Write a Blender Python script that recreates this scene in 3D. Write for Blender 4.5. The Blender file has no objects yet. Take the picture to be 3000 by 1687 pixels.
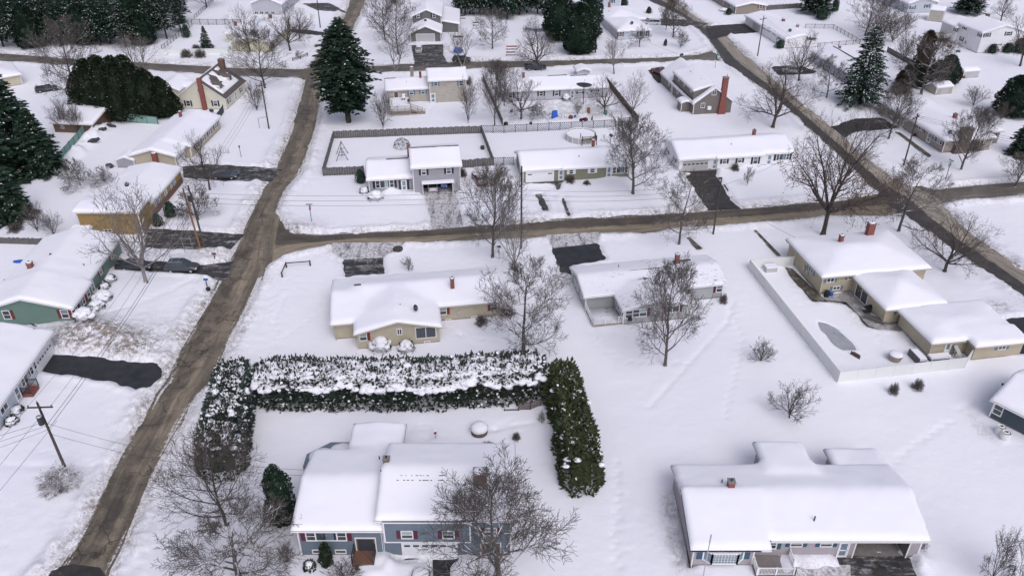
import bpy, math, random
import numpy as np
from mathutils import Vector, Matrix, noise as mnoise
# ---------------------------------------------------------------- camera, sky, sun, exposure
F_PX, PITCH, CAM_H = 2350.0, math.radians(32), 60.0
sc = bpy.context.scene
col = sc.collection
cd = bpy.data.cameras.new('camera'); cam = bpy.data.objects.new('camera', cd); col.objects.link(cam)
cam.location = (0, 0, CAM_H); cam.rotation_euler = (math.pi / 2 - PITCH, 0, 0)
cd.sensor_width = 36; cd.lens = 36 * F_PX / 3000; cd.clip_start = 1; cd.clip_end = 6000
sc.camera = cam
W = bpy.data.worlds.new('World'); sc.world = W; W.use_nodes = True
nt = W.node_tree; nt.nodes.clear()
sky = nt.nodes.new('ShaderNodeTexSky'); sky.sky_type = 'NISHITA'; sky.sun_disc = False
SUN_EL, SUN_AZ = math.radians(48), math.radians(160)
sky.sun_elevation = SUN_EL; sky.sun_rotation = SUN_AZ; sky.air_density = 1.0; sky.dust_density = 4.0; sky.ozone_density = 1.0
hs = nt.nodes.new('ShaderNodeHueSaturation'); hs.inputs['Saturation'].default_value = 0.42; hs.inputs['Value'].default_value = 1.0
mxw = nt.nodes.new('ShaderNodeMixRGB'); mxw.blend_type = 'MULTIPLY'; mxw.inputs[0].default_value = 1.0
mxw.inputs[2].default_value = (.945, .94, 1.075, 1)
bg = nt.nodes.new('ShaderNodeBackground'); bg.inputs[1].default_value = 0.13
wo = nt.nodes.new('ShaderNodeOutputWorld')
nt.links.new(sky.outputs[0], hs.inputs['Color']); nt.links.new(hs.outputs[0], mxw.inputs[1])
nt.links.new(mxw.outputs[0], bg.inputs[0]); nt.links.new(bg.outputs[0], wo.inputs[0])
sl = bpy.data.lights.new('sun', 'SUN'); sl.energy = .75; sl.angle = math.radians(50); sl.color = (1, .97, .93)
so = bpy.data.objects.new('sun', sl); col.objects.link(so)
# sky sun_rotation turns clockwise seen from above, starting from +Y
sd = Vector((math.sin(SUN_AZ) * math.cos(SUN_EL), math.cos(SUN_AZ) * math.cos(SUN_EL), math.sin(SUN_EL)))
so.rotation_euler = sd.to_track_quat('Z', 'Y').to_euler()
vs = sc.view_settings; vs.view_transform = 'Standard'; vs.look = 'None'; vs.gamma = 1; vs.exposure = 0.13
sc.render.engine = 'CYCLES'

# ---------------------------------------------------------------- survey frames -> ground metres
CR = {'T1': (0, 0, 2.576), 'T2': (1000, 0, 2.576), 'T3': (2000, 0, 2.576), 'M1': (0, 560, 2.576), 'M2': (1000, 560, 2.576),
      'M3': (2000, 560, 2.576), 'B1': (0, 1120, 2.556), 'B2': (1000, 1120, 2.556), 'B3': (2000, 1120, 2.556), 'D': (0, 0, .85867),
      'P': (0, 0, 1), 'Q1': (940, 760, 4.293), 'Q2': (1640, 720, 4.77), 'Q3': (820, 1220, 5.152), 'Q4': (840, 1520, 6.44),
      'Q5': (1900, 360, 5.152), 'Q6': (380, 140, 6.587), 'R7': (2600, 360, 6.4125), 'R3': (2700, 40, 8.523), 'R8': (2000, 1500, 6.44),
      'R5': (2600, 980, 6.3825), 'R6': (0, 800, 8.523), 'R1': (180, 560, 8.523), 'R2': (2600, 1540, 12.07),
      'S1': (1060, 400, 7.625), 'S2': (1100, 170, 8.05), 'S3': (1440, 180, 5.6), 'S4': (1900, 150, 7.246), 'S5': (1480, 360, 6.779),
      'S6': (1180, 0, 4.819), 'S7': (1700, 0, 4.817), 'S8': (0, 920, 2.275)}
SP, CP = math.sin(PITCH), math.cos(PITCH)
def ray(c, x, y):
    a = CR[c]; px = a[0] + x / a[2]; py = a[1] + y / a[2]
    u = (px - 1500) / F_PX; v = (py - 843.5) / F_PX
    return Vector((u, CP - v * SP, -SP - v * CP))
def G(c, x, y, z=0.25):
    d = ray(c, x, y); t = (z - CAM_H) / d.z
    return Vector((d.x * t, d.y * t, z))
def prow(X, Y, Z):
    d = Y * CP - (Z - CAM_H) * SP; up = Y * SP + (Z - CAM_H) * CP
    return 843.5 - F_PX * up / d
def tall(c, bx, by, ty):
    b = G(c, bx, by); a = CR[c]; py = a[1] + ty / a[2]; lo, hi = 0., 50.
    for _ in range(40):
        m = (lo + hi) / 2
        if prow(b.x, b.y, m) > py: lo = m
        else: hi = m
    return lo
def ppm(c, bx, by):     # px of that crop per metre at a ground point
    b = G(c, bx, by); return CR[c][2] * F_PX / (b.y * CP + CAM_H * SP)

# ---------------------------------------------------------------- materials
MAT = {}
def newmat(name):
    m = bpy.data.materials.new(name); m.use_nodes = True; n = m.node_tree; b = n.nodes['Principled BSDF']
    MAT[name] = m; return m, n, b
def N(n, t, **k):
    x = n.nodes.new(t)
    for a, v in k.items():
        if isinstance(a, str) and a.startswith('i_'): x.inputs[a[2:]].default_value = v
        else: setattr(x, a, v)
    return x
def ramp(n, src, stops):
    r = n.nodes.new('ShaderNodeValToRGB'); e = r.color_ramp.elements
    while len(e) < len(stops): e.new(.5)
    for i, (p, c) in enumerate(stops):
        e[i].position = p; e[i].color = (c, c, c, 1) if not hasattr(c, '__len__') else tuple(c) + (1,)
    n.links.new(src, r.inputs[0]); return r.outputs[0]
def mix(n, fac, a, b):
    m = n.nodes.new('ShaderNodeMixRGB')
    for i, v in ((0, fac), (1, a), (2, b)):
        if hasattr(v, 'is_linked') or hasattr(v, 'links'): n.links.new(v, m.inputs[i])
        elif i == 0: m.inputs[0].default_value = v
        else: m.inputs[i].default_value = tuple(v) + (1,)
    return m.outputs[0]
def math_(n, op, a, b=None, c=None):
    m = n.nodes.new('ShaderNodeMath'); m.operation = op
    for i, v in enumerate((a, b, c)):
        if v is None: continue
        if hasattr(v, 'links'): n.links.new(v, m.inputs[i])
        else: m.inputs[i].default_value = v
    return m.outputs[0]
def noise(n, scale, detail=4, rough=.5, vec=None, dist=0):
    x = n.nodes.new('ShaderNodeTexNoise'); x.inputs['Scale'].default_value = scale; x.inputs['Detail'].default_value = detail
    x.inputs['Roughness'].default_value = rough; x.inputs['Distortion'].default_value = dist
    if vec is not None: n.links.new(vec, x.inputs['Vector'])
    return x.outputs['Fac']
def wpos(n):
    return n.nodes.new('ShaderNodeNewGeometry').outputs['Position']
def scaled(n, vec, s):
    m = n.nodes.new('ShaderNodeMapping'); m.inputs['Scale'].default_value = s; n.links.new(vec, m.inputs['Vector']); return m.outputs[0]
def bump(n, b, h, strength, dist):
    x = n.nodes.new('ShaderNodeBump'); x.inputs['Strength'].default_value = strength; x.inputs['Distance'].default_value = dist
    n.links.new(h, x.inputs['Height']); n.links.new(x.outputs[0], b.inputs['Normal'])
SNOW = (.80, .80, .835)
def simple(name, c, rough=.6, metal=0, var=.0, vs_=3.0, spec=None):
    m, n, b = newmat(name); b.inputs['Roughness'].default_value = rough; b.inputs['Metallic'].default_value = metal
    if spec is not None: b.inputs['Specular IOR Level'].default_value = spec
    if var:
        f = noise(n, vs_, 5, .6, wpos(n)); f = ramp(n, f, [(.3, 0.), (.7, 1.)])
        n.links.new(mix(n, f, [x * (1 - var) for x in c], [min(1, x * (1 + var)) for x in c]), b.inputs['Base Color'])
    else: b.inputs['Base Color'].default_value = tuple(c) + (1,)
    return m
def mk_snow():
    # ground snow: 'dirt' attribute marks ploughed banks, tracks and sand
    m, n, b = newmat('snow_ground'); b.inputs['Roughness'].default_value = .75; b.inputs['Specular IOR Level'].default_value = .25
    P = wpos(n)
    big = ramp(n, noise(n, .035, 3, .5, P), [(.35, 0.), (.65, 1.)])
    base = mix(n, big, (.785, .79, .84), (.83, .83, .85))
    at = N(n, 'ShaderNodeAttribute', attribute_name='dirt').outputs['Fac']
    sp = ramp(n, noise(n, 1.6, 8, .7, P), [(.42, 0.), (.60, 1.)])
    f = math_(n, 'MULTIPLY', sp, at)
    c1 = mix(n, f, base, (.27, .235, .19))
    sp2 = ramp(n, noise(n, 5.5, 6, .7, P), [(.52, 0.), (.62, 1.)])
    f2 = math_(n, 'MULTIPLY', sp2, math_(n, 'MULTIPLY', at, .8))
    n.links.new(mix(n, f2, c1, (.12, .10, .08)), b.inputs['Base Color'])
    h = math_(n, 'ADD', noise(n, .9, 6, .55, P), math_(n, 'MULTIPLY', noise(n, 6, 4, .6, P), math_(n, 'ADD', .10, math_(n, 'MULTIPLY', at, .8))))
    bump(n, b, h, .5, .15)
    m, n, b = newmat('snow_roof'); b.inputs['Roughness'].default_value = .75; b.inputs['Specular IOR Level'].default_value = .25
    P = wpos(n); f = ramp(n, noise(n, .12, 3, .5, P), [(.3, 0.), (.7, 1.)])
    n.links.new(mix(n, f, (.79, .79, .845), (.835, .835, .86)), b.inputs['Base Color'])
    bump(n, b, noise(n, .7, 5, .5, P), .35, .12)
    m, n, b = newmat('snow_thin'); b.inputs['Roughness'].default_value = .8   # worn snow with shingles showing through
    P = wpos(n); v = scaled(n, P, (1.0, 1.6, 3.0))
    f = ramp(n, noise(n, 1.5, 9, .75, v), [(.54, 0.), (.62, 1.)])
    reg = ramp(n, noise(n, .14, 2, .5, P), [(.50, 0.), (.62, .9)])
    f = math_(n, 'MULTIPLY', f, reg)
    fine = math_(n, 'MULTIPLY', ramp(n, noise(n, 4.0, 4, .7, v), [(.5, 0.), (.7, 1.)]), .10)
    f = math_(n, 'MAXIMUM', f, fine)
    n.links.new(mix(n, f, (.78, .78, .82), (.13, .125, .12)), b.inputs['Base Color'])
    bump(n, b, noise(n, 2.5, 7, .6, P), .5, .08)
    m, n, b = newmat('snow_clump'); b.inputs['Roughness'].default_value = .8; b.inputs['Base Color'].default_value = (.80, .805, .835, 1)
    bump(n, b, noise(n, 4, 5, .6, wpos(n)), .5, .08)
mk_snow()
def mk_road(name, dark, tan, tanmask, slush, cracks=True, wet=.55, mw=.5, bw=.45):
    m, n, b = newmat(name)
    uv = n.nodes.new('ShaderNodeUVMap').outputs[0]
    sx = n.nodes.new('ShaderNodeSeparateXYZ'); n.links.new(uv, sx.inputs[0]); u, v = sx.outputs[0], sx.outputs[1]
    P = wpos(n)
    cb = n.nodes.new('ShaderNodeCombineXYZ'); n.links.new(math_(n, 'MULTIPLY', u, 7.0), cb.inputs[0]); n.links.new(v, cb.inputs[1])
    S = scaled(n, cb.outputs[0], (1.2, .10, 1)); streak = noise(n, 1.0, 8, .68, S, .8)
    patch = noise(n, .22, 6, .62, P, 1.2)
    # sanded / bare lane split
    tm = ramp(n, math_(n, 'ADD', u, math_(n, 'MULTIPLY', math_(n, 'SUBTRACT', patch, .5), mw)), tanmask)
    blot = ramp(n, math_(n, 'ADD', math_(n, 'MULTIPLY', patch, .7), math_(n, 'MULTIPLY', noise(n, .75, 8, .68, P, 1.6), .3)), [(.42, 0.), (.455, .45), (.52, .6), (.535, 1.)])
    st = ramp(n, streak, [(.38, .0), (.62, 1.)])
    f = math_(n, 'MULTIPLY', math_(n, 'ADD', math_(n, 'MULTIPLY', tm, 1 - bw), math_(n, 'MULTIPLY', blot, bw)), math_(n, 'ADD', .45, math_(n, 'MULTIPLY', st, .65)))
    c = mix(n, f, dark, tan)
    fine = ramp(n, noise(n, 9, 5, .7, P), [(.35, 0.), (.65, 1.)])
    mm = n.nodes.new('ShaderNodeMixRGB'); mm.blend_type = 'MULTIPLY'; mm.inputs[0].default_value = .28
    n.links.new(c, mm.inputs[1]); n.links.new(fine, mm.inputs[2]); c = mm.outputs[0]
    if cracks:
        vo = N(n, 'ShaderNodeTexVoronoi', feature='DISTANCE_TO_EDGE'); vo.inputs['Scale'].default_value = .42
        dv = n.nodes.new('ShaderNodeVectorMath'); dv.operation = 'ADD'; n.links.new(P, dv.inputs[0])
        nz = n.nodes.new('ShaderNodeTexNoise'); nz.inputs['Scale'].default_value = 1.1; n.links.new(nz.outputs['Color'], dv.inputs[1]); n.links.new(P, nz.inputs['Vector'])
        n.links.new(dv.outputs[0], vo.inputs['Vector'])
        cf = math_(n, 'MULTIPLY', ramp(n, vo.outputs['Distance'], [(0., 1.), (.035, 0.)]), ramp(n, noise(n, .13, 2, .5, P), [(.42, 0.), (.6, .85)]))
        c = mix(n, cf, c, (.018, .016, .015))
    # ploughed slush left along the edges and a few scraped streaks in the lane
    ed = math_(n, 'ABSOLUTE', math_(n, 'SUBTRACT', u, .5)); ed = ramp(n, ed, [(.27, 0.), (.50, 1.)])
    ed = math_(n, 'MULTIPLY', ed, N(n, 'ShaderNodeAttribute', attribute_name='edge').outputs['Fac'])
    sf = math_(n, 'ADD', math_(n, 'MULTIPLY', ed, .34), math_(n, 'MULTIPLY', streak, 1.0))
    sf = math_(n, 'ADD', sf, math_(n, 'MULTIPLY', math_(n, 'SUBTRACT', noise(n, 2.6, 7, .7, P), .5), .45))
    sf = ramp(n, sf, [(slush, 0.), (slush + .055, 1.)])
    dirty = mix(n, ramp(n, noise(n, 3, 5, .7, P), [(.4, 0.), (.6, 1.)]), (.42, .40, .37), (.72, .71, .72))
    c = mix(n, sf, c, dirty)
    n.links.new(c, b.inputs['Base Color'])
    rr = math_(n, 'ADD', wet, math_(n, 'MULTIPLY', f, .3)); n.links.new(rr, b.inputs['Roughness'])
    b.inputs['Specular IOR Level'].default_value = .35
    bump(n, b, math_(n, 'ADD', noise(n, 8, 5, .7, P), math_(n, 'MULTIPLY', sf, .8)), .5, .05)
mk_road('asphalt_sanded', (.060, .052, .043), (.33, .275, .20), [(.0, .45), (.25, .35), (.45, 0.2), (.62, 1.), (.85, .6)], .70, True)
mk_road('asphalt_split', (.042, .039, .037), (.42, .37, .30), [(.47, 0.), (.50, 1.)], .83, False, mw=.10, bw=.12)
mk_road('asphalt_cross', (.052, .045, .037), (.36, .30, .21), [(.0, .45), (.14, .1), (.50, .12), (.58, 1.)], .82, False, mw=.3, bw=.2)
mk_road('asphalt_far', (.075, .066, .057), (.26, .23, .19), [(.2, .3), (.8, .8)], .73, False)
def mk_drive(name, c0, c1, lo, aniso=(.25, 1.3, 1)):
    m, n, b = newmat(name); P = wpos(n)
    c = mix(n, ramp(n, noise(n, .7, 6, .6, P), [(.35, 0.), (.65, 1.)]), c0, c1)
    f = ramp(n, math_(n, 'ADD', math_(n, 'MULTIPLY', noise(n, 1.0, 9, .72, scaled(n, P, aniso), .6), .6), math_(n, 'MULTIPLY', noise(n, 1.1, 9, .7, P, .5), .4)), [(lo - .10, 0.), (lo - .03, .35), (lo + .0, .6), (lo + .05, 1.)])
    dm = mix(n, ramp(n, noise(n, 3.1, 6, .7, P), [(.38, 0.), (.58, 1.)]), (.30, .28, .26), (.68, .68, .70)); c = mix(n, f, c, dm); n.links.new(c, b.inputs['Base Color'])
    b.inputs['Roughness'].default_value = .7; b.inputs['Specular IOR Level'].default_value = .3
    bump(n, b, math_(n, 'ADD', noise(n, 10, 4, .7, P), f), .4, .05)
mk_drive('drive_clean', (.022, .025, .028), (.038, .042, .046), .70)
mk_drive('drive_dusty', (.030, .029, .028), (.050, .047, .044), .66)
mk_drive('drive_patchy', (.025, .027, .028), (.055, .052, .048), .60)
mk_drive('drive_tracks', (.040, .037, .034), (.09, .08, .07), .46, (1.1, .18, 1))
mk_drive('bare_soil', (.055, .045, .030), (.11, .095, .065), .60, (.8, .8, 1))
mk_drive('patio_stone', (.22, .21, .195), (.30, .29, .27), .56, (.5, .5, 1))
simple('pool_ice', (.33, .35, .36), .35, 0, .15, 1)
def mk_siding(name, c, stain=0.0):
    m, n, b = newmat(name); b.inputs['Roughness'].default_value = .6
    tc = n.nodes.new('ShaderNodeTexCoord').outputs['Object']; sx = n.nodes.new('ShaderNodeSeparateXYZ'); n.links.new(tc, sx.inputs[0])
    fr = math_(n, 'FRACT', math_(n, 'MULTIPLY', sx.outputs[2], 5.0))
    g = ramp(n, fr, [(0., 0.), (.12, 1.), (1., 1.)])  # shade of the lap grooves, multiplied into the siding colour
    v = ramp(n, noise(n, .9, 5, .6, tc), [(.3, 0.), (.7, 1.)])
    cc = mix(n, v, [x * .93 for x in c], [min(1, x * 1.06) for x in c])
    mm = n.nodes.new('ShaderNodeMixRGB'); mm.blend_type = 'MULTIPLY'; mm.inputs[0].default_value = .22
    n.links.new(cc, mm.inputs[1]); n.links.new(g, mm.inputs[2]); cc = mm.outputs[0]
    if stain:
        sn = ramp(n, noise(n, 1.0, 7, .7, scaled(n, tc, (.5, .5, 3))), [(.52, 0.), (.66, stain)])
        zz = ramp(n, sx.outputs[2], [(0., 1.), (1., 0.)]); zr = n.nodes.new('ShaderNodeMapRange')
        cc = mix(n, sn, cc, [x * .45 for x in c])
    n.links.new(cc, b.inputs['Base Color']); bump(n, b, fr, .5, .03)
def mk_brick(name, c1, c2, sc_=4.5):
    m, n, b = newmat(name); b.inputs['Roughness'].default_value = .85
    tc = n.nodes.new('ShaderNodeTexCoord').outputs['Object']
    sx = n.nodes.new('ShaderNodeSeparateXYZ'); n.links.new(tc, sx.inputs[0])
    cb = n.nodes.new('ShaderNodeCombineXYZ'); n.links.new(math_(n, 'ADD', sx.outputs[0], sx.outputs[1]), cb.inputs[0]); n.links.new(sx.outputs[2], cb.inputs[1])
    br = n.nodes.new('ShaderNodeTexBrick'); n.links.new(cb.outputs[0], br.inputs['Vector'])
    br.inputs['Color1'].default_value = tuple(c1) + (1,); br.inputs['Color2'].default_value = tuple(c2) + (1,)
    br.inputs['Mortar'].default_value = (.22, .2, .18, 1); br.inputs['Scale'].default_value = sc_; br.inputs['Mortar Size'].default_value = .015
    n.links.new(br.outputs[0], b.inputs['Base Color']); bump(n, b, br.outputs['Fac'], .3, .02)
mk_brick('brick_red', (.26, .055, .035), (.17, .04, .03)); mk_brick('brick_brown', (.16, .075, .045), (.10, .05, .035)); mk_brick('stone_brown', (.12, .08, .06), (.07, .05, .045), 2.2)
mk_brick('brick_tan', (.28, .24, .20), (.22, .19, .165), 3.0)
SID = dict(blue=(.135, .175, .215), lilac=(.36, .33, .35), tan=(.42, .37, .27), grey=(.33, .34, .34), sand=(.43, .385, .29), white=(.74, .74, .75),
           olive=(.19, .195, .135), slate=(.31, .31, .335), beige=(.40, .375, .325), ash=(.42, .43, .47), brown=(.155, .135, .12), pink=(.31, .27, .235),
           ivory=(.60, .58, .47), cream=(.46, .42, .32), ochre=(.32, .215, .075), green=(.14, .225, .185), navy=(.045, .065, .085), graphite=(.12, .12, .118),
           yellow=(.54, .52, .38), pale=(.45, .49, .54), umber=(.12, .07, .045))
for k, c in SID.items(): mk_siding('siding_' + k, c, .5 if k in ('beige',) else 0)
simple('trim_white', (.72, .72, .72), .5); simple('trim_grey', (.42, .42, .42), .5); simple('trim_tan', (.45, .41, .32), .6)
simple('foundation', (.20, .19, .175), .9, 0, .2, 2); simple('shingle', (.07, .065, .06), .9, 0, .3, 4); simple('metal_roof', (.13, .11, .095), .5, .2, .15)
for k, c in dict(red=(.16, .022, .022), maroon=(.09, .015, .03), teal=(.03, .085, .13), blue=(.10, .20, .27), black=(.018, .022, .026), white=(.70, .70, .70), brown=(.10, .03, .02)).items(): simple('shutter_' + k, c, .6)
simple('glass', (.035, .045, .055), .08, 0, 0, 1, .9); simple('curtain', (.30, .36, .36), .3, 0, .3, 6); simple('glass_bright', (.16, .22, .26), .15, 0, .3, 5, .8)
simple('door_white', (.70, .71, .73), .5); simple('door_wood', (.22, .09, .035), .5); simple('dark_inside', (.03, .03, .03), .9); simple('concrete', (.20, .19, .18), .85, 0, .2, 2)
simple('metal_dark', (.06, .06, .065), .45, .5); simple('metal_light', (.45, .46, .47), .4, .5); simple('pole_wood', (.07, .055, .045), .9, 0, .3, 3); simple('pole_fresh', (.22, .105, .045), .9, 0, .3, 3)
simple('wire', (.035, .035, .035), .6); simple('rust', (.16, .05, .03), .8, 0, .3); simple('fence_grey', (.115, .11, .108), .9, 0, .25, 2); simple('fence_brown', (.085, .055, .045), .9, 0, .25, 2)
simple('vinyl_white', (.66, .68, .66), .45); simple('lattice_blue', (.045, .062, .075), .7); simple('lattice_green', (.05, .16, .13), .7); simple('screen_mint', (.22, .40, .34), .7); simple('chain_metal', (.10, .11, .12), .5, .3)
simple('deck_wood', (.30, .26, .21), .9, 0, .2, 2); simple('deck_grey', (.20, .175, .165), .8, 0, .15, 2); simple('tarp_blue', (.01, .10, .48), .5, 0, .15, 2); simple('plastic_blue', (.015, .10, .35), .4)
simple('plastic_black', (.012, .012, .014), .4); simple('sign_green', (.0, .20, .12), .4); simple('sign_grey', (.30, .28, .24), .5); simple('rubber', (.012, .012, .012), .8)
simple('lamp_amber', (.5, .18, .03), .3); simple('lamp_red', (.3, .01, .01), .3); simple('stone_grey', (.30, .29, .28), .9, 0, .2)
def mk_paint(name, c):
    m, n, b = newmat(name); b.inputs['Base Color'].default_value = tuple(c) + (1,); b.inputs['Roughness'].default_value = .28; b.inputs['Metallic'].default_value = .25
    b.inputs['Coat Weight'].default_value = .5
for k, c in dict(charcoal=(.055, .062, .072), grey=(.10, .105, .11), silver=(.42, .43, .45), white=(.62, .63, .65), maroon=(.12, .022, .035), black=(.028, .036, .045), olive=(.07, .07, .065)).items(): mk_paint('paint_' + k, c)
def mk_bark(name, c, snow):
    m, n, b = newmat(name); b.inputs['Roughness'].default_value = .9
    g = n.nodes.new('ShaderNodeNewGeometry'); P = g.outputs['Position']
    base = mix(n, ramp(n, noise(n, 2.5, 4, .6, P), [(.35, 0.), (.65, 1.)]), [x * .65 for x in c], [x * 1.3 for x in c])
    if snow:
        sx = n.nodes.new('ShaderNodeSeparateXYZ'); n.links.new(g.outputs['Normal'], sx.inputs[0])
        up = ramp(n, sx.outputs[2], [(.35, 0.), (.6, 1.)])
        f = math_(n, 'MULTIPLY', up, ramp(n, noise(n, .8, 4, .6, P), [(1 - snow - .05, 0.), (1 - snow + .05, 1.)]))
        base = mix(n, f, base, (.78, .78, .81))
    n.links.new(base, b.inputs['Base Color'])
mk_bark('bark_grey', (.085, .072, .062), .50); mk_bark('bark_twig', (.095, .083, .074), 0); mk_bark('bark_pale', (.21, .19, .178), .40); mk_bark('twig_pale', (.135, .115, .105), 0)
mk_bark('bark_dark', (.060, .048, .040), .35); mk_bark('twig_dark', (.080, .066, .058), 0); mk_bark('twig_red', (.098, .080, .070), 0); mk_bark('twig_snowy', (.10, .085, .075), .60)
def mk_leaf(name, a, c):
    m, n, b = newmat(name); b.inputs['Roughness'].default_value = .75; b.inputs['Specular IOR Level'].default_value = .2
    P = wpos(n); f = ramp(n, noise(n, 1.2, 4, .6, P), [(.3, 0.), (.7, 1.)]); n.links.new(mix(n, f, a, c), b.inputs['Base Color'])
mk_leaf('needle_dark', (.014, .034, .022), (.034, .064, .040)); mk_leaf('needle_pine', (.018, .042, .028), (.040, .074, .048)); mk_leaf('needle_cedar', (.017, .032, .018), (.042, .060, .032))
mk_leaf('needle_olive', (.032, .050, .024), (.070, .082, .036)); mk_leaf('needle_hedge', (.024, .038, .030), (.045, .062, .045)); mk_leaf('leaf_brown', (.07, .035, .018), (.14, .07, .035)); mk_leaf('cedar_brown', (.055, .042, .028), (.09, .065, .045))

# ---------------------------------------------------------------- mesh building
class MB:
    def __init__(s): s.v = []; s.f = []; s.m = []
    def quad(s, *p, m=0):
        i = len(s.v); s.v += [tuple(q) for q in p]; s.f.append(tuple(range(i, i + len(p)))); s.m.append(m)
    def box(s, x0, y0, z0, x1, y1, z1, m=0):
        i = len(s.v); s.v += [(x0, y0, z0), (x1, y0, z0), (x1, y1, z0), (x0, y1, z0), (x0, y0, z1), (x1, y0, z1), (x1, y1, z1), (x0, y1, z1)]
        for q in ((0, 3, 2, 1), (4, 5, 6, 7), (0, 1, 5, 4), (1, 2, 6, 5), (2, 3, 7, 6), (3, 0, 4, 7)): s.f.append(tuple(i + k for k in q)); s.m.append(m)
    def hexa(s, P, m=0):       # eight corners, bottom ring then top ring
        i = len(s.v); s.v += [tuple(p) for p in P]
        for q in ((0, 3, 2, 1), (4, 5, 6, 7), (0, 1, 5, 4), (1, 2, 6, 5), (2, 3, 7, 6), (3, 0, 4, 7)): s.f.append(tuple(i + k for k in q)); s.m.append(m)
    def beam(s, a, b, w, h, m=0):  # box from a to b, width w, height h
        a = Vector(a); b = Vector(b); d = (b - a).normalized(); sd_ = d.cross(Vector((0, 0, 1)))
        sd_ = Vector((1, 0, 0)) if sd_.length < 1e-3 else sd_.normalized(); up = sd_.cross(d)
        c = [(-.5, -.5), (.5, -.5), (.5, .5), (-.5, .5)]
        s.hexa([a + sd_ * w * x + up * h * y for x, y in c] + [b + sd_ * w * x + up * h * y for x, y in c], m)
    def tube(s, pts, rad, n=6, m=0, cap=True):
        pts = [Vector(p) for p in pts]; k = len(pts); base = len(s.v)
        for j, p in enumerate(pts):
            d = (pts[min(j + 1, k - 1)] - pts[max(j - 1, 0)])
            d = d.normalized() if d.length > 1e-9 else Vector((0, 0, 1))
            a = d.orthogonal().normalized() if abs(d.z) > .95 else d.cross(Vector((0, 0, 1))).normalized()
            b = d.cross(a); r = rad[j] if hasattr(rad, '__len__') else rad
            for q in range(n):
                t = 2 * math.pi * q / n; w = p + a * (math.cos(t) * r) + b * (math.sin(t) * r); s.v.append((w.x, w.y, w.z))
        for j in range(k - 1):
            for q in range(n):
                q2 = (q + 1) % n; o = base + j * n; s.f.append((o + q, o + q2, o + n + q2, o + n + q)); s.m.append(m)
        if cap and n > 3:
            s.f.append(tuple(base + q for q in range(n))); s.m.append(m); s.f.append(tuple(base + (k - 1) * n + n - 1 - q for q in range(n))); s.m.append(m)
    def blob(s, c, r, seed=0, n=7, k=4, m=0, jit=.18):
        rnd = random.Random(seed); i = len(s.v); c = Vector(c); r = r if hasattr(r, '__len__') else (r, r, r)
        s.v.append((c.x, c.y, c.z + r[2]))
        for a in range(1, k):
            th = math.pi * a / k
            for q in range(n):
                ph = 2 * math.pi * (q + .5 * (a % 2)) / n; w = 1 + rnd.uniform(-jit, jit)
                s.v.append((c.x + r[0] * w * math.sin(th) * math.cos(ph), c.y + r[1] * w * math.sin(th) * math.sin(ph), c.z + r[2] * w * math.cos(th)))
        s.v.append((c.x, c.y, c.z - r[2])); L = len(s.v) - 1
        for q in range(n): s.f.append((i, i + 1 + q, i + 1 + (q + 1) % n)); s.m.append(m)
        for a in range(k - 2):
            o = i + 1 + a * n
            for q in range(n): s.f.append((o + q, o + n + q, o + n + (q + 1) % n, o + (q + 1) % n)); s.m.append(m)
        o = i + 1 + (k - 2) * n
        for q in range(n): s.f.append((L, o + (q + 1) % n, o + q)); s.m.append(m)
    def data(s, name, mats, smooth=False):
        me = bpy.data.meshes.new(name); me.from_pydata(s.v, [], s.f)
        for x in (mats if isinstance(mats, (list, tuple)) else [mats]): me.materials.append(MAT[x])
        if any(s.m): me.polygons.foreach_set('material_index', s.m)
        if smooth: me.polygons.foreach_set('use_smooth', [True] * len(s.f))
        me.update(); return me
    def build(s, name, mats, parent=None, smooth=False):
        return link(name, s.data(name, mats, smooth), parent)
def link(name, data, parent=None):
    o = bpy.data.objects.new(name, data); col.objects.link(o)
    if parent is not None: o.parent = parent
    return o
def tag(o, label=None, cat=None, group=None, kind=None):
    if label: o['label'] = label
    if cat: o['category'] = cat
    if group: o['group'] = group
    if kind: o['kind'] = kind
    return o
def empty(name, loc, rz=0, label=None, cat=None, group=None):
    o = bpy.data.objects.new(name, None); col.objects.link(o); o.location = loc; o.rotation_euler = (0, 0, rz); o.empty_display_size = .5
    return tag(o, label, cat, group)
def clone(o, parent=None):
    c = o.copy(); col.objects.link(c)
    if parent is not None: c.parent = parent
    for ch in [x for x in KIDS.get(o.name, [])]:
        d = clone(ch, c); KIDS.setdefault(c.name, []).append(d)
    return c
KIDS = {}
def kid(p, o): KIDS.setdefault(p.name, []).append(o); return o
# ---------------------------------------------------------------- roads and driveways
rng = np.random.RandomState(7)
def g2(c, x, y): p = G(c, x, y, 0.0); return (p.x, p.y)
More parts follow.
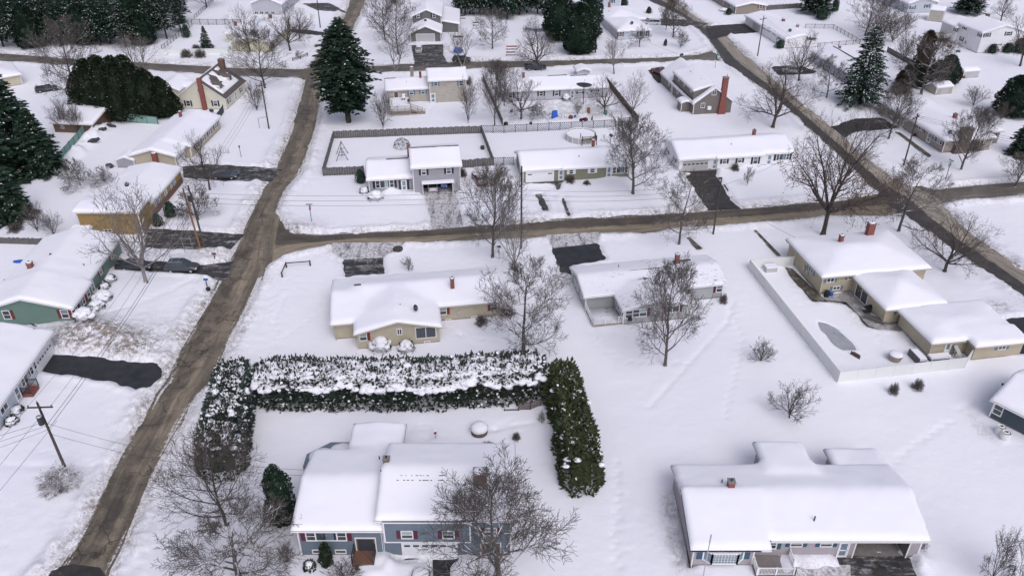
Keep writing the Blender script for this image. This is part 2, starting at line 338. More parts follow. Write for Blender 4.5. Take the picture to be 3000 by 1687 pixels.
# each row: left edge, right edge (survey frame points)
ROADS = {
 'road_west_street': ('asphalt_sanded', [g2('B1', 90, 1900), g2('B1', 210, 1640), g2('B1', 420, 1400), g2('B1', 560, 1210), g2('B1', 815, 690), g2('B1', 965, 420), g2('B1', 1150, 90), g2('M1', 1225, 1443), g2('M1', 1400, 1100), g2('M1', 1560, 840), g2('M1', 1700, 560), g2('M1', 1790, 380), g2('M1', 1870, 200), g2('M1', 1960, 20), g2('T1', 2060, 1300), g2('T1', 2215, 900), g2('T1', 2290, 610), g2('T1', 2300, 540), g2('T1', 2400, 400), g2('P', 960, 120), g2('P', 1005, 45), g2('P', 1024, 0), g2('P', 1036, -45)],
    [g2('B1', 700, 1900), g2('B1', 800, 1640), g2('B1', 850, 1400), g2('B1', 930, 1250), g2('B1', 1165, 690), g2('B1', 1310, 420), g2('B1', 1490, 90), g2('M1', 1620, 1443), g2('M1', 1760, 1100), g2('M1', 1895, 840), g2('M1', 2000, 600), g2('M1', 2030, 380), g2('M1', 2075, 200), g2('M1', 2140, 20), g2('T1', 2280, 1300), g2('T1', 2415, 900), g2('T1', 2450, 610), g2('T1', 2480, 540), g2('T1', 2530, 420), g2('P', 1025, 110), g2('P', 1058, 45), g2('P', 1078, 0), g2('P', 1095, -45)]),
 'road_cross_street': ('asphalt_cross', [g2('M1', 1960, 60), g2('M1', 2100, 180), g2('M1', 2150, 265), g2('M1', 2230, 312), g2('M1', 2390, 332), g2('M2', 0, 322), g2('M2', 695, 288), g2('M2', 1500, 225), g2('M2', 2300, 178), g2('M3', 200, 148), g2('M3', 700, 108), g2('M3', 1150, 75), g2('M3', 1420, 30), g2('M3', 1800, -40)],
    [g2('M1', 1800, 800), g2('M1', 1950, 640), g2('M1', 2030, 560), g2('M1', 2140, 490), g2('M1', 2390, 425), g2('M2', 0, 400), g2('M2', 695, 388), g2('M2', 1500, 348), g2('M2', 2300, 312), g2('M3', 200, 268), g2('M3', 700, 228), g2('M3', 1150, 185), g2('M3', 1520, 190), g2('M3', 1900, 150)]),
 'road_east_street': ('asphalt_split', [g2('P', 1870, -30), g2('P', 1897, 0), g2('T3', 0, 130), g2('T3', 190, 290), g2('T3', 300, 465), g2('T3', 690, 730), g2('T3', 960, 980), g2('T3', 1200, 1190), g2('T3', 1400, 1400), g2('M3', 1540, 60), g2('M3', 1720, 220), g2('M3', 1990, 410), g2('M3', 2300, 610), g2('M3', 2576, 800), g2('M3', 2760, 930)],
    [g2('P', 1950, -30), g2('P', 1975, 0), g2('T3', 60, 100), g2('T3', 320, 270), g2('T3', 500, 440), g2('T3', 900, 780), g2('T3', 1190, 1020), g2('T3', 1400, 1200), g2('T3', 1620, 1370), g2('M3', 1860, 40), g2('M3', 2010, 160), g2('M3', 2190, 330), g2('M3', 2420, 490), g2('M3', 2576, 600), g2('M3', 2760, 735)]),
 'road_side_street': ('asphalt_far', [g2('M3', 1560, -10), g2('T3', 1760, 1410), g2('T3', 1930, 1425), g2('T3', 2200, 1395), g2('T3', 2576, 1368), g2('T3', 3100, 1330)],
    [g2('M3', 1790, 120), g2('M3', 1960, 100), g2('M3', 2100, 70), g2('M3', 2350, 60), g2('M3', 2576, 36), g2('M3', 3100, -20)]),
 'road_north_street': ('asphalt_far', [g2('P', -150, 150), g2('T1', 0, 402), g2('T1', 600, 445), g2('T1', 1150, 474), g2('T1', 1750, 508), g2('T1', 2200, 520), g2('T1', 2480, 515), g2('T2', 130, 500), g2('T2', 500, 482), g2('T2', 950, 462), g2('T2', 1500, 458), g2('T2', 2000, 446), g2('T2', 2500, 432), g2('T3', 120, 410), g2('T3', 215, 380)],
    [g2('P', -150, 180), g2('T1', 0, 465), g2('T1', 600, 505), g2('T1', 1150, 540), g2('T1', 1750, 578), g2('T1', 2200, 592), g2('T1', 2480, 600), g2('T2', 130, 560), g2('T2', 500, 548), g2('T2', 950, 525), g2('T2', 1500, 512), g2('T2', 2000, 490), g2('T2', 2500, 470), g2('T3', 120, 462), g2('T3', 300, 470)]),
}
def poly_px(c, pts): return [g2(c, x, y) for x, y in pts]
DR = [ # name, material, polygon
 ('driveway', 'drive_clean', poly_px('M1', [(305, 1345), (395, 1237), (620, 1243), (1080, 1300), (1200, 1293), (1230, 1400), (1120, 1490), (1040, 1500), (830, 1440), (600, 1400), (340, 1368)])),
 ('driveway', 'drive_dusty', poly_px('B1', [(340, 1460), (420, 1403), (540, 1380), (720, 1400), (800, 1500), (700, 1700), (200, 1700)])),
 ('driveway', 'drive_patchy', poly_px('M1', [(1110, 285), (1450, 298), (1830, 330), (1720, 445), (1200, 436), (1100, 425)])),
 ('driveway', 'drive_patchy', poly_px('M1', [(860, 515), (1250, 535), (1520, 560), (1760, 530), (1680, 680), (1500, 628), (860, 592)])),
 ('driveway', 'drive_patchy', poly_px('T1', [(1380, 1262), (1560, 1240), (1950, 1262), (2120, 1280), (2040, 1370), (1700, 1372), (1390, 1345)])),
 ('driveway', 'drive_tracks', poly_px('M2', [(620, -20), (855, -40), (915, 260), (690, 285)])),
 ('driveway', 'drive_patchy', poly_px('M2', [(1465, 30), (1510, 25), (1570, 150), (1520, 155)])),
 ('driveway', 'drive_patchy', poly_px('M2', [(1660, 60), (1680, 55), (1735, 190), (1710, 195)])),
 ('driveway', 'drive_patchy', poly_px('S5', [(440, 1185), (1180, 1130), (1120, 1200), (1060, 1340), (1010, 1340), (960, 1215), (430, 1215)])),
 ('driveway', 'drive_dusty', poly_px('Q5', [(500, 752), (1040, 700), (1010, 800), (1250, 1180), (1380, 1290), (900, 1320), (570, 812), (640, 770)])),
 ('driveway', 'drive_patchy', poly_px('M2', [(12, 515), (305, 498), (325, 625), (35, 645)])),
 ('driveway', 'drive_tracks', poly_px('M2', [(-60, 395), (480, 390), (420, 450), (300, 500), (12, 515), (-60, 460)])),
 ('driveway', 'drive_clean', poly_px('M2', [(1590, 428), (1925, 390), (1995, 520), (1735, 560), (1745, 640), (1655, 612)])),
 ('driveway', 'drive_tracks', poly_px('M2', [(1560, 335), (1930, 315), (1925, 392), (1590, 430)])),
 ('driveway', 'drive_dusty', poly_px('T3', [(1130, 960), (1300, 898), (1500, 893), (1625, 960), (1560, 980), (1290, 1000), (1230, 1040)])),
 ('driveway', 'drive_dusty', poly_px('T3', [(175, 207), (250, 195), (500, 180), (600, 245), (560, 252), (350, 268), (220, 300)])),
 ('driveway', 'drive_dusty', poly_px('T3', [(670, 508), (760, 500), (900, 500), (1010, 545), (980, 562), (720, 572)])),
 ('driveway', 'drive_patchy', poly_px('T2', [(530, 345), (768, 338), (765, 420), (800, 480), (560, 500)])),
 ('driveway', 'drive_patchy', poly_px('T2', [(2240, 140), (2576, 150), (2760, 180), (2700, 210), (2330, 195)])),
 ('driveway', 'drive_dusty', poly_px('T1', [(2100, 222), (2300, 226), (2460, 250), (2540, 300), (2440, 275), (2150, 248)])),
 ('driveway', 'drive_patchy', poly_px('T1', [(2280, 30), (2480, 25), (2620, 100), (2400, 85)])),
 ('driveway', 'drive_patchy', poly_px('B3', [(1150, 1317), (1690, 1317), (1740, 1440), (1800, 1900), (1230, 1900), (1185, 1400)])),
 ('driveway', 'drive_tracks', poly_px('B3', [(850, 1395), (1240, 1385), (1260, 1900), (870, 1900)])),
 ('driveway', 'drive_clean', poly_px('B2', [(400, 1330), (880, 1326), (800, 1390), (830, 1600), (690, 1600), (680, 1342), (420, 1345)])),
 ('driveway', 'drive_clean', poly_px('M3', [(2430, 972), (2700, 945), (2700, 1225), (2495, 1232)])),
 ('driveway', 'drive_dusty', poly_px('S4', [(-10, 415), (130, 395), (290, 420), (300, 690), (200, 685), (110, 580)])),
 ('walkway', 'patio_stone', poly_px('M3', [(1090, 790), (1260, 770), (1370, 850), (1440, 990), (1680, 1010), (1700, 1050), (1480, 1040), (1400, 1010), (1250, 850), (1090, 830)])),
 ('garden_bed', 'bare_soil', poly_px('M3', [(770, 575), (835, 600), (1030, 785), (1085, 832), (990, 825), (830, 660)])),
 ('garden_bed', 'bare_soil', poly_px('M3', [(538, 302), (556, 300), (742, 490), (715, 494)])),
 ('garden_bed', 'bare_soil', poly_px('M3', [(35, 362), (56, 358), (148, 438), (105, 445)])),
 ('garden_bed', 'bare_soil', poly_px('T3', [(1605, 1000), (1650, 1012), (1880, 1180), (1850, 1190)])),
 ('garden_bed', 'bare_soil', poly_px('B3', [(-20, 950), (0, 950), (70, 1370), (45, 1370)])),
 ('garden_bed', 'bare_soil', poly_px('Q5', [(1130, 940), (1150, 940), (1300, 1160), (1270, 1160)])),
 ('pool_cover', 'pool_ice', poly_px('M3', [(1032, 998), (1075, 1008), (1140, 1040), (1215, 1095), (1288, 1172), (1290, 1197), (1215, 1195), (1150, 1160), (1095, 1090), (1060, 1062)])),
]
GAR = [[(14.95+16.2, 48.6), (19.85+16.2, 48.6), (19.85+16.2, 57), (14.95+16.2, 57)]]
SHAPES = [(np.array(GAR[0]), 'soil')]      # (array of points, kind)
def sdf(poly, P):
    x, y = P[:, 0], P[:, 1]; d = np.full(len(P), 1e9); ins = np.zeros(len(P), bool); n = len(poly)
    for i in range(n):
        ax, ay = poly[i]; bx, by = poly[(i + 1) % n]; ex, ey = bx - ax, by - ay; wx, wy = x - ax, y - ay
        t = np.clip((wx * ex + wy * ey) / (ex * ex + ey * ey + 1e-9), 0, 1); d = np.minimum(d, (wx - ex * t) ** 2 + (wy - ey * t) ** 2)
        c = (ay > y) != (by > y)
        with np.errstate(divide='ignore', invalid='ignore'): xi = (bx - ax) * (y - ay) / (by - ay + 1e-12) + ax
        ins ^= c & (x < xi)
    d = np.sqrt(d); return np.where(ins, -d, d)
def road_mesh(name, mat, Lp, Rp):
    me = bpy.data.meshes.new(name); v = []; uv = []; s = 0; pm = None
    L = [Vector(p) for p in Lp]; R = [Vector(p) for p in Rp]; rows = []
    for i in range(len(L)):
        m = (L[i] + R[i]) / 2
        if pm is not None: s += (m - pm).length
        pm = m; w = (R[i] - L[i]); e = w.normalized() * .9
        rows.append((L[i] - e, R[i] + e, s, .9 / max(w.length, 1)))
    f = []; K = 12; r2 = [rows[0]]
    for a, b in zip(rows[:-1], rows[1:]):
        k = max(1, int(((a[0] - b[0]).length + (a[1] - b[1]).length) / 2.4)); r2 += [(a[0].lerp(b[0], j / k), a[1].lerp(b[1], j / k), a[2] + (b[2] - a[2]) * j / k, a[3] + (b[3] - a[3]) * j / k) for j in range(1, k + 1)]
    rows = r2
    for a, b, s_, q in rows:
        for k in range(K + 1):
            t = k / K; p = a.lerp(b, t); v.append((p.x, p.y, ZR[name])); uv.append((-q + t * (1 + 2 * q), s_))
    for i in range(len(rows) - 1):
        for k in range(K): o = i * (K + 1) + k; f.append((o, o + 1, o + K + 2, o + K + 1))
    me.from_pydata(v, [], f); u = me.uv_layers.new(name='UVMap')
    for l in me.loops: u.data[l.index].uv = uv[l.vertex_index]
    q = np.array([(a[0], a[1]) for a in v]); oth = np.full(len(q), 9.)
    for n2_, (_, A, B_) in ROADS.items():
        if n2_ != name: oth = np.minimum(oth, sdf(np.array(list(A) + list(B_)[::-1]), q))
    ja = me.attributes.new('edge', 'FLOAT', 'POINT'); ja.data.foreach_set('value', np.clip(oth / 1.2 + .2, 0, 1))
    me.materials.append(MAT[mat]); me.update()
    return tag(link(name, me), kind='structure')
ZR = {k: .004 * i for i, k in enumerate(['road_side_street', 'road_north_street', 'road_cross_street', 'road_east_street', 'road_west_street'])}
for nm, (mt, Lp, Rp) in ROADS.items():
    road_mesh(nm, mt, Lp, Rp); SHAPES.append((np.array(list(Lp) + list(Rp)[::-1]), 'road'))
for i, (nm, mt, pts) in enumerate(DR):
    c = np.mean(pts, axis=0); big = [tuple(c + (np.array(p) - c) * (1 + .35 / max(np.linalg.norm(np.array(p) - c), 1)) ) for p in pts]
    mb = MB(); mb.quad(*[(x, y, .024 + .003 * i) for x, y in big]); o = mb.build(nm, mt); tag(o, kind='structure')
    SHAPES.append((np.array(pts), {'walkway': 'drive', 'driveway': 'drive'}.get(nm, 'soil')))
# ---------------------------------------------------------------- the snow covered ground (one sheet out to the horizon)
def axis(lo, hi, f, outer):
    c = [lo]
    while c[-1] < hi: c.append(c[-1] + f(c[-1]))
    a = [lo - outer * (1.5 ** k) for k in range(12)][::-1]; b = [c[-1] + outer * (1.5 ** k) for k in range(12)]
    return np.array(a + c + b)
gx = axis(-190, 215, lambda x: .30 if abs(x) < 62 else .6, 3.0)
gy = axis(38, 300, lambda y: .26 if y < 105 else (.45 if y < 160 else .8), 3.0)
X, Y = np.meshgrid(gx, gy); pts = np.stack([X.ravel(), Y.ravel()], 1)
def vnoise(P, s, seed=0):      # smooth value noise
    r = np.random.RandomState(seed); T = r.rand(256, 256); x = P[:, 0] / s + 1000.3; y = P[:, 1] / s + 1000.7
    xi = np.floor(x).astype(int); yi = np.floor(y).astype(int); fx = x - xi; fy = y - yi; fx = fx * fx * (3 - 2 * fx); fy = fy * fy * (3 - 2 * fy)
    g = lambda a, b: T[a % 256, b % 256]
    return (g(xi, yi) * (1 - fx) + g(xi + 1, yi) * fx) * (1 - fy) + (g(xi, yi + 1) * (1 - fx) + g(xi + 1, yi + 1) * fx) * fy
sr = np.full(len(pts), 1e9); sdv = np.full(len(pts), 1e9); ss = np.full(len(pts), 1e9)
for poly, k in SHAPES:
    lo, hi = poly.min(0) - 6, poly.max(0) + 6; m = (pts[:, 0] > lo[0]) & (pts[:, 0] < hi[0]) & (pts[:, 1] > lo[1]) & (pts[:, 1] < hi[1])
    if not m.any(): continue
    d = sdf(poly, pts[m]); t = {'road': sr, 'drive': sdv, 'soil': ss}[k]; t[m] = np.minimum(t[m], d)
_o=g2('T2',215,1460); _c,_s=math.cos(math.radians(8)),math.sin(math.radians(8))
_q=np.array([(_o[0]+x*_c-y*_s,_o[1]+x*_s+y*_c) for x,y in ((9.2,-1.8),(14.4,-1.8),(14.4,5.5),(9.2,5.5))]); ss = np.minimum(ss, sdf(_q, pts))
n1 = vnoise(pts, .9, 1); n2 = vnoise(pts, 2.6, 2); n3 = vnoise(pts, 14, 3); n4 = vnoise(pts, .45, 4); n5 = vnoise(pts, 40, 5)
sm = lambda a, b, x: (lambda t: t * t * (3 - 2 * t))(np.clip((x - a) / (b - a), 0, 1))
BASE = .25
s_all = np.minimum(np.minimum(sr + (n2 - .5) * 1.1 + (n4 - .5) * .55, sdv + (n1 - .5) * .5), ss + (n1 - .5) * .4)
h = -.14 + (BASE + .14) * sm(-.35, .55, s_all)
h += sm(.2, 1.2, s_all) * ((n3 - .5) * .10 + (n2 - .5) * .05 + (n1 - .5) * .025)
h += .42 * np.exp(-((sr - 1.35 - (n3 - .5)) / .75) ** 2) * (.35 + .9 * n2) * (.75 + .5 * n1) * sm(-.1, .6, np.minimum(sdv, ss))
h += .16 * np.exp(-((sdv - .8) / .5) ** 2) * (.3 + n1) * sm(.1, 1, sr)
rough = np.exp(-np.clip(sr, 0, 99) / 3.5); h += rough * sm(.2, 1, s_all) * ((n4 - .5) * .14 + (n1 - .5) * .10)
h += sm(.5, 2, s_all) * (vnoise(pts, .7, 21) > .93) * (vnoise(pts, 9, 22) > .62) * -.07
dirt = np.exp(-np.clip(sr, 0, 99) / 1.1) * (.35 + .8 * n2) + .35 * np.exp(-np.clip(sdv, 0, 99) / .5)
# ploughed heaps: (frame point, radius, height, dirt)
for c, x, y, r, hh, dd in [('M1', 560, 1110, 4.5, .75, .85), ('M1', 880, 1110, 5.0, .7, .8), ('M1', 1120, 1200, 3.6, .6, .8), ('M1', 700, 1190, 3.0, .5, 1.0), ('M1', 1010, 1230, 2.4, .4, 1.0),
                         ('M2', 800, 20, 1.5, .3, .4), ('B3', 1730, 1360, 1.4, .6, .3), ('B2', 300, 1400, 2.2, .7, 0), ('T3', 2350, 890, 0.01, 0, 0), ('M1', 2330, 290, 3.2, .35, .5), ('M2', 250, 470, 2.2, .3, .5),
                         ('M2', 1700, 700, 2.6, .2, .9), ('M2', 120, 470, 3, .3, .8), ('T2', 600, 500, 3.5, .4, .5), ('M3', 2150, 60, 4, .3, .3), ('S1', 1050, 1300, 2.3, .45, 0), ('S1', 580, 1270, 1.0, .5, 0), ('S1', 740, 1270, 1.0, .5, 0),
                         ('M1', 1560, 480, 3.0, .4, .6), ('B3', 950, 1350, 3, .25, .2), ('M3', 2380, 880, 1.8, .1, .8), ('T1', 1940, 1330, 3, .2, .6), ('M2', 1720, 640, 1.5, .1, 1.2), ('S5', 2080, 1090, 1.6, .4, 0), ('Q5', 1470, 690, 1.2, .5, 0)]:
    p = g2(c, x, y); q = np.exp(-(((pts[:, 0] - p[0]) / r) ** 2 + ((pts[:, 1] - p[1]) / (r * .8)) ** 2)); q2 = q * sm(.0, .8, s_all); h += q2 * hh * (.45 + .9 * n1 * .6 + .5 * n2); dirt += q2 * dd * (.3 + n2)
# trodden and driven tracks: sunken lines
def track(P, w, depth, dd, rough=.5):
    global h, dirt
    P = np.array(P)
    for i in range(len(P) - 1):
        a, b = P[i], P[i + 1]; lo, hi = np.minimum(a, b) - 3, np.maximum(a, b) + 3
        m = (pts[:, 0] > lo[0]) & (pts[:, 0] < hi[0]) & (pts[:, 1] > lo[1]) & (pts[:, 1] < hi[1]); q = pts[m]; e = b - a
        t = np.clip(((q - a) @ e) / (e @ e), 0, 1); d = np.linalg.norm(q - a - t[:, None] * e, axis=1); k = np.exp(-(d / w) ** 2)
        h[m] -= k * depth * (1 - rough + rough * 1.6 * n4[m]) ; dirt[m] += k * dd
TR = [([('M1', 1830, 1180), ('M1', 1960, 980), ('M1', 2040, 800), ('M1', 2090, 640)], 1.0, .07, 0), ([('M1', 2100, 1180), ('M1', 2060, 1000), ('M1', 2150, 800)], .35, .12, 0), ([('M3', 380, 840), ('M3', 330, 1000), ('B2', 2300, 200)], .3, .10, 0), ([('M1', 700, 960), ('M1', 1000, 880), ('M1', 1300, 760), ('M1', 1480, 660)], .35, .10, 0), ([('T2', 700, 790), ('T2', 640, 880), ('T2', 760, 930)], .4, .12, 0), ([('B2', 1500, 300), ('B2', 1300, 330), ('B2', 1150, 360), ('B2', 1000, 400)], .4, .10, 0), ([('M2', 760, 1000), ('M2', 900, 1090), ('M2', 1000, 1180)], .35, .10, 0),
      ([('B3', -90, 860), ('B3', -100, 950), ('B3', -60, 1180), ('B3', -20, 1330), ('B3', 10, 1500)], .9, .16, .3), ([('B3', -20, 800), ('B3', -90, 860)], .7, .12, .05),
      ([('B3', 2060, 210), ('B3', 2190, 150), ('B3', 2330, 130), ('B3', 2556, 90)], .35, .10, 0), ([('B3', 2160, 250), ('B3', 2240, 360), ('B3', 2310, 420)], .8, .15, .25),
      ([('M3', 840, 640), ('M3', 980, 800), ('M3', 1230, 830), ('M3', 1380, 1000), ('M3', 1560, 1040)], 1.3, .16, .25), ([('M3', 1700, 1060), ('M3', 1760, 1150), ('M3', 1860, 1240)], .9, .14, .05),
      ([('B2', 440, 340), ('B2', 620, 330), ('B2', 640, 400), ('B2', 590, 480)], .8, .07, 0), ([('B1', 0, 632), ('B1', 300, 632), ('B1', 600, 635), ('B1', 820, 620)], .45, .08, 0),
      ([('B1', 440, 1290), ('B1', 560, 1130), ('B1', 740, 760)], .35, .10, .15), ([('B1', 1440, 200), ('B1', 1320, 400), ('B1', 1180, 700), ('B1', 1050, 1000)], .35, .14, .3),
      ([('M2', 1890, 1060), ('M2', 2000, 1080)], 1.6, .10, 0), ([('B2', 2050, 700), ('B2', 2080, 1000), ('B2', 2050, 1400)], .8, .05, 0), ([('M1', 1900, 960), ('M1', 1830, 1080), ('M1', 1760, 1200)], .5, .14, .3),
      ([('M3', 760, 830), ('M3', 1000, 1180), ('M3', 1170, 1330)], .5, .06, 0), ([('T3', 2130, 600), ('T3', 2330, 640), ('T3', 2480, 720)], .5, .06, 0)]
for P, w, dp, dd in TR: track([g2(*q) for q in P], w, dp, dd)
# footprints: single trails of sunken steps
def steps(P, gap=.72, side=.17, depth=.15):
    global h
    P = [np.array(g2(*q)) for q in P]; sg = 1
    for a, b in zip(P[:-1], P[1:]):
        L = np.linalg.norm(b - a); d = (b - a) / L; nrm = np.array([-d[1], d[0]])
        for k in range(int(L / gap)):
            c = a + d * gap * k + nrm * side * sg + rng.uniform(-.06, .06, 2); sg = -sg; i0, i1 = np.searchsorted(gx, [c[0] - .5, c[0] + .5]); j0, j1 = np.searchsorted(gy, [c[1] - .5, c[1] + .5])
            for j in range(j0, j1):
                ix = j * len(gx) + np.arange(i0, i1); q = ((gx[i0:i1] - c[0]) / .2) ** 2 + ((gy[j] - c[1]) / .24) ** 2; h[ix] -= depth * np.exp(-q)
for P in ([('M1', 1990, 1300), ('M1', 2080, 1050), ('M1', 2060, 800), ('M1', 2200, 640)], [('M1', 2450, 900), ('M1', 2300, 1000), ('M1', 2050, 1180)], [('M2', 760, 1010), ('M2', 860, 1080), ('M2', 1010, 1120), ('M2', 1300, 1150)], [('M2', 1900, 1050), ('M2', 1960, 1200), ('M2', 2150, 1300), ('M3', 100, 1300)], [('M3', 330, 830), ('M3', 400, 1000), ('M3', 450, 1150), ('B3', 300, 300)],
          [('B2', 2050, 600), ('B2', 2070, 900), ('B2', 2040, 1200), ('B2', 2080, 1449)], [('B2', 460, 360), ('B2', 600, 330), ('B2', 690, 400), ('B2', 640, 480)], [('B2', 1000, 400), ('B2', 1150, 350), ('B2', 1340, 260)], [('B1', 1500, 1449), ('B1', 1350, 1000), ('B1', 1330, 700)], [('B1', 700, 620), ('B1', 500, 560), ('B1', 250, 500)], [('B1', 1150, 980), ('B1', 1080, 1150), ('B1', 1040, 1400)],
          [('M3', 1000, 850), ('M3', 900, 870), ('M3', 760, 700)], [('M3', 1450, 1080), ('M3', 1500, 1180), ('M3', 1600, 1230)], [('M1', 900, 900), ('M1', 1100, 820), ('M1', 1400, 700)], [('T2', 760, 820), ('T2', 800, 900), ('T2', 500, 940)], [('M2', 1150, 100), ('M2', 1000, 60)], [('B3', 2000, 300), ('B3', 1700, 500), ('B3', 1500, 700)], [('Q5', 1900, 640), ('Q5', 1500, 800), ('Q5', 1150, 760)]): steps(P)
# cleared floor of the open garages and the yard full of stored things
yp = sdf(np.array(poly_px('S3', [(130, 760), (900, 640), (1500, 620), (2050, 640), (2250, 900), (2000, 960), (200, 1050)])), pts)
h += sm(.5, -2, yp) * ((n1 - .45) * .55 + (n4 - .5) * .35) * (1 - .8 * sm(.5, -1.5, sdf(np.array(poly_px('S3', [(950, 720), (1330, 700), (1380, 820), (1250, 960), (950, 820)])), pts)))
dirt += .45 * sm(.5, -2, yp) * (n1 > .35)
wp = sdf(np.array(poly_px('T1', [(460, 1230), (620, 1050), (700, 910), (820, 930), (830, 1000), (620, 1200)])), pts); h += sm(.5, -1.5, wp) * (n1 * 1.5 + n4 * .6)
h = np.where((np.abs(pts[:, 0]) > 260) | (pts[:, 1] > 340) | (pts[:, 1] < 20), .2, h)
me = bpy.data.meshes.new('snow_ground'); nx, ny = len(gx), len(gy); co = np.empty((nx * ny, 3)); co[:, :2] = pts; co[:, 2] = h
me.vertices.add(nx * ny); me.vertices.foreach_set('co', co.ravel())
ii = np.arange((nx - 1) * (ny - 1)); rr_ = ii // (nx - 1); cc_ = ii % (nx - 1); a0 = rr_ * nx + cc_
qd = np.stack([a0, a0 + 1, a0 + nx + 1, a0 + nx], 1).ravel()
me.loops.add(len(qd)); me.loops.foreach_set('vertex_index', qd); me.polygons.add(len(ii)); me.polygons.foreach_set('loop_start', ii * 4); me.polygons.foreach_set('loop_total', np.full(len(ii), 4))
me.polygons.foreach_set('use_smooth', np.ones(len(ii), bool)); me.materials.append(MAT['snow_ground'])
at = me.attributes.new('dirt', 'FLOAT', 'POINT'); at.data.foreach_set('value', np.clip(dirt, 0, 1.3)); me.update(); me.validate()
tag(link('snow_ground', me), kind='structure')
HX, HY, HH = gx, gy, h.reshape(ny, nx)
def gz(x, y):
    i = min(max(np.searchsorted(HX, x) - 1, 0), nx - 2); j = min(max(np.searchsorted(HY, y) - 1, 0), ny - 2)
    return max(float(HH[j, i]), 0.0)
def at_(c, x, y, dz=0):
    p = G(c, x, y); p.z = gz(p.x, p.y) + dz; return p
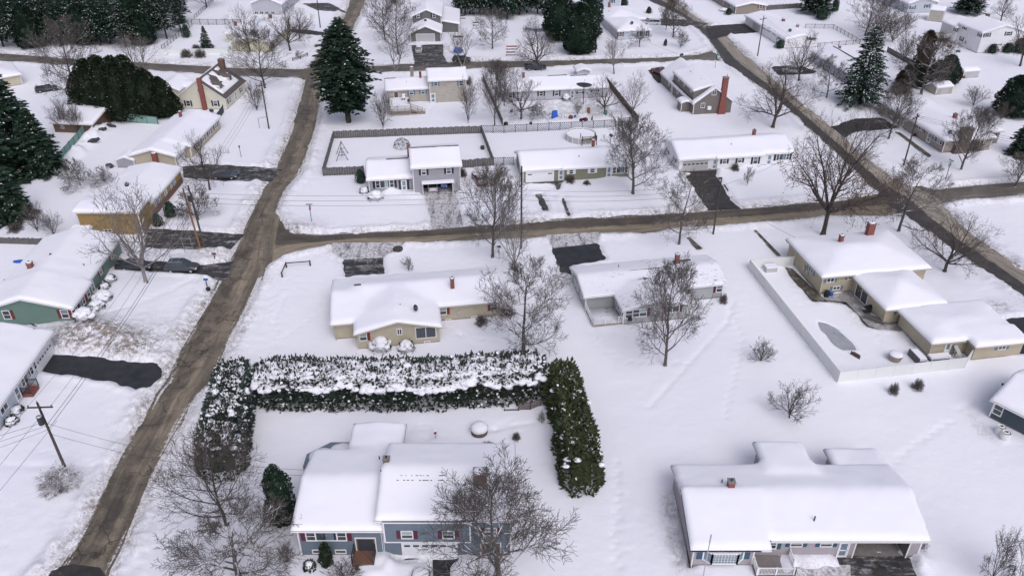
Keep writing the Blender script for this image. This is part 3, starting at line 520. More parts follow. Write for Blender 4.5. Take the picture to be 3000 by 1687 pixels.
# ---------------------------------------------------------------- houses
OV = .42
class House:
    def __init__(s, label, c, x, y, ang, color, cat='house', name='house', trim='trim_white', z0=.2, group=None):
        p = G(c, x, y, z0); s.o = Vector((p.x, p.y, 0)); s.a = math.radians(ang); s.col = color; s.trim = trim
        s.e = empty(name, s.o, s.a, label, cat, group); s.B = []; s.ca, s.sa = math.cos(s.a), math.sin(s.a); s.tr = MB(); s.holes = {}
    def loc(s, p): q = Vector(p) - s.o; return Vector((q.x * s.ca + q.y * s.sa, -q.x * s.sa + q.y * s.ca, q.z))
    def ldir(s, d): return Vector((d.x * s.ca + d.y * s.sa, -d.x * s.sa + d.y * s.ca, d.z))
    def world(s, x, y, z=0): return s.o + Vector((x * s.ca - y * s.sa, x * s.sa + y * s.ca, z))
    # block: footprint, eave height, type, pitch, overhang
    def block(s, x0, y0, x1, y1, ze, ty='gx', p=.33, ov=OV, zb=0.0, color=None):
        s.B.append(dict(x0=x0, y0=y0, x1=x1, y1=y1, ze=ze, ty=ty, p=p, ov=ov, zb=zb, color=color or s.col)); return s
    def rz(s, b, x, y):
        p = b['p']; ze = b['ze']
        if b['ty'] == 'gx': return ze + p * ((b['y1'] - b['y0']) / 2 - np.abs(y - (b['y0'] + b['y1']) / 2))
        if b['ty'] == 'gy': return ze + p * ((b['x1'] - b['x0']) / 2 - np.abs(x - (b['x0'] + b['x1']) / 2))
        if b['ty'] == 'sb': return ze + p * (y - b['y0']) + 0 * x          # rises to the back
        if b['ty'] == 'sf': return ze + p * (b['y1'] - y) + 0 * x          # rises to the front
        if b['ty'] == 'sr': return ze + p * (x - b['x0']) + 0 * y
        if b['ty'] == 'sl': return ze + p * (b['x1'] - x) + 0 * y
        dx = np.minimum(x - b['x0'], b['x1'] - x); dy = np.minimum(y - b['y0'], b['y1'] - y); return ze + p * np.minimum(dx, dy)
    def walls(s):
        groups = {}
        for i, b in enumerate(s.B): groups.setdefault(b['color'], []).append((i, b))
        for colr, L in groups.items():
            w = MB()
            for i, b in L:
                x0, y0, x1, y1, zb = b['x0'], b['y0'], b['x1'], b['y1'], max(b['zb'], .38 if b['zb'] == 0 else b['zb'])
                f = lambda x, y: float(s.rz(b, x, y)) - .16
                xm, ym = (x0 + x1) / 2, (y0 + y1) / 2
                def side(P, zt, tip=None, key=None):
                    (ax, ay), (bx, by) = P; ho = s.holes.get((i, key))
                    if ho:
                        u0, u1, zt1 = ho; L_ = math.hypot(bx - ax, by - ay); q = lambda u: (ax + (bx - ax) * u / L_, ay + (by - ay) * u / L_)
                        z0_, z1_ = zt(ax, ay), zt(bx, by); zz = lambda u: z0_ + (z1_ - z0_) * u / L_
                        for ua, ub, za in ((0, u0, zb), (u0, u1, zt1), (u1, L_, zb)):
                            (cx, cy), (dx, dy) = q(ua), q(ub); w.quad((cx, cy, za), (dx, dy, za), (dx, dy, zz(ub)), (cx, cy, zz(ua)))
                    elif tip: w.quad((ax, ay, zb), (bx, by, zb), (bx, by, zt(bx, by)), tip, (ax, ay, zt(ax, ay)))
                    else: w.quad((ax, ay, zb), (bx, by, zb), (bx, by, zt(bx, by)), (ax, ay, zt(ax, ay)))
                gy_, gx_ = b['ty'] == 'gy', b['ty'] == 'gx'
                side(((x0, y0), (x1, y0)), f, (xm, y0, f(xm, y0)) if gy_ else None, 'F')
                side(((x1, y0), (x1, y1)), f, (x1, ym, f(x1, ym)) if gx_ else None, 'R')
                side(((x1, y1), (x0, y1)), f, (xm, y1, f(xm, y1)) if gy_ else None, 'B')
                side(((x0, y1), (x0, y0)), f, (x0, ym, f(x0, ym)) if gx_ else None, 'L')
            w.build('wall', 'siding_' + colr if colr in SID else colr, s.e)
        fd = MB()
        for i, b in enumerate(s.B):
            if b['zb'] == 0 and b.get('found', 1) and not any(k[0] == i for k in s.holes): fd.box(b['x0'] + .03, b['y0'] + .03, -.1, b['x1'] - .03, b['y1'] - .03, .379)
            elif b['zb'] == 0:
                for k in range(4):
                    x0, y0, x1, y1 = b['x0'] + .03, b['y0'] + .03, b['x1'] - .03, b['y1'] - .03
                    seg = [((x0, y0), (x1, y0), 'F'), ((x1, y0), (x1, y1), 'R'), ((x0, y1), (x1, y1), 'B'), ((x0, y0), (x0, y1), 'L')][k]
                    ho = s.holes.get((i, seg[2])); (ax, ay), (bx, by) = seg[0], seg[1]
                    if ho: fd.beam((ax, ay, .14), (ax + (ho[0]), ay, .14), .1, .47); fd.beam((ax + ho[1], by, .14), (bx, by, .14), .1, .47)
                    else: fd.beam((ax, ay, .14), (bx, by, .14), .1, .47)
        if fd.v: fd.build('foundation', 'foundation', s.e)
        rf = MB()
        for i, b in enumerate(s.B):
            o = b['ov']; X0, Y0, X1, Y1 = b['x0'] - o, b['y0'] - o, b['x1'] + o, b['y1'] + o; xm, ym = (X0 + X1) / 2, (Y0 + Y1) / 2
            z = lambda x, y: float(s.rz(b, x, y)); T = .17
            def slab(P):
                n = len(P); top = [(x, y, zz + .003 * i) for x, y, zz in P]; bot = [(x, y, zz - T) for x, y, zz in top]
                rf.quad(*top, m=1); rf.quad(*bot[::-1])
                for k in range(n): rf.quad(bot[k], bot[(k + 1) % n], top[(k + 1) % n], top[k])
            c = lambda x, y: (x, y, z(x, y))
            if b['ty'] == 'gx': slab([c(X0, Y0), c(X1, Y0), c(X1, ym), c(X0, ym)]); slab([c(X0, ym), c(X1, ym), c(X1, Y1), c(X0, Y1)])
            elif b['ty'] == 'gy': slab([c(X0, Y0), c(xm, Y0), c(xm, Y1), c(X0, Y1)]); slab([c(xm, Y0), c(X1, Y0), c(X1, Y1), c(xm, Y1)])
            elif b['ty'][0] == 's': slab([c(X0, Y0), c(X1, Y0), c(X1, Y1), c(X0, Y1)])
            else:
                hx, hy = (X1 - X0) / 2, (Y1 - Y0) / 2; m = min(hx, hy)
                A, B_ = ((X0 + m, ym), (X1 - m, ym)) if hx >= hy else ((xm, Y0 + m), (xm, Y1 - m))
                cs = [c(X0, Y0), c(X1, Y0), c(X1, Y1), c(X0, Y1)]; r0, r1 = c(*A), c(*B_)
                if hx >= hy: fs = [(cs[0], cs[1], r1, r0), (cs[1], cs[2], r1), (cs[2], cs[3], r0, r1), (cs[3], cs[0], r0)]
                else: fs = [(cs[0], cs[1], r0), (cs[1], cs[2], r1, r0), (cs[2], cs[3], r1), (cs[3], cs[0], r0, r1)]
                for q in fs: rf.quad(*q, m=1)
                rf.quad(*[(x, y, zz - T) for x, y, zz in cs][::-1])
                for k in range(4):
                    a, b2 = cs[k], cs[(k + 1) % 4]; rf.quad((a[0], a[1], a[2] - T), (b2[0], b2[1], b2[2] - T), b2, a)
        s.roof = rf.build('roof', [s.trim, 'shingle'], s.e)
        # corner boards
        for b in s.B:
            for x, y in ((b['x0'], b['y0']), (b['x1'], b['y0'])):
                t = .035; zt = float(s.rz(b, x, y)) - .18; zb = max(b['zb'], .36)
                if b.get('corner', 1): cb = MB(); cb.box(x - t if x == b['x0'] else x - .1, y - t, zb, x + .1 if x == b['x0'] else x + t, y + .02, zt); cb.build('corner_board', s.trim, s.e)
        return s
    def snow(s, idx=None, T=.34, mat='snow_roof', cut=None, shrink=0):
        idx = list(range(len(s.B))) if idx is None else idx; bl = [s.B[i] for i in idx]; q = []
        for b in bl: o = b['ov'] - .03 - shrink; q.append((b['x0'] - o, b['y0'] - o, b['x1'] + o, b['y1'] + o))
        st = .3
        def lines(k0, k1):
            e = sorted(set([round(v, 4) for t in q for v in (t[k0], t[k1])])); L = []
            for a, b2 in zip(e[:-1], e[1:]):
                n = max(1, int(round((b2 - a) / st))); L += [a + (b2 - a) * i / n for i in range(n)]
            return np.array(L + [e[-1]])
        xs, ys = lines(0, 2), lines(1, 3); XX, YY = np.meshgrid(xs, ys); cx = (xs[:-1] + xs[1:]) / 2; cy = (ys[:-1] + ys[1:]) / 2; CX, CY = np.meshgrid(cx, cy)
        inc = np.zeros(CX.shape, bool); Z = np.full(XX.shape, -9.)
        for b, t in zip(bl, q):
            inc |= (CX > t[0]) & (CX < t[2]) & (CY > t[1]) & (CY < t[3]); m = (XX >= t[0] - 1e-3) & (XX <= t[2] + 1e-3) & (YY >= t[1] - 1e-3) & (YY <= t[3] + 1e-3)
            Z = np.where(m, np.maximum(Z, s.rz(b, XX, YY)), Z)
        if cut is not None: inc &= ~cut(CX, CY)
        seg = []
        ny_, nx_ = inc.shape
        P_ = np.pad(inc, 1)
        for j in range(ny_):
            for i in range(nx_):
                if not inc[j, i]: continue
                if not P_[j, i + 1]: seg.append((xs[i], ys[j], xs[i + 1], ys[j]))
                if not P_[j + 2, i + 1]: seg.append((xs[i], ys[j + 1], xs[i + 1], ys[j + 1]))
                if not P_[j + 1, i]: seg.append((xs[i], ys[j], xs[i], ys[j + 1]))
                if not P_[j + 1, i + 2]: seg.append((xs[i + 1], ys[j], xs[i + 1], ys[j + 1]))
        sg = np.array(seg); px, py = XX.ravel(), YY.ravel()
        lo_x, hi_x = np.minimum(sg[:, 0], sg[:, 2]), np.maximum(sg[:, 0], sg[:, 2]); lo_y, hi_y = np.minimum(sg[:, 1], sg[:, 3]), np.maximum(sg[:, 1], sg[:, 3])
        dx = np.maximum(np.maximum(lo_x[None] - px[:, None], px[:, None] - hi_x[None]), 0); dy = np.maximum(np.maximum(lo_y[None] - py[:, None], py[:, None] - hi_y[None]), 0)
        D = np.sqrt((dx ** 2 + dy ** 2).min(1)).reshape(XX.shape)
        Zr = Z.copy()
        for _ in range(5):
            Zp = np.pad(Zr, 1, mode='edge'); ok = np.pad(Zr, 1, mode='edge') > 0; A = np.zeros_like(Zr); C_ = np.zeros_like(Zr)
            for a, b2 in ((0, 1), (2, 1), (1, 0), (1, 2), (1, 1)):
                v = Zp[a:a + Zr.shape[0], b2:b2 + Zr.shape[1]]; k = v > 0; A += np.where(k, v, 0); C_ += k
            Zr = np.where((Zr > 0) & (D > .25), A / np.maximum(C_, 1), Zr)
        W2 = np.stack([px + s.o.x, py + s.o.y], 1); nz = (vnoise(W2, 2.2, 11).reshape(XX.shape) - .5) * .07 + (vnoise(W2, 5.5, 14).reshape(XX.shape) - .5) * .13 + (vnoise(W2, .8, 12).reshape(XX.shape) - .5) * .03
        nzt = (vnoise(W2, .9, 13).reshape(XX.shape) - .5)
        prof = np.sqrt(np.clip(1 - (1 - np.clip(D / .55, 0, 1)) ** 2, 0, 1))
        Zt = np.maximum(Z, Zr) * 1.0; Zt = np.where(D > .3, np.maximum(Zr, Z - .12), Z) + T * (.45 + .55 * prof) + 1.5 * nz * prof * min(1, T / .2) + nzt * .16 * min(1, T / .3) * (1 - prof)
        m = MB(); vid = -np.ones(XX.shape, int)
        # the edge leans out a little over the eave
        for j in range(ny_):
            for i in range(nx_):
                if inc[j, i]:
                    for a, b2 in ((j, i), (j, i + 1), (j + 1, i + 1), (j + 1, i)):
                        if vid[a, b2] < 0: vid[a, b2] = len(m.v); m.v.append((XX[a, b2], YY[a, b2], Zt[a, b2]))
                    m.f.append((vid[j, i], vid[j, i + 1], vid[j + 1, i + 1], vid[j + 1, i])); m.m.append(0)
        lowv = {}
        def low(a, b2):
            if (a, b2) not in lowv: lowv[(a, b2)] = len(m.v); m.v.append((XX[a, b2], YY[a, b2], Z[a, b2] + .005))
            return lowv[(a, b2)]
        for j in range(ny_):
            for i in range(nx_):
                if not inc[j, i]: continue
                for cond, A, B_ in ((not P_[j, i + 1], (j, i), (j, i + 1)), (not P_[j + 2, i + 1], (j + 1, i + 1), (j + 1, i)), (not P_[j + 1, i], (j + 1, i), (j, i)), (not P_[j + 1, i + 2], (j, i + 1), (j + 1, i + 1))):
                    if cond: m.f.append((low(*A), low(*B_), vid[B_], vid[A])); m.m.append(0)
        return m.build('roof_snow', mat, s.e, True)
    # point on a wall plane seen at a survey point -> (u, z)
    def hit(s, face, c, x, y):
        k, i = face[0], int(face[1:] or 0); b = s.B[i]; d = s.ldir(ray(c, x, y)); o = s.loc((0, 0, CAM_H))
        if k in 'FB': t = (b['y0' if k == 'F' else 'y1'] - o.y) / d.y; return o.x + d.x * t, o.z + d.z * t
        t = (b['x0' if k == 'L' else 'x1'] - o.x) / d.x; return o.y + d.y * t, o.z + d.z * t
    def frame(s, face):
        k, i = face[0], int(face[1:] or 0); b = s.B[i]
        if k == 'F': return lambda u, z, d: (u, b['y0'] - d, z)
        if k == 'B': return lambda u, z, d: (-u, b['y1'] + d, z)
        if k == 'L': return lambda u, z, d: (b['x0'] - d, -u, z)
        return lambda u, z, d: (b['x1'] + d, u, z)
    def win(s, face, c, x, y, w=.95, h=1.25, sty='w', sh=None, sides='LR', z=None, u=None):
        if c is not None:
            uu, zz = s.hit(face, c, x, y); u = uu if u is None else u; z = zz if z is None else z
        b = s.B[int(face[1:] or 0)]
        if face[0] in 'LB': u = -u
        if sty not in 'b': z = min(z, b['ze'] - .42 - h / 2) if face[0] == ('F' if b['ty'] != 'gy' else 'R') else z
        P = s.frame(face); fr = MB()
        def bx(mb, u0, u1, z0, z1, d0, d1, m=0): mb.hexa([P(u0, z0, d0), P(u1, z0, d0), P(u1, z0, d1), P(u0, z0, d1), P(u0, z1, d0), P(u1, z1, d0), P(u1, z1, d1), P(u0, z1, d1)], m)
        u0, u1, z0, z1 = u - w / 2, u + w / 2, z - h / 2, z + h / 2; t = .09
        if sty in 'wpsbc':
            bx(fr, u0, u1, z1 - t, z1, -.02, .07); bx(fr, u0, u1, z0, z0 + t, -.02, .09); bx(fr, u0, u0 + t, z0 + t, z1 - t, -.02, .07); bx(fr, u1 - t, u1, z0 + t, z1 - t, -.02, .07)
            if sty == 'w': bx(fr, u0 + t, u1 - t, z - .03, z + .03, 0, .055)
            if sty == 's': bx(fr, u - .04, u + .04, z0 + t, z1 - t, 0, .055)
            if sty == 'p':
                for q in (.24, .76): bx(fr, u0 + w * q - .06, u0 + w * q + .06, z0 + t, z1 - t, 0, .06)
                for q in (.12, .88): bx(fr, u0 + w * q - .13 * w, u0 + w * q + .1 * w, z - .02, z + .02, 0, .05) if w > 2 else None
            f = fr.build('window', 'trim_white', s.e)
            pn = MB(); bx(pn, u0 + t, u1 - t, z0 + t, z1 - t, 0, .02)
            if sty == 'p': bx(pn, u - w * .02, u + w * .18, z0 + t, z1 - t, .02, .03, 1)
            elif sty in 'w' and (int(u * 7 + z * 3) % 3): bx(pn, u0 + t, u1 - t, z, z1 - t, .02, .028, 1)
            pn.build('pane', ['glass', 'curtain' if (int(u * 5) % 2) else 'glass_bright'], f)
            if sh:
                hw = .36 if sty != 'p' else .42
                for sd_ in sides:
                    m = MB(); a = (u0 - hw - .03) if sd_ == 'L' else (u1 + .03); bx(m, a, a + hw, z0, z1, .005, .05)
                    for k in range(5): bx(m, a + .05, a + hw - .05, z0 + h * (.08 + k * .18), z0 + h * (.2 + k * .18), .05, .058)
                    m.build('shutter', 'shutter_' + sh, f)
        elif sty in 'dD':
            z0 = z - h / 2; bx(fr, u0, u1, z1 - t, z1, 0, .08); bx(fr, u0, u0 + t, z0, z1 - t, 0, .08); bx(fr, u1 - t, u1, z0, z1 - t, 0, .08); f = fr.build('door', 'trim_white', s.e)
            lf = MB(); bx(lf, u0 + t, u1 - t, z0, z1 - t, .0, .04); l = lf.build('door_panel', 'door_white' if sty == 'd' else 'door_wood', f)
            gl = MB(); bx(gl, u0 + t + .12, u1 - t - .12, z0 + h * (.5 if sty == 'd' else .12), z1 - t - .12, .04, .05); bx(gl, u0 + t + .12, u1 - t - .12, z0 + h * .12, z0 + h * .42, .04, .048) if sty == 'd' and w > .9 else None; gl.build('door_glass', 'glass_bright' if sty == 'd' else 'glass', f)
            kb = MB(); bx(kb, u1 - t - .1, u1 - t - .05, z0 + h * .45, z0 + h * .48, .04, .09); kb.build('handle', 'metal_dark', f)
        elif sty in 'gGxX':
            bx(fr, u0 - .1, u1 + .1, z1, z1 + .12, 0, .05); bx(fr, u0 - .1, u0, z0, z1, 0, .05); bx(fr, u1, u1 + .1, z0, z1, 0, .05); f = fr.build('garage_door', 'trim_white', s.e)
            pn = MB(); n = 4
            for k in range(n): bx(pn, u0, u1, z0 + h * k / n + .015, z0 + h * (k + 1) / n, .0, .03)
            pn.build('door_panel', 'door_white' if sty in 'gG' else 'trim_grey', f)
            if sty in 'GX':
                wn = MB(); K = 6 if w > 3 else 4; zz = z0 + h * .66
                for k in range(K): wn = MB(); c0 = u0 + w * (k + .5) / K; bx(wn, c0 - w * .055, c0 + w * .055, zz - .12, zz + .14, .03, .036); wn.build('door_window', 'glass', f)
            elif sty == 'g' and w > 3:
                for q0 in (u0 + .25, u1 - 1.): wn = MB(); bx(wn, q0, q0 + .75, z0 + h * .66, z0 + h * .75, .03, .036); wn.build('door_window', 'glass', f)
        return f
    def chimney(s, x, y, zb, w, d, h, mat='brick_red', cap=True, snowcap=True, name='chimney', pots=1):
        m = MB(); m.box(x - w / 2, y - d / 2, zb, x + w / 2, y + d / 2, zb + h); c = m.build(name, mat, s.e)
        m = MB(); m.box(x - w / 2 - .06, y - d / 2 - .06, zb + h, x + w / 2 + .06, y + d / 2 + .06, zb + h + .08); m.build('cap', 'concrete', c)
        m = MB()
        for k in range(pots): xx = x + (k - (pots - 1) / 2) * .35; m.tube([(xx, y, zb + h + .08), (xx, y, zb + h + .32)], .09, 8)
        m.build('flue', 'metal_dark', c)
        if snowcap: m = MB(); m.blob((x, y, zb + h + .1), (w * .52, d * .52, .13), int(x * 7), 10, 6, 0, .06); m.build('snow_cap', 'snow_clump', c, True)
        return c
    def pipe(s, x, y, h=.55, r=.06):
        z = max(float(s.rz(b, x, y)) for b in s.B if b['x0'] - .4 < x < b['x1'] + .4 and b['y0'] - .4 < y < b['y1'] + .4)
        m = MB(); m.tube([(x, y, z), (x, y, z + .3 + h)], r, 8); return m.build('vent_pipe', 'metal_dark', s.e)
    def dish(s, x, y, z, r=.38, az=-2.2, el=.6):
        d = Vector((math.cos(az) * math.cos(el), math.sin(az) * math.cos(el), math.sin(el))); c = Vector((x, y, z + .75)); m = MB()
        m.tube([(x, y, z), (x, y, z + .55), tuple(c)], .035, 6); m.tube([tuple(c - d * .02), tuple(c + d * .55 - Vector((0, 0, .28)))], .025, 5)
        m.blob(c + d * .55 - Vector((0, 0, .25)), .07, 1); o = m.build('satellite_dish', 'metal_light', s.e)
        m = MB(); a = d.orthogonal().normalized(); b = d.cross(a); n = 18; ring = []
        for k in range(4):
            rr = r * k / 3; ring.append([c + a * (math.cos(t * 2 * math.pi / n) * rr) + b * (math.sin(t * 2 * math.pi / n) * rr) + d * (.35 * rr * rr / r) for t in range(n)])
        for k in range(3):
            for t in range(n): m.quad(ring[k][t], ring[k][(t + 1) % n], ring[k + 1][(t + 1) % n], ring[k + 1][t])
        m.build('reflector', 'metal_dark', o, True); return o
    def ridge_strip(s, x0, y0, x1, y1, z, w=.28):
        m = MB(); m.beam((x0, y0, z), (x1, y1, z), w, .12); m.build('bare_ridge', 'shingle', s.e)  # thin dark box added above the snow to show the bare ridge line
    def box(s, name, mat, *b): m = MB(); m.box(*b); return m.build(name, mat, s.e)
    def gutter_spout(s, x, y, ze):
        g_ = MB(); g_.tube([(x, y - .3, ze - .15), (x, y - .08, ze - .5), (x, y - .08, .35), (x, y - .35, .28)], .045, 6); g_.build('downspout', s.trim, s.e)
    def done(s):
        pass
def railing(name, mat, P, h=.95, zb=0, parent=None, step=.16, post=1.6, snow=True):
    m = MB(); P = [Vector(p) for p in P]
    for a, b in zip(P[:-1], P[1:]):
        L = (b - a).length; up = Vector((0, 0, h)); m.beam(a + up, b + up, .09, .06); m.beam(a + Vector((0, 0, .12)), b + Vector((0, 0, .12)), .05, .05)
        for k in range(int(L / step) + 1): q = a.lerp(b, k * step / L); m.box(q.x - .02, q.y - .02, q.z + .1, q.x + .02, q.y + .02, q.z + h)
        for k in range(int(L / post) + 2): q = a.lerp(b, min(1, k * post / L)); m.box(q.x - .05, q.y - .05, q.z - .05, q.x + .05, q.y + .05, q.z + h + .08)
    o = m.build(name, mat, parent)
    return o
# --- blue split level, bottom centre
H = House('blue-grey split-level house with dark red shutters, nearest the camera at bottom centre', 'B1', 2260, 1295, 0, 'blue')
H.block(0, 0, 7.6, 9.4, 4.0, 'gx', .26).block(7.6, 0, 19.2, 8.9, 5.3, 'gx', .30).block(3.2, 9.1, 7.9, 13.6, 3.6, 'gy', .1).block(7.9, -.5, 15.6, .1, 5.2, 'sb', 0.0, .05, 2.6)
H.walls(); H.snow([0, 2], .42); H.snow([1], .42)
for x, sh in ((2.85, 'maroon'),): H.win('F0', 'Q4', 745, 320, 3.7, 1.15, 'p', 'maroon')
H.win('F0', 'Q4', 590, 605, 1.05, .5, 'b'); H.win('F0', 'Q4', 1020, 605, 1.05, .5, 'b')
H.win('F0', 'Q4', 1500, 495, 1.9, 2.15, 'D'); H.win('F3', 'Q4', 2270, 290, 1.1, 1.0, 'w', 'maroon'); H.win('F3', 'B2', 802, 1137, 1.1, 1.0, 'w', 'maroon'); H.win('F1', 'B2', 1120, 1115, 1.1, 1.0, 'w', 'maroon')
H.win('F1', 'B2', 665, 1275, 4.9, 2.1, 'G', z=1.2); H.win('F1', 'B2', 1120, 1275, 1.9, 1.9, 'D', z=1.1)
H.chimney(16.4, 3.0, 5.9, 1.15, .9, 1.9, 'brick_brown'); H.chimney(7.6, 5.4, 5.4, .55, .55, 1.7, 'brick_brown', snowcap=False)
H.pipe(6.5, 7.5); H.pipe(12, 7.3, .1); H.pipe(18.2, 4.8, .1); H.ridge_strip(7.2, 4.2, 8.2, 4.2, 6.75)
m = MB(); m.box(7.9, -.56, 2.56, 15.6, -.5, 2.66); m.box(7.86, -.56, 2.6, 7.96, -.44, 5.0); m.box(15.5, -.56, 2.6, 15.6, -.44, 5.0); m.build('trim_board', 'trim_white', H.e)
m = MB()
for k in range(4): m.box(9.0 + 0 * k, 3.62 - .0, 6.6, 9.05, 3.66, 6.7)
random.seed(3); mm = MB()
for k in range(34): x = 8.9 + random.random() ** 2.2 * 5.6; z = 6.60 if k % 2 else 6.72; y = 3.1 if k % 2 else 3.55; mm.blob((x, y, float(H.rz(H.B[1], x, y)) + .40), (.05 + .11 * random.random() ** 2, .05, .035), k)
mm.build('bare_patch', 'shingle', H.e)
st = MB(); st.box(4.9, -1.5, 0, 6.9, -.0, .95); st.box(5.2, -1.9, 0, 6.6, -1.5, .6); sp = st.build('porch_step', 'brick_brown', H.e)
railing('railing', 'metal_dark', [(4.95, -.1, .95), (4.95, -1.45, .95)], .85, 0, H.e, .5); railing('railing', 'metal_dark', [(6.85, -.1, .95), (6.85, -1.45, .95)], .85, 0, H.e, .5)
H.done(); H_BLUE = H
# --- lilac ranch, bottom right
H = House('lilac-grey ranch house with bay window, teal shutters and open double garage', 'B3', 60, 1370, 0, 'lilac')
H.block(0, 0, 5.5, 9.6, 2.8, 'gx', .27).block(5.5, 1.0, 20.9, 9.6, 2.8, 'gx', .30).block(8.8, 8.5, 12.9, 12.4, 3.2, 'sf', .10).block(16.1, 9.0, 20.6, 12.2, 2.5, 'sf', .10)
H.B[0]['x1'] = 5.5; H.B.append(dict(x0=0, y0=0.0, x1=6.4, y1=5.0, ze=2.8, ty='sb', p=.27, ov=OV, zb=2.6, color='lilac', corner=0))
H.holes[(1, 'F')] = (9.5, 14.3, 2.35)
H.walls(); H.snow([0, 1, 2, 4], .44); H.snow([3], .40)
f = H.win('F0', None, 0, 0, 2.2, 1.25, 'c', 'teal', 'LR', 1.75, 2.75)
bw = MB(); bw.quad((.95, 0, 1.1), (1.6, -.55, 1.1), (3.9, -.55, 1.1), (4.55, 0, 1.1)); bw.quad((.95, 0, 2.45), (4.55, 0, 2.45), (3.9, -.55, 2.45), (1.6, -.55, 2.45))
for a, b in (((.95, 0), (1.6, -.55)), ((1.6, -.55), (3.9, -.55)), ((3.9, -.55), (4.55, 0))):
    bw.beam((a[0], a[1], 1.13), (b[0], b[1], 1.13), .12, .14); bw.beam((a[0], a[1], 2.42), (b[0], b[1], 2.42), .12, .12)
    for q in (0, 1): p = (a[0] + (b[0] - a[0]) * q, a[1] + (b[1] - a[1]) * q); bw.box(p[0] - .07, p[1] - .07, 1.1, p[0] + .07, p[1] + .07, 2.45)
bo = bw.build('bay_window', 'trim_white', H.e)
gp = MB()
for a, b in (((1.0, -.03), (1.62, -.52)), ((1.65, -.53), (3.85, -.53)), ((3.88, -.52), (4.5, -.03))): gp.quad((a[0], a[1], 1.2), (b[0], b[1], 1.2), (b[0], b[1], 2.36), (a[0], a[1], 2.36))
gp.build('pane', 'glass_bright', bo); mu = MB()
for k in range(1, 8): x = 1.65 + 2.2 * k / 8; mu.box(x - .015, -.56, 1.2, x + .015, -.54, 2.36)
for k in range(1, 4): mu.box(1.65, -.565, 1.2 + .29 * k, 3.85, -.545, 1.23 + .29 * k)
mu.build('muntin', 'trim_white', bo)
for u in (.62, 4.88): m = MB(); m.box(u - .25, -.06, 1.15, u + .25, -.01, 2.4); m.build('shutter', 'shutter_teal', H.e)
H.win('F1', 'B3', 855, 1195, 1.15, .8, 'w', 'teal'); H.win('F1', 'B3', 1080, 1195, 1.15, .8, 'w', 'teal'); H.win('F1', 'B3', 672, 1200, .9, 1.1, 'w', 'teal', 'R'); H.win('F1', 'B3', 1200, 1250, 1.0, 2.0, 'd', z=1.2)
gi = MB(); gi.box(15.1, 1.15, .02, 19.7, 8.8, .03); gi.box(14.9, 8.8, 0, 19.9, 8.9, 2.7); gi.box(14.9, 1.1, 0, 15.0, 8.8, 2.7); gi.box(19.8, 1.1, 0, 19.9, 8.8, 2.7); gi.build('garage_interior', 'concrete', H.e)
m = MB(); m.box(14.88, .94, 2.35, 19.92, 1.02, 2.47); m.box(14.88, .94, 0, 15.0, 1.02, 2.35); m.box(19.8, .94, 0, 19.92, 1.02, 2.35); m.build('garage_frame', 'trim_white', H.e)
H.chimney(4.3, 5.6, 3.6, .6, .6, 1.5, 'brick_red', snowcap=False); H.pipe(3.7, 6.4); H.pipe(11.2, 2.2, .7, .07)
m = MB(); m.box(5.5, -1.3, .3, 9.2, .95, .45); m.build('porch_deck', 'deck_grey', H.e)
for P in ([(5.7, -1.2, .45), (9.0, -1.2, .45)], [(9.1, .9, .45), (9.1, -.3, .45)], [(5.6, -.0, .45), (5.6, -1.2, .45)], [(9.0, -1.2, .45), (9.7, -1.7, 0.2)]): railing('railing', 'trim_white', P, .9, 0, H.e, .13)
m = MB(); m.tube([(.6, -2.0, 0), (.6, -2.0, 5.6)], .05, 8); m.tube([(.6, -2.0, 5.6), (.6, -2.0, 6.6)], .07, 6); o = m.build('flagpole', 'metal_light'); o.location = H.o; tag(o, 'thin metal pole standing in front of the lilac ranch house bay window', 'flagpole')
H.gutter_spout(0.0, 0, 2.8); H.done(); H_LILAC = H
# --- tan ranch in the middle, behind the long hedge
H = House('sand coloured ranch house with dark red shutters and low gable behind the long hedge', 'M2', 130, 1195, 9, 'sand', trim='trim_tan')
H.block(0, 0, 10.2, 9.0, 2.75, 'gy', .25).block(-2.9, 2.6, 0.2, 12.7, 2.75, 'gx', .22).block(0, 4.7, 18.6, 12.7, 2.75, 'gx', .30)
H.walls(); H.snow(None, .42)
H.win('F0', 'Q1', 532, 972, .95, 1.2, 'w', 'red', 'R'); H.win('F0', 'Q1', 988, 907, .65, .95, 's'); H.win('F0', 'Q1', 1320, 915, 2.6, 1.75, 's'); H.win('F0', 'Q1', 1337, 1035, .8, .3, 'b')
H.win('F2', 'Q1', 1535, 620, .95, 1.15, 'w', 'red', 'R'); H.win('F2', 'Q1', 2180, 547, .95, 1.15, 'w', 'red', 'L'); H.win('F2', 'Q1', 1603, 757, .8, .28, 'b'); H.win('F2', 'Q1', 1928, 720, .8, .28, 'b')
H.chimney(12.6, 7.0, 3.6, .5, .5, 1.6, 'brick_red'); H.dish(7.4, 2.2, 3.5, .42, -.6, .5); H.pipe(5.6, 3.2, .2); H.box('antenna_bracket', 'metal_dark', -.2, 8.8, 4.0, .7, 8.9, 4.4)
H.box('meter_box', 'metal_light', 12.9, 4.5, 1.2, 13.3, 4.68, 1.7); H.gutter_spout(-2.8, 2.6, 2.7); H.gutter_spout(18.6, 4.7, 2.7); H.done(); H_TAN = H
m = MB(); m.box(0, 0, 0, .3, .3, .3)
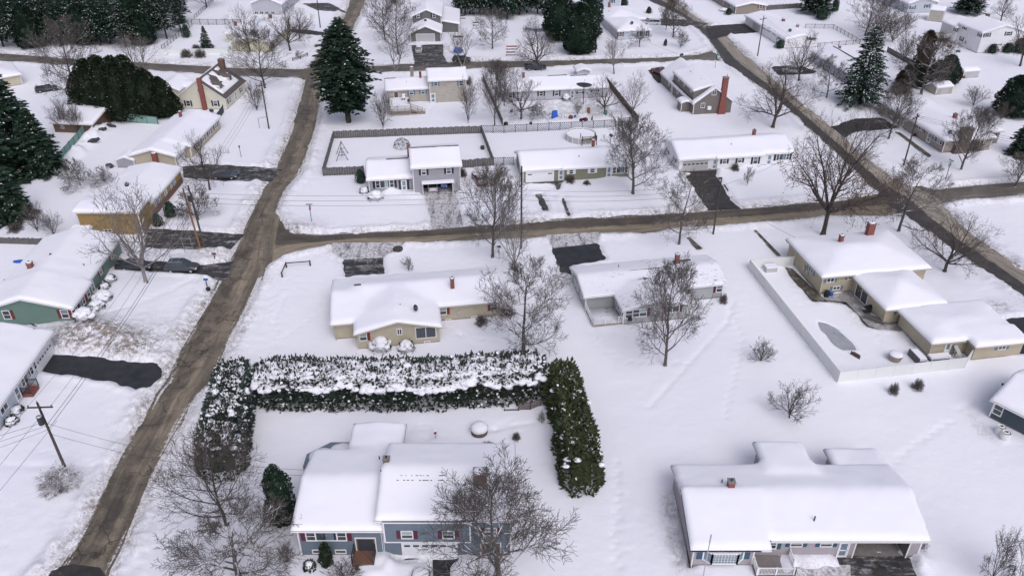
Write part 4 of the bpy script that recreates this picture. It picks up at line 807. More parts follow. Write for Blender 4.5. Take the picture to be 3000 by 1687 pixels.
# --- light grey ranch with worn snow on the roof
H = House('light grey ranch house with worn patchy roof snow, maroon shutters and back deck', 'Q2', 350, 915, 10, 'grey')
H.block(0, 0, 19.5, 7.3, 2.75, 'gx', .27).block(4.1, -4.0, 12.9, 1.0, 2.75, 'gy', .23)
H.walls(); H.snow(None, .12, 'snow_thin')
for x, y in ((968, 955), (1065, 940), (1165, 930)): H.win('F1', 'Q2', x, y, 1.05, 1.25, 'w', *(('maroon', 'R') if x > 1100 else ()))
H.win('F1', 'Q2', 1575, 880, 1.9, 1.1, 's', 'maroon'); H.win('F0', 'Q2', 2232, 585, .95, 1.15, 'w', 'maroon', 'L'); H.win('F0', 'Q2', 1735, 620, .95, .9, 'w', 'maroon', 'R'); H.win('F0', 'Q2', 1975, 770, .9, .32, 'b')
for x, y in ((212, 510), (250, 580), (303, 690)): H.win('L0', 'Q2', x, y, .75, .9, 'w')
for x, y in ((792, 810), (825, 850), (858, 920), (880, 960)): H.win('L1', 'Q2', x, y, .7, 1.2, 'w')
H.chimney(14.2, 4.6, 3.4, .55, .55, 1.6, 'brick_red'); H.ridge_strip(13.6, 4.6, 16.2, 4.6, 3.95); H.pipe(6, 5.2, .2); H.box('wall_heater', 'plastic_black', 4.7, -4.3, .9, 5.2, -4.0, 1.3)
m = MB(); m.box(.1, -3.9, .3, 4.1, -.02, .5); m.build('deck', 'deck_wood', H.e); m = MB(); m.box(.2, -3.8, .5, 4.0, -.1, .56); m.build('deck_snow', 'snow_thin', H.e, True)
for P in ([(.12, -.1, .5), (.12, -3.85, .5)], [(.12, -3.85, .5), (2.6, -3.85, .5)], [(3.5, -3.85, .5), (4.05, -3.85, .5)]): railing('railing', 'trim_white', P, .95, 0, H.e, .14)
H.done()
# --- beige house inside the white fence, with low wing
H = House('beige house with blue shutters and two red chimneys inside the white fence', 'M3', 1030, 775, 9, 'tan', trim='trim_tan')
H.block(0, 0, 15.4, 10.2, 3.2, 'h', .24, .5).block(4.7, -8.2, 12.7, .2, 2.75, 'h', .28, .5)
H.walls(); H.snow([0], .42); H.snow([1], .42)
H.win('F0', 'M3', 1122, 645, 1.15, .8, 's', 'blue'); H.win('F0', 'M3', 1283, 618, 1.15, .55, 's', 'blue'); H.win('F0', 'M3', 1155, 748, 1.1, .6, 's', 'blue', z=.95)
H.win('L0', 'M3', 972, 580, 1.3, 1.4, 's', 'blue'); H.win('L1', 'M3', 1350, 780, 3.0, 2.0, 's', z=1.25); H.win('F1', 'M3', 1647, 915, 1.25, .5, 's', 'blue'); H.win('F1', 'M3', 1785, 898, 1.25, .5, 's', 'blue')
H.chimney(5.6, 6.4, 4.3, .55, .55, 1.2, 'brick_red'); H.chimney(11.4, 8.6, 3.6, 1.0, .8, 2.3, 'brick_red'); H.pipe(6.9, 8.2, .4)
m = MB(); m.box(-.22, 3.6, 1.0, -.02, 4.1, 1.7); m.box(-.22, 4.6, 1.2, -.02, 5.0, 1.9); m.build('meter_box', 'metal_light', H.e); H.done()
H = House('beige garage building with a notched snowy roof at the white fence corner', 'M3', 1870, 1255, 9, 'tan', 'garage', 'garage_building', 'trim_tan')
H.block(-.2, .2, 11.0, 7.0, 2.5, 'h', .14, .5).block(4.6, -1.3, 11.0, 1.0, 2.5, 'sb', .10, .5).block(3.0, 6.0, 11.0, 7.2, 2.5, 'sf', .10, .5)
H.walls(); H.snow(None, .42)
H.win('F0', 'R5', 1120, 255, .85, 1.9, 'd', z=1.3); H.win('F1', 'R5', 2140, 240, 1.1, .6, 's', 'blue'); H.done()
# --- white ranch across the cross street
H = House('white ranch house with black shutters and attached garage behind the blacktop driveway', 'Q5', 450, 740, 9, 'white')
H.block(0, 0, 7.2, 8.6, 2.75, 'gx', .33).block(7.2, -.25, 15.8, 8.6, 2.75, 'gx', .33).block(15.8, .3, 21.9, 8.9, 2.75, 'gx', .30)
H.walls(); H.snow(None, .40)
H.win('F0', 'Q5', 705, 640, 4.9, 2.05, 'X', z=1.2); H.win('F0', 'Q5', 995, 620, .95, 2.0, 'd', z=1.25)
for x, y in ((1150, 550), (1383, 530)): H.win('F1', 'Q5', x, y, .85, 1.0, 'w', 'black')
H.win('F1', 'Q5', 1622, 520, .95, 1.45, 'w', 'black'); H.win('F2', 'Q5', 1822, 550, 1.0, 2.05, 'd', z=1.45); H.win('F2', 'Q5', 2025, 515, 2.6, 1.3, 'p', 'black')
H.win('L0', 'Q5', 290, 430, 1.0, .7, 's', 'black'); H.win('L0', 'Q5', 395, 550, 1.0, .7, 's', 'black'); H.chimney(16.2, 5.4, 4.0, .55, .5, 1.2, 'brick_red', snowcap=False); H.pipe(10.5, 2.2, .35)
H.gutter_spout(7.2, -.2, 2.7); H.gutter_spout(0, 0, 2.7); H.done()
# --- olive ranch
H = House('olive green ranch house with white shutters and a wreath on its door', 'T2', 1370, 1380, 8, 'olive')
H.block(0, 0, 7.3, 8.0, 2.75, 'gx', .33).block(7.3, -.2, 19.4, 8.0, 2.75, 'gx', .33)
H.walls(); H.snow(None, .40)
H.win('F0', 'S5', 690, 1045, 4.9, 2.15, 'g', z=1.25); H.win('F0', 'S5', 1108, 1015, .95, 2.0, 'd', z=1.3); H.win('F1', 'S5', 1313, 950, .8, .9, 'w', 'white'); H.win('F1', 'S5', 1735, 910, .9, .9, 'w', 'white')
H.win('F1', 'S5', 2065, 940, 1.0, 2.05, 'd', z=1.35); H.win('F1', 'S5', 2290, 890, 2.9, 1.3, 'p', 'white', 'L'); H.win('L0', 'S5', 220, 760, .9, .8, 's'); H.win('L0', 'S5', 300, 940, .9, .8, 's')
u, z = H.hit('F1', 'S5', 2065, 870); m = MB(); R = [(u + .22 * math.cos(k * .3927), -.30, z + .22 * math.sin(k * .3927)) for k in range(17)]; m.tube(R, .07, 6, cap=False); m.build('wreath', 'needle_cedar', H.e)
H.chimney(13.9, 5.8, 4.0, .5, .5, 1.2, 'brick_red'); H.pipe(10.4, 1.8, .35); H.gutter_spout(0, 0, 2.7); H.gutter_spout(7.35, -.2, 2.7); H.done()
# --- slate split level with open garage
H = House('slate grey split-level house with an open garage holding a white car', 'T2', 215, 1460, 8, 'slate')
H.block(0, 0, 7.6, 8.6, 2.95, 'gx', .30).block(7.6, -1.4, 15.7, 7.2, 5.25, 'gx', .32)
H.holes[(1, 'F')] = (1.6, 6.7, 2.1)
H.walls(); H.snow([0], .38); H.snow([1], .38)
H.win('F0', 'S1', 505, 975, 3.2, 1.45, 'p', 'black'); H.win('F0', 'S1', 945, 1110, .95, 2.05, 'd', 'black', z=1.35); H.win('F0', 'S1', 680, 1210, .9, .3, 'b')
m = MB(); u, z = H.hit('F0', 'S1', 945, 1110)
for q in (-.72, .72): m = MB(); m.box(u + q - .18, -.06, .35, u + q + .18, -.01, 2.35); m.build('door_shutter', 'shutter_black', H.e)
H.win('F1', 'S1', 1380, 765, .85, 1.15, 'w', 'black'); H.win('F1', 'S1', 1942, 720, .85, 1.15, 'w', 'black')
m = MB(); m.box(9.0, -2.3, 2.3, 14.6, -1.38, 2.42); gr = m.build('garage_canopy', 'trim_white', H.e); m = MB(); m.box(9.05, -2.25, 2.42, 14.55, -1.42, 2.62); m.build('canopy_snow', 'snow_roof', gr)
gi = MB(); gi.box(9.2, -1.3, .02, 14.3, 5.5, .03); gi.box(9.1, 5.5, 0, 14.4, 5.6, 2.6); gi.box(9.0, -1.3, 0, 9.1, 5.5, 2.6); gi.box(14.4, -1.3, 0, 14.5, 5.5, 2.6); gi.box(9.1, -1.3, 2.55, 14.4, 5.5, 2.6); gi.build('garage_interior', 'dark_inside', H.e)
m = MB(); m.box(9.1, -1.46, 0, 9.22, -1.38, 2.1); m.box(14.28, -1.46, 0, 14.4, -1.38, 2.1); m.build('garage_frame', 'trim_white', H.e)
H.chimney(7.2, 5.2, 4.0, .5, .5, 2.7, 'brick_red', snowcap=False)
H.ridge_strip(7.4, 2.9, 15.9, 2.9, float(H.rz(H.B[1], 10, 2.9)) + .34); H.ridge_strip(3.2, 4.3, 7.0, 4.3, float(H.rz(H.B[0], 5, 4.3)) + .33, .2)
H.gutter_spout(0, 0, 2.9); H.gutter_spout(15.7, -1.4, 5.2); H.done(); H_SLATE = H
# --- weathered beige split level with deck
H = House('weathered beige split-level house with dusty blue shutters and a raised back deck with stairs', 'T2', 680, 780, 9, 'beige')
H.block(-9.6, 1.5, -.2, 8.6, 3.3, 'gx', .30).block(-.2, 0, 7.9, 7.6, 5.4, 'gx', .33)
H.walls(); H.snow([0], .36); H.snow([1], .40)
H.win('F1', 'S2', 1420, 615, .9, 1.0, 'w', 'blue'); H.win('F1', 'S2', 2020, 590, 1.0, 1.2, 'w', 'blue', 'L'); H.win('F0', 'S2', 845, 820, .95, 1.05, 'w', 'blue'); H.win('F0', 'S2', 1120, 803, .95, 1.05, 'w', 'blue'); H.win('F0', 'S2', 490, 900, 1.05, 2.0, 'D'); H.win('F1', 'S2', 1358, 975, 1.1, 2.1, 'd', z=1.35); H.win('F0', 'S2', 1135, 1075, .9, .5, 'b')
H.chimney(-3.6, 8.9, 2.9, .75, .7, 2.9, 'brick_tan'); m = MB(); m.tube([(-1.9, 4.6, 4.2), (-1.9, 4.6, 6.0)], .26, 10); m.build('flue_stack', 'brick_red', H.e, True); H.pipe(-5.1, 3.2, .3)
H.ridge_strip(-.4, 3.8, 8.0, 3.8, float(H.rz(H.B[1], 3, 3.8)) + .36, .16); H.ridge_strip(-9.9, 5.05, -7.4, 5.05, float(H.rz(H.B[0], -8, 5.05)) + .32, .16)
m = MB(); m.box(-9.3, -7.0, 1.15, -4.8, 1.45, 1.3); m.box(-4.8, -7.0, .35, -1.8, -5.6, .5); m.build('deck', 'deck_wood', H.e)
m = MB(); m.box(-9.2, -6.9, 1.3, -4.9, 1.4, 1.46); m.build('deck_snow', 'snow_roof', H.e)
m = MB()
for k in range(34): x = -9.3 + k * .135; m.beam((x, -7.02, .2), (x + (1 if k % 2 else -1) * .0 + .4, -7.02, 1.15), .03, .03) if x < -5.2 else None; m.beam((x + .4, -7.03, .2), (x, -7.03, 1.15), .03, .03) if x < -5.2 else None
m.build('deck_lattice', 'deck_wood', H.e); m = MB()
for k in range(6): m.box(-4.8 + k * .42, -6.9, 1.05 - k * .17, -4.35 + k * .42, -5.7, 1.12 - k * .17)
m.build('stair', 'deck_wood', H.e)
for P in ([(-9.25, -6.95, 1.35), (-4.85, -6.95, 1.35)], [(-9.25, 1.4, 1.35), (-9.25, -6.95, 1.35)], [(-4.85, 1.3, 1.35), (-4.85, -3.6, 1.35)], [(-4.8, -5.65, 1.3), (-2.3, -5.65, .4)], [(-4.8, -6.95, 1.3), (-3.3, -6.95, .5)], [(-3.3, -6.95, .5), (-1.8, -6.95, .5)]): railing('railing', 'deck_wood', P, .9, 0, H.e, .15)
H.gutter_spout(7.9, 0, 5.3); H.gutter_spout(-9.6, 1.5, 3.2); H.done(); H_BEIGE = H
# --- ash grey ranch with cluttered yard
H = House('pale grey ranch house with black shutters behind the large mesh satellite dish', 'S3', 1300, 620, 8, 'ash')
H.block(-15.2, 0, 0, 8.6, 2.8, 'gx', .30).block(0, -.1, 8.3, 8.4, 2.8, 'gx', .28).block(4.5, 14.0, 7.5, 17.5, 2.3, 'gy', .3)
H.walls(); H.snow([0], .36); H.snow([1], .36); H.snow([2], .3)
H.win('F0', 'S3', 1070, 480, .95, 1.3, 'w', 'black'); H.win('F0', 'S3', 815, 500, .95, 1.2, 'w', 'black'); H.win('F0', 'S3', 310, 530, .95, 1.3, 'w', 'black', 'R'); H.win('F1', 'S3', 1325, 545, .95, 2.0, 'd', z=1.3); H.win('F1', 'S3', 1700, 485, 1.1, .5, 's', 'black'); H.win('F1', 'S3', 1450, 515, .9, .5, 's', 'black')
H.chimney(-10.2, 4.0, 3.8, .5, .5, 1.7, 'brick_red'); H.ridge_strip(-4.6, 4.3, -.2, 4.3, float(H.rz(H.B[0], -2, 4.3)) + .31, .2); H.ridge_strip(.6, 4.1, 4.5, 4.1, float(H.rz(H.B[1], 2, 4.1)) + .31, .16); H.done()
# --- brown cape with shed dormer and tall chimney
H = House('brown cape house with a shed dormer and tall red brick end chimney', 'S4', 935, 1355, 9, 'brown')
H.block(0, 0, 8.6, 22.0, 2.9, 'gy', .72, .35).block(.25, 1.3, 4.3, 14.5, 5.15, 'sr', .28, .3, 2.9)
H.B[1]['corner'] = 0
H.B.append(dict(x0=-2.0, y0=2.0, x1=.1, y1=4.4, ze=2.4, ty='gy', p=.3, ov=.25, zb=0, color='brown', corner=1))
H.B[0]['p'] = .72
H.walls(); H.snow([0], .30, cut=lambda X, Y: (X < 4.3) & (Y > 1.1) & (Y < 14.7) & (X > -.02)); H.snow([1], .32); H.snow([2], .3)
H.win('F0', 'S4', 1153, 1155, .95, 1.1, 's'); H.win('F0', 'S4', 1393, 885, 1.0, 1.1, 's'); H.win('L1', 'S4', 655, 595, .9, 1.0, 's'); H.win('L1', 'S4', 765, 695, .8, 1.0, 's'); H.win('L1', 'S4', 905, 820, .9, 1.0, 's')
H.win('L0', 'S4', 440, 680, .7, 1.1, 'w'); H.win('L0', 'S4', 500, 790, .95, 2.0, 'd', z=1.3); H.win('L0', 'S4', 620, 850, 1.1, 1.2, 's')
m = MB(); m.hexa([(5.4, -.75, 0), (7.1, -.75, 0), (7.1, .0, 0), (5.4, 0, 0), (5.7, -.7, 4.0), (6.8, -.7, 4.0), (6.8, 0, 4.0), (5.7, 0, 4.0)]); m.box(5.7, -.7, 4.0, 6.8, .15, 8.1); c = m.build('chimney', 'brick_red', H.e)
m = MB(); m.box(5.6, -.8, 8.1, 6.9, .25, 8.2); m.build('cap', 'concrete', c); m = MB(); m.tube([(6.0, -.3, 8.2), (6.0, -.3, 8.5)], .11, 8); m.tube([(6.5, -.3, 8.2), (6.5, -.3, 8.9)], .09, 8); m.build('flue', 'metal_light', c)
H.box('air_conditioner', 'trim_white', 3.0, -.55, 1.3, 3.8, 0, 2.0); H.dish(4.3, 21.5, 6.0, .45, 1.5, .4); H.pipe(2.6, 10.5, .4); H.pipe(3.0, 5.0, .2)
H.done()
# --- rosy ranch with stone chimney (right)
H = House('rosy tan ranch house with a wide brown stone chimney and picture windows', 'T3', 1955, 1155, 9, 'pink')
H.block(0, 0, 10.0, 22.5, 2.95, 'h', .26, .5).block(9.5, 2.8, 13.7, 10.0, 2.95, 'h', .26, .5)
H.walls(); H.snow(None, .38)
H.win('L0', 'R7', 940, 300, 3.4, 1.5, 'p', 'brown'); H.win('L0', 'R7', 800, 220, 1.1, 2.0, 'd', z=1.5); H.win('L0', 'R7', 625, 80, 2.2, 1.3, 'p', 'brown'); H.win('L0', 'R7', 270, 15, 1.0, 1.9, 'd', z=1.5)
H.win('F1', 'R7', 1955, 220, 1.5, 1.3, 's', 'brown'); H.win('F0', None, 0, 0, 1.4, 1.3, 's', None, 'LR', 1.7, 7.6)
m = MB(); m.hexa([(1.7, -.9, 0), (5.0, -.9, 0), (5.0, 0, 0), (1.7, 0, 0), (2.5, -.8, 3.0), (4.8, -.8, 3.0), (4.8, .3, 3.0), (2.5, .3, 3.0)]); m.box(2.5, -.8, 3.0, 4.8, .3, 5.0); c = m.build('chimney', 'stone_brown', H.e); m = MB(); m.box(2.4, -.9, 5.0, 4.9, .4, 5.12); m.build('cap', 'stone_brown', c)
H.chimney(5.6, 6.4, 4.0, .6, .6, 1.4, 'brick_red', snowcap=False); H.dish(1.0, .8, 3.3, .4, -1.8, .5); H.done()
# --- white two storey far right
H = House('white two-storey house with black shutters and a rounded back deck', 'R3', 1380, 1000, 8, 'white')
H.block(0, 0, 15.5, 9.8, 5.6, 'gy', .30).block(-.6, 9.8, 8.5, 16.5, 4.6, 'gy', .25)
H.B[0].update(x1=11.8); H.walls(); H.snow([0], .28); H.snow([1], .28)
for x, y, h_ in ((1455, 525, 1.2), (1080, 345, 1.2), (1000, 640, 1.2)): H.win('L0', 'R3', x, y, 1.0, h_, 'w', 'black')
H.win('L0', 'R3', 1100, 730, .9, 2, 'd', z=1.3)
H.win('L1', 'R3', 855, 400, 1.0, 1.2, 'w', 'black'); H.win('F0', 'R3', 1635, 540, 1.3, 1.1, 'w', 'black'); H.win('F0', 'R3', 2165, 505, 1.3, 1.1, 'w', 'black'); H.win('F0', 'R3', 1920, 780, 1.0, .5, 's', 'black')
H.chimney(9.5, 12.5, 5.0, .8, .8, 2.2, 'brick_brown'); H.box('bare_patch', 'shingle', 7.2, 4.4, 6.98, 8.3, 5.2, 7.06)
m = MB(); m.box(-6.0, 10.8, 1.5, -.6, 16.0, 1.65); m.build('deck', 'deck_wood', H.e); railing('railing', 'trim_white', [(-.7, 10.8, 1.65), (-3.0, 10.2, 1.65), (-6.0, 12.0, 1.65), (-6.5, 14.5, 1.65), (-5, 16, 1.65)], .95, 0, H.e, .2); H.done()
# --- grey hidden ranch behind the snowy spruce
H = House('low grey ranch house with a bare ridge line behind the tall snowy spruce', 'T3', 1240, 640, 8, 'ash')
H.block(0, 0, 9.0, 19.5, 2.8, 'gy', .28); H.walls(); H.snow(None, .30)
for x, y in ((1055, 490), (1095, 520), (1130, 550), (1190, 600)): H.win('L0', 'T3', x, y, 1.0, 1.2, 'w', 'black')
H.ridge_strip(4.5, 3.0, 4.5, 17.5, float(H.rz(H.B[0], 4.5, 5)) + .28, .3); H.chimney(5.4, 16, 3.8, .5, .5, .9, 'brick_red'); H.done()
# --- white long ranch top right
H = House('long white ranch house with a grey garage door beside the crossarm pole', 'T3', 765, 370, 9, 'white')
H.block(0, 0, 9.2, 26.5, 2.75, 'gy', .20); H.walls(); H.snow(None, .36)
for x, y in ((615, 205), (650, 225), (690, 250)): H.win('L0', 'T3', x, y, 1.1, 1.2, 'w', 'black')
H.win('L0', 'T3', 745, 290, 2.6, 1.4, 'p', 'black'); H.win('L0', 'T3', 715, 280, 1.0, 2.0, 'd', z=1.2); H.win('F0', 'T3', 970, 290, 1.8, 1.2, 's', 'black'); H.win('L0', 'T3', 560, 185, 5.0, 2.1, 'x', z=1.3)
H.chimney(5.6, 14.0, 3.2, .7, .7, 1.3, 'brick_red'); H.chimney(7.0, 8.0, 3.0, .6, .6, 1.3, 'concrete'); H.dish(2.6, 3.5, 3.3, .45, -2, .5); H.done()
# --- grey T-shaped house top, left of the east street
H = House('pale blue-grey hip-roofed house behind the small weeping tree', 'S7', 530, 570, 10, 'pale')
H.block(0, 0, 9.0, 12.6, 2.8, 'h', .26, .45).block(.2, 12.0, 11.4, 26.5, 2.8, 'h', .26, .45); H.walls(); H.snow(None, .38)
H.win('F0', 'S7', 570, 460, 1.0, 1.2, 'w', 'maroon'); H.win('F0', 'S7', 875, 450, 3.4, 1.5, 'p', 'maroon', 'R'); H.win('L0', None, 0, 0, 1.0, 2.0, 'd', None, 'L', 1.3, 9.5)
H.chimney(3.5, 22, 3.8, .6, .6, 1.5, 'brick_red', snowcap=False); H.dish(4.4, 2.2, 3.4, .45, -2, .5); H.pipe(2.2, 17.5, .6); H.pipe(3.6, 20.5, .6); H.done()
# --- dark grey two storey with front garage
H = House('dark grey two-storey house with a low garage wing behind the silver car', 'S6', 115, 595, 3, 'graphite')
H.block(0, 0, 8.3, 8.0, 2.7, 'gy', .42).block(.2, 8.0, 8.3, 24.0, 5.3, 'gy', .42).block(8.3, 9.6, 13.2, 26.0, 2.7, 'sl', .18)
H.B[2]['zb'] = 0; H.walls(); H.snow([0], .34); H.snow([1], .34); H.snow([2], .32)
H.win('F0', 'S6', 320, 540, 5.0, 2.1, 'x', z=1.2); H.win('F1', 'S6', 218, 225, 1.0, 1.2, 'w', 'black'); H.win('F1', 'S6', 443, 222, 1.0, 1.2, 'w', 'black'); H.box('roof_vent', 'metal_dark', 3.7, 4.6, 4.5, 4.4, 5.2, 5.0); H.done()
# --- blue grey house at the top edge
H = House('light blue-grey two-storey house at the top edge with one dark-shuttered window showing', 'S7', 240, 120, 9, 'pale')
H.block(0, 0, 7.6, 9, 5.2, 'gx', .3); H.walls(); H.snow(None, .35); H.win('F0', 'S7', 450, 20, 1.0, 1.3, 'w', 'teal'); H.done()
# --- yellow house top left
H = House('pale yellow ranch house with a brown chimney, at the corner inside the white picket fence', 'T1', 1755, 390, -3, 'yellow')
H.block(0, 0, 10.2, 19.5, 2.8, 'gy', .26).block(-4.5, 8.5, 0.2, 17.5, 2.7, 'gx', .28); H.walls(); H.snow(None, .38); H.chimney(-2.6, 12, 3.2, .55, .55, 1.7, 'brick_red', snowcap=False); H.chimney(5.0, 19.0, 3.6, .9, .7, 1.7, 'brick_brown', snowcap=False)
H.win('R0', 'T1', 2065, 265, 1.6, 1.2, 'w', 'black'); H.win('R0', 'T1', 2090, 240, 1.6, 1.2, 'w', 'black'); H.done()
H = House('grey gabled house at the top edge behind the bare maples, with windows along its front', 'T1', 1905, 112, -3, 'ash')
H.block(0, 0, 9.4, 20, 3.6, 'gy', .40); H.walls(); H.snow(None, .34)
for x in (1935, 1975, 2015, 2060): H.win('F0', 'T1', x, 98, 1.2, .9, 's')
H.done()
# --- ivory cape with dormers
H = House('ivory cape house with dormers, partly bare metal roof and tall red chimney', 'Q6', 950, 1180, -4, 'ivory')
H.block(0, 0, 10.8, 12.2, 2.9, 'gy', .72, .3).block(-7.5, 5.0, .3, 12.0, 2.7, 'gy', .42, .35); H.B[1].update(x0=-7.2, x1=-1.6); H.B.append(dict(x0=-1.6, y0=7.5, x1=1.2, y1=11.0, ze=2.7, ty='gx', p=.35, ov=.3, zb=0, color='ivory', corner=0)); H.walls()
H.roof.data.materials[1] = MAT['metal_roof']
H.snow([0], .22, shrink=.05, cut=lambda X, Y: (vnoise(np.stack([X.ravel(), Y.ravel()], 1), 1.7, 5).reshape(X.shape) * .5 + .5 * np.clip(np.abs(X - 8.2) / 2.6, 0, 1) * (X > 5.4) + .25 * (X > 9.4) + .22 * (np.abs(Y - 6) > 4.4) * (X > 5.4)) > .62 if False else ((X > 5.2) & ((vnoise(np.stack([X.ravel(), Y.ravel()], 1), 1.5, 5).reshape(X.shape) < .42) | (X > 10.2) | (Y > 10.6) | (Y < .9) | (X < 6.0))) | ((X < 5.2) & (Y < 1.1)))
H.snow([1, 2], .34)
for k, yy in enumerate((2.6, 8.2)):
    m = MB(); zz = 4.5; m.box(7.0, yy - .8, 3.9, 9.3, yy + .8, 5.2); d = m.build('dormer', 'siding_ivory', H.e); m = MB()
    m.quad((6.0, yy - 1.0, 5.15), (9.6, yy - 1.0, 5.15), (9.6, yy, 5.75), (6.0, yy, 5.75)); m.quad((9.6, yy + 1.0, 5.15), (6.0, yy + 1.0, 5.15), (6.0, yy, 5.75), (9.6, yy, 5.75)); m.quad((9.3, yy - .8, 5.2), (9.3, yy + .8, 5.2), (9.3, yy, 5.7)); m.build('dormer_roof', 'metal_roof', d)
    m = MB(); m.box(9.3, yy - .5, 4.1, 9.36, yy + .5, 5.1); m.build('window', 'glass', d); m = MB(); m.blob((8.2, yy - 1.0, 4.8), (1.0, .5, .35), 3 + k, 10, 6); m.build('snow_clump', 'snow_clump', d, True)
H.win('F0', 'Q6', 1130, 1075, .95, 1.3, 'w', 'black'); H.win('F0', 'Q6', 1655, 1075, .95, 1.3, 'w', 'black'); H.win('F0', 'Q6', 1340, 830, .8, 1.0, 'w'); H.win('R0', None, 0, 0, .9, 1.2, 'w', 'black', 'LR', 1.7, 1.8); H.win('R0', None, 0, 0, .9, 1.2, 'w', 'black', 'LR', 1.7, 9.2); H.win('R0', None, 0, 0, 1.0, 2.0, 'd', None, 'LR', 1.5, 5.6)
m = MB(); m.box(5.6, -.7, 0, 6.5, 0, 7.2); m.build('gable_chimney', 'brick_red', H.e); H.chimney(6.4, 11.6, 5.2, 1.3, .9, 2.6, 'brick_brown', snowcap=False, pots=2); H.done()
# --- beige ranch left of the west street
H = House('light tan ranch house with a small red chimney on its near gable', 'T1', 1010, 1265, -2, 'sand')
H.block(0, 0, 8.2, 4.8, 2.7, 'gy', .28).block(.2, 4.8, 9.2, 20.5, 2.7, 'gy', .28); H.walls(); H.snow(None, .36)
H.chimney(4.6, -.35, 0, .9, .6, 3.2, 'brick_red'); H.win('F0', 'T1', 1155, 1245, .9, .7, 'w', 'red'); H.chimney(3.0, 17.0, 3.4, .5, .5, 1.5, 'brick_red'); H.win('R0', None, 0, 0, 3.2, 2.1, 'G', None, 'LR', 1.3, 2.4)
for v in (7.5, 11, 14.5, 18): H.win('R1', None, 0, 0, 1.4, 1.2, 'w', 'black', 'LR', 1.7, v)
m = MB(); H.done()
# --- ochre house
H = House('mustard ochre house with a low window behind the spreading birch', 'D', 208, 590, 0, 'ochre')
H.block(0, 0, 9.6, 4.6, 4.3, 'gx', .12, .45).block(.2, 4.6, 9.0, 19.5, 3.0, 'gy', .20, .45); H.walls(); H.snow([0], .36); H.snow([1], .36)
H.win('F0', 'R1', 1165, 988, 1.3, .5, 's'); H.win('R1', None, 0, 0, 2.6, 1.5, 'p', None, 'LR', 1.9, 8.5); H.win('R1', None, 0, 0, 2.2, 1.5, 'p', None, 'LR', 1.9, 15.5); H.win('R1', None, 0, 0, 1.0, 2.0, 'd', None, 'LR', 1.4, 12)
m = MB(); m.box(9.02, 4.7, .3, 9.12, 19.4, 1.3); m.build('brick_skirt', 'brick_brown', H.e); H.chimney(4.2, 9.4, 3.5, .5, .5, 1.1, 'metal_dark', snowcap=False); m = MB(); m.quad((2.6, 4.55, 4.55), (4.5, 4.55, 4.55), (3.5, 4.55, 4.9)); H.done()
# --- green ranch
H = House('sage green ranch house with dark red shutters and a stubby brick chimney', 'M1', 575, 1000, 4, 'green')
H.block(-11.4, 0, 0, 6.0, 2.8, 'gy', .30).block(-11.0, 6.0, -.4, 19.0, 2.8, 'gy', .30); H.walls(); H.snow(None, .46)
H.win('F0', 'R6', 1620, 1015, 1.0, 1.35, 'w', 'red'); H.win('F0', 'R6', 170, 1040, 1.0, 1.35, 'w', 'red', 'R')
H.win('R0', None, 0, 0, 3.2, 1.4, 'p', 'red', 'LR', 1.75, 2.3); H.win('R0', None, 0, 0, 1.0, 1.3, 'w', 'red', 'L', 1.8, 5.2); H.win('R1', None, 0, 0, .95, 1.2, 'w', 'red', 'LR', 1.8, 11.0); H.win('R1', None, 0, 0, .95, 1.2, 'w', 'red', 'LR', 1.8, 15.5); H.win('R1', None, 0, 0, 1.0, 2.0, 'd', None, 'L', 1.3, 7.6)
H.chimney(-8.1, 8.4, 3.4, .65, .65, 1.5, 'brick_red'); H.pipe(-6.4, 11.0, .3, .16); H.pipe(-1.6, 9.5, .4); H.done()
# --- white-blue ranch bottom left
H = House('pale blue-white ranch house at the left edge beside the clean black driveway', 'S8', 10, 765, 4, 'pale')
H.block(-10.5, -1, 0, 14.6, 2.8, 'gy', .28); H.walls(); H.snow(None, .44)
H.win('R0', 'S8', 292, 270, 4.2, 2.0, 'G', z=1.2); H.win('R0', 'S8', 178, 408, 3.0, 1.3, 'p'); H.win('R0', 'S8', 103, 498, 1.0, 2.0, 'd', z=1.5); H.win('R0', 'S8', 232, 335, .9, 1.2, 'w'); H.win('R0', 'S8', 20, 615, 1.6, 1.1, 's')
H.dish(-1.5, 14.3, 3.4, .5, .9, .7); m = MB(); m.box(.02, 5.3, .2, 1.2, 6.9, .7); m.build('porch_step', 'brick_red', H.e); railing('railing', 'metal_dark', [(.1, 5.3, .7), (1.2, 5.3, .7)], .9, 0, H.e, .18); railing('railing', 'metal_dark', [(.1, 6.9, .7), (1.2, 6.9, .7)], .9, 0, H.e, .18); H.done()
# --- navy house right edge
H = House('dark navy house cut by the right edge next to two snowy tanks', 'B3', 2290, 260, -52, 'navy')
H.block(0, 0, 13, 8.5, 2.8, 'gx', .3); H.walls(); H.snow(None, .36); H.win('F0', 'B3', 2362, 205, 1.0, 1.35, 'w'); H.done()
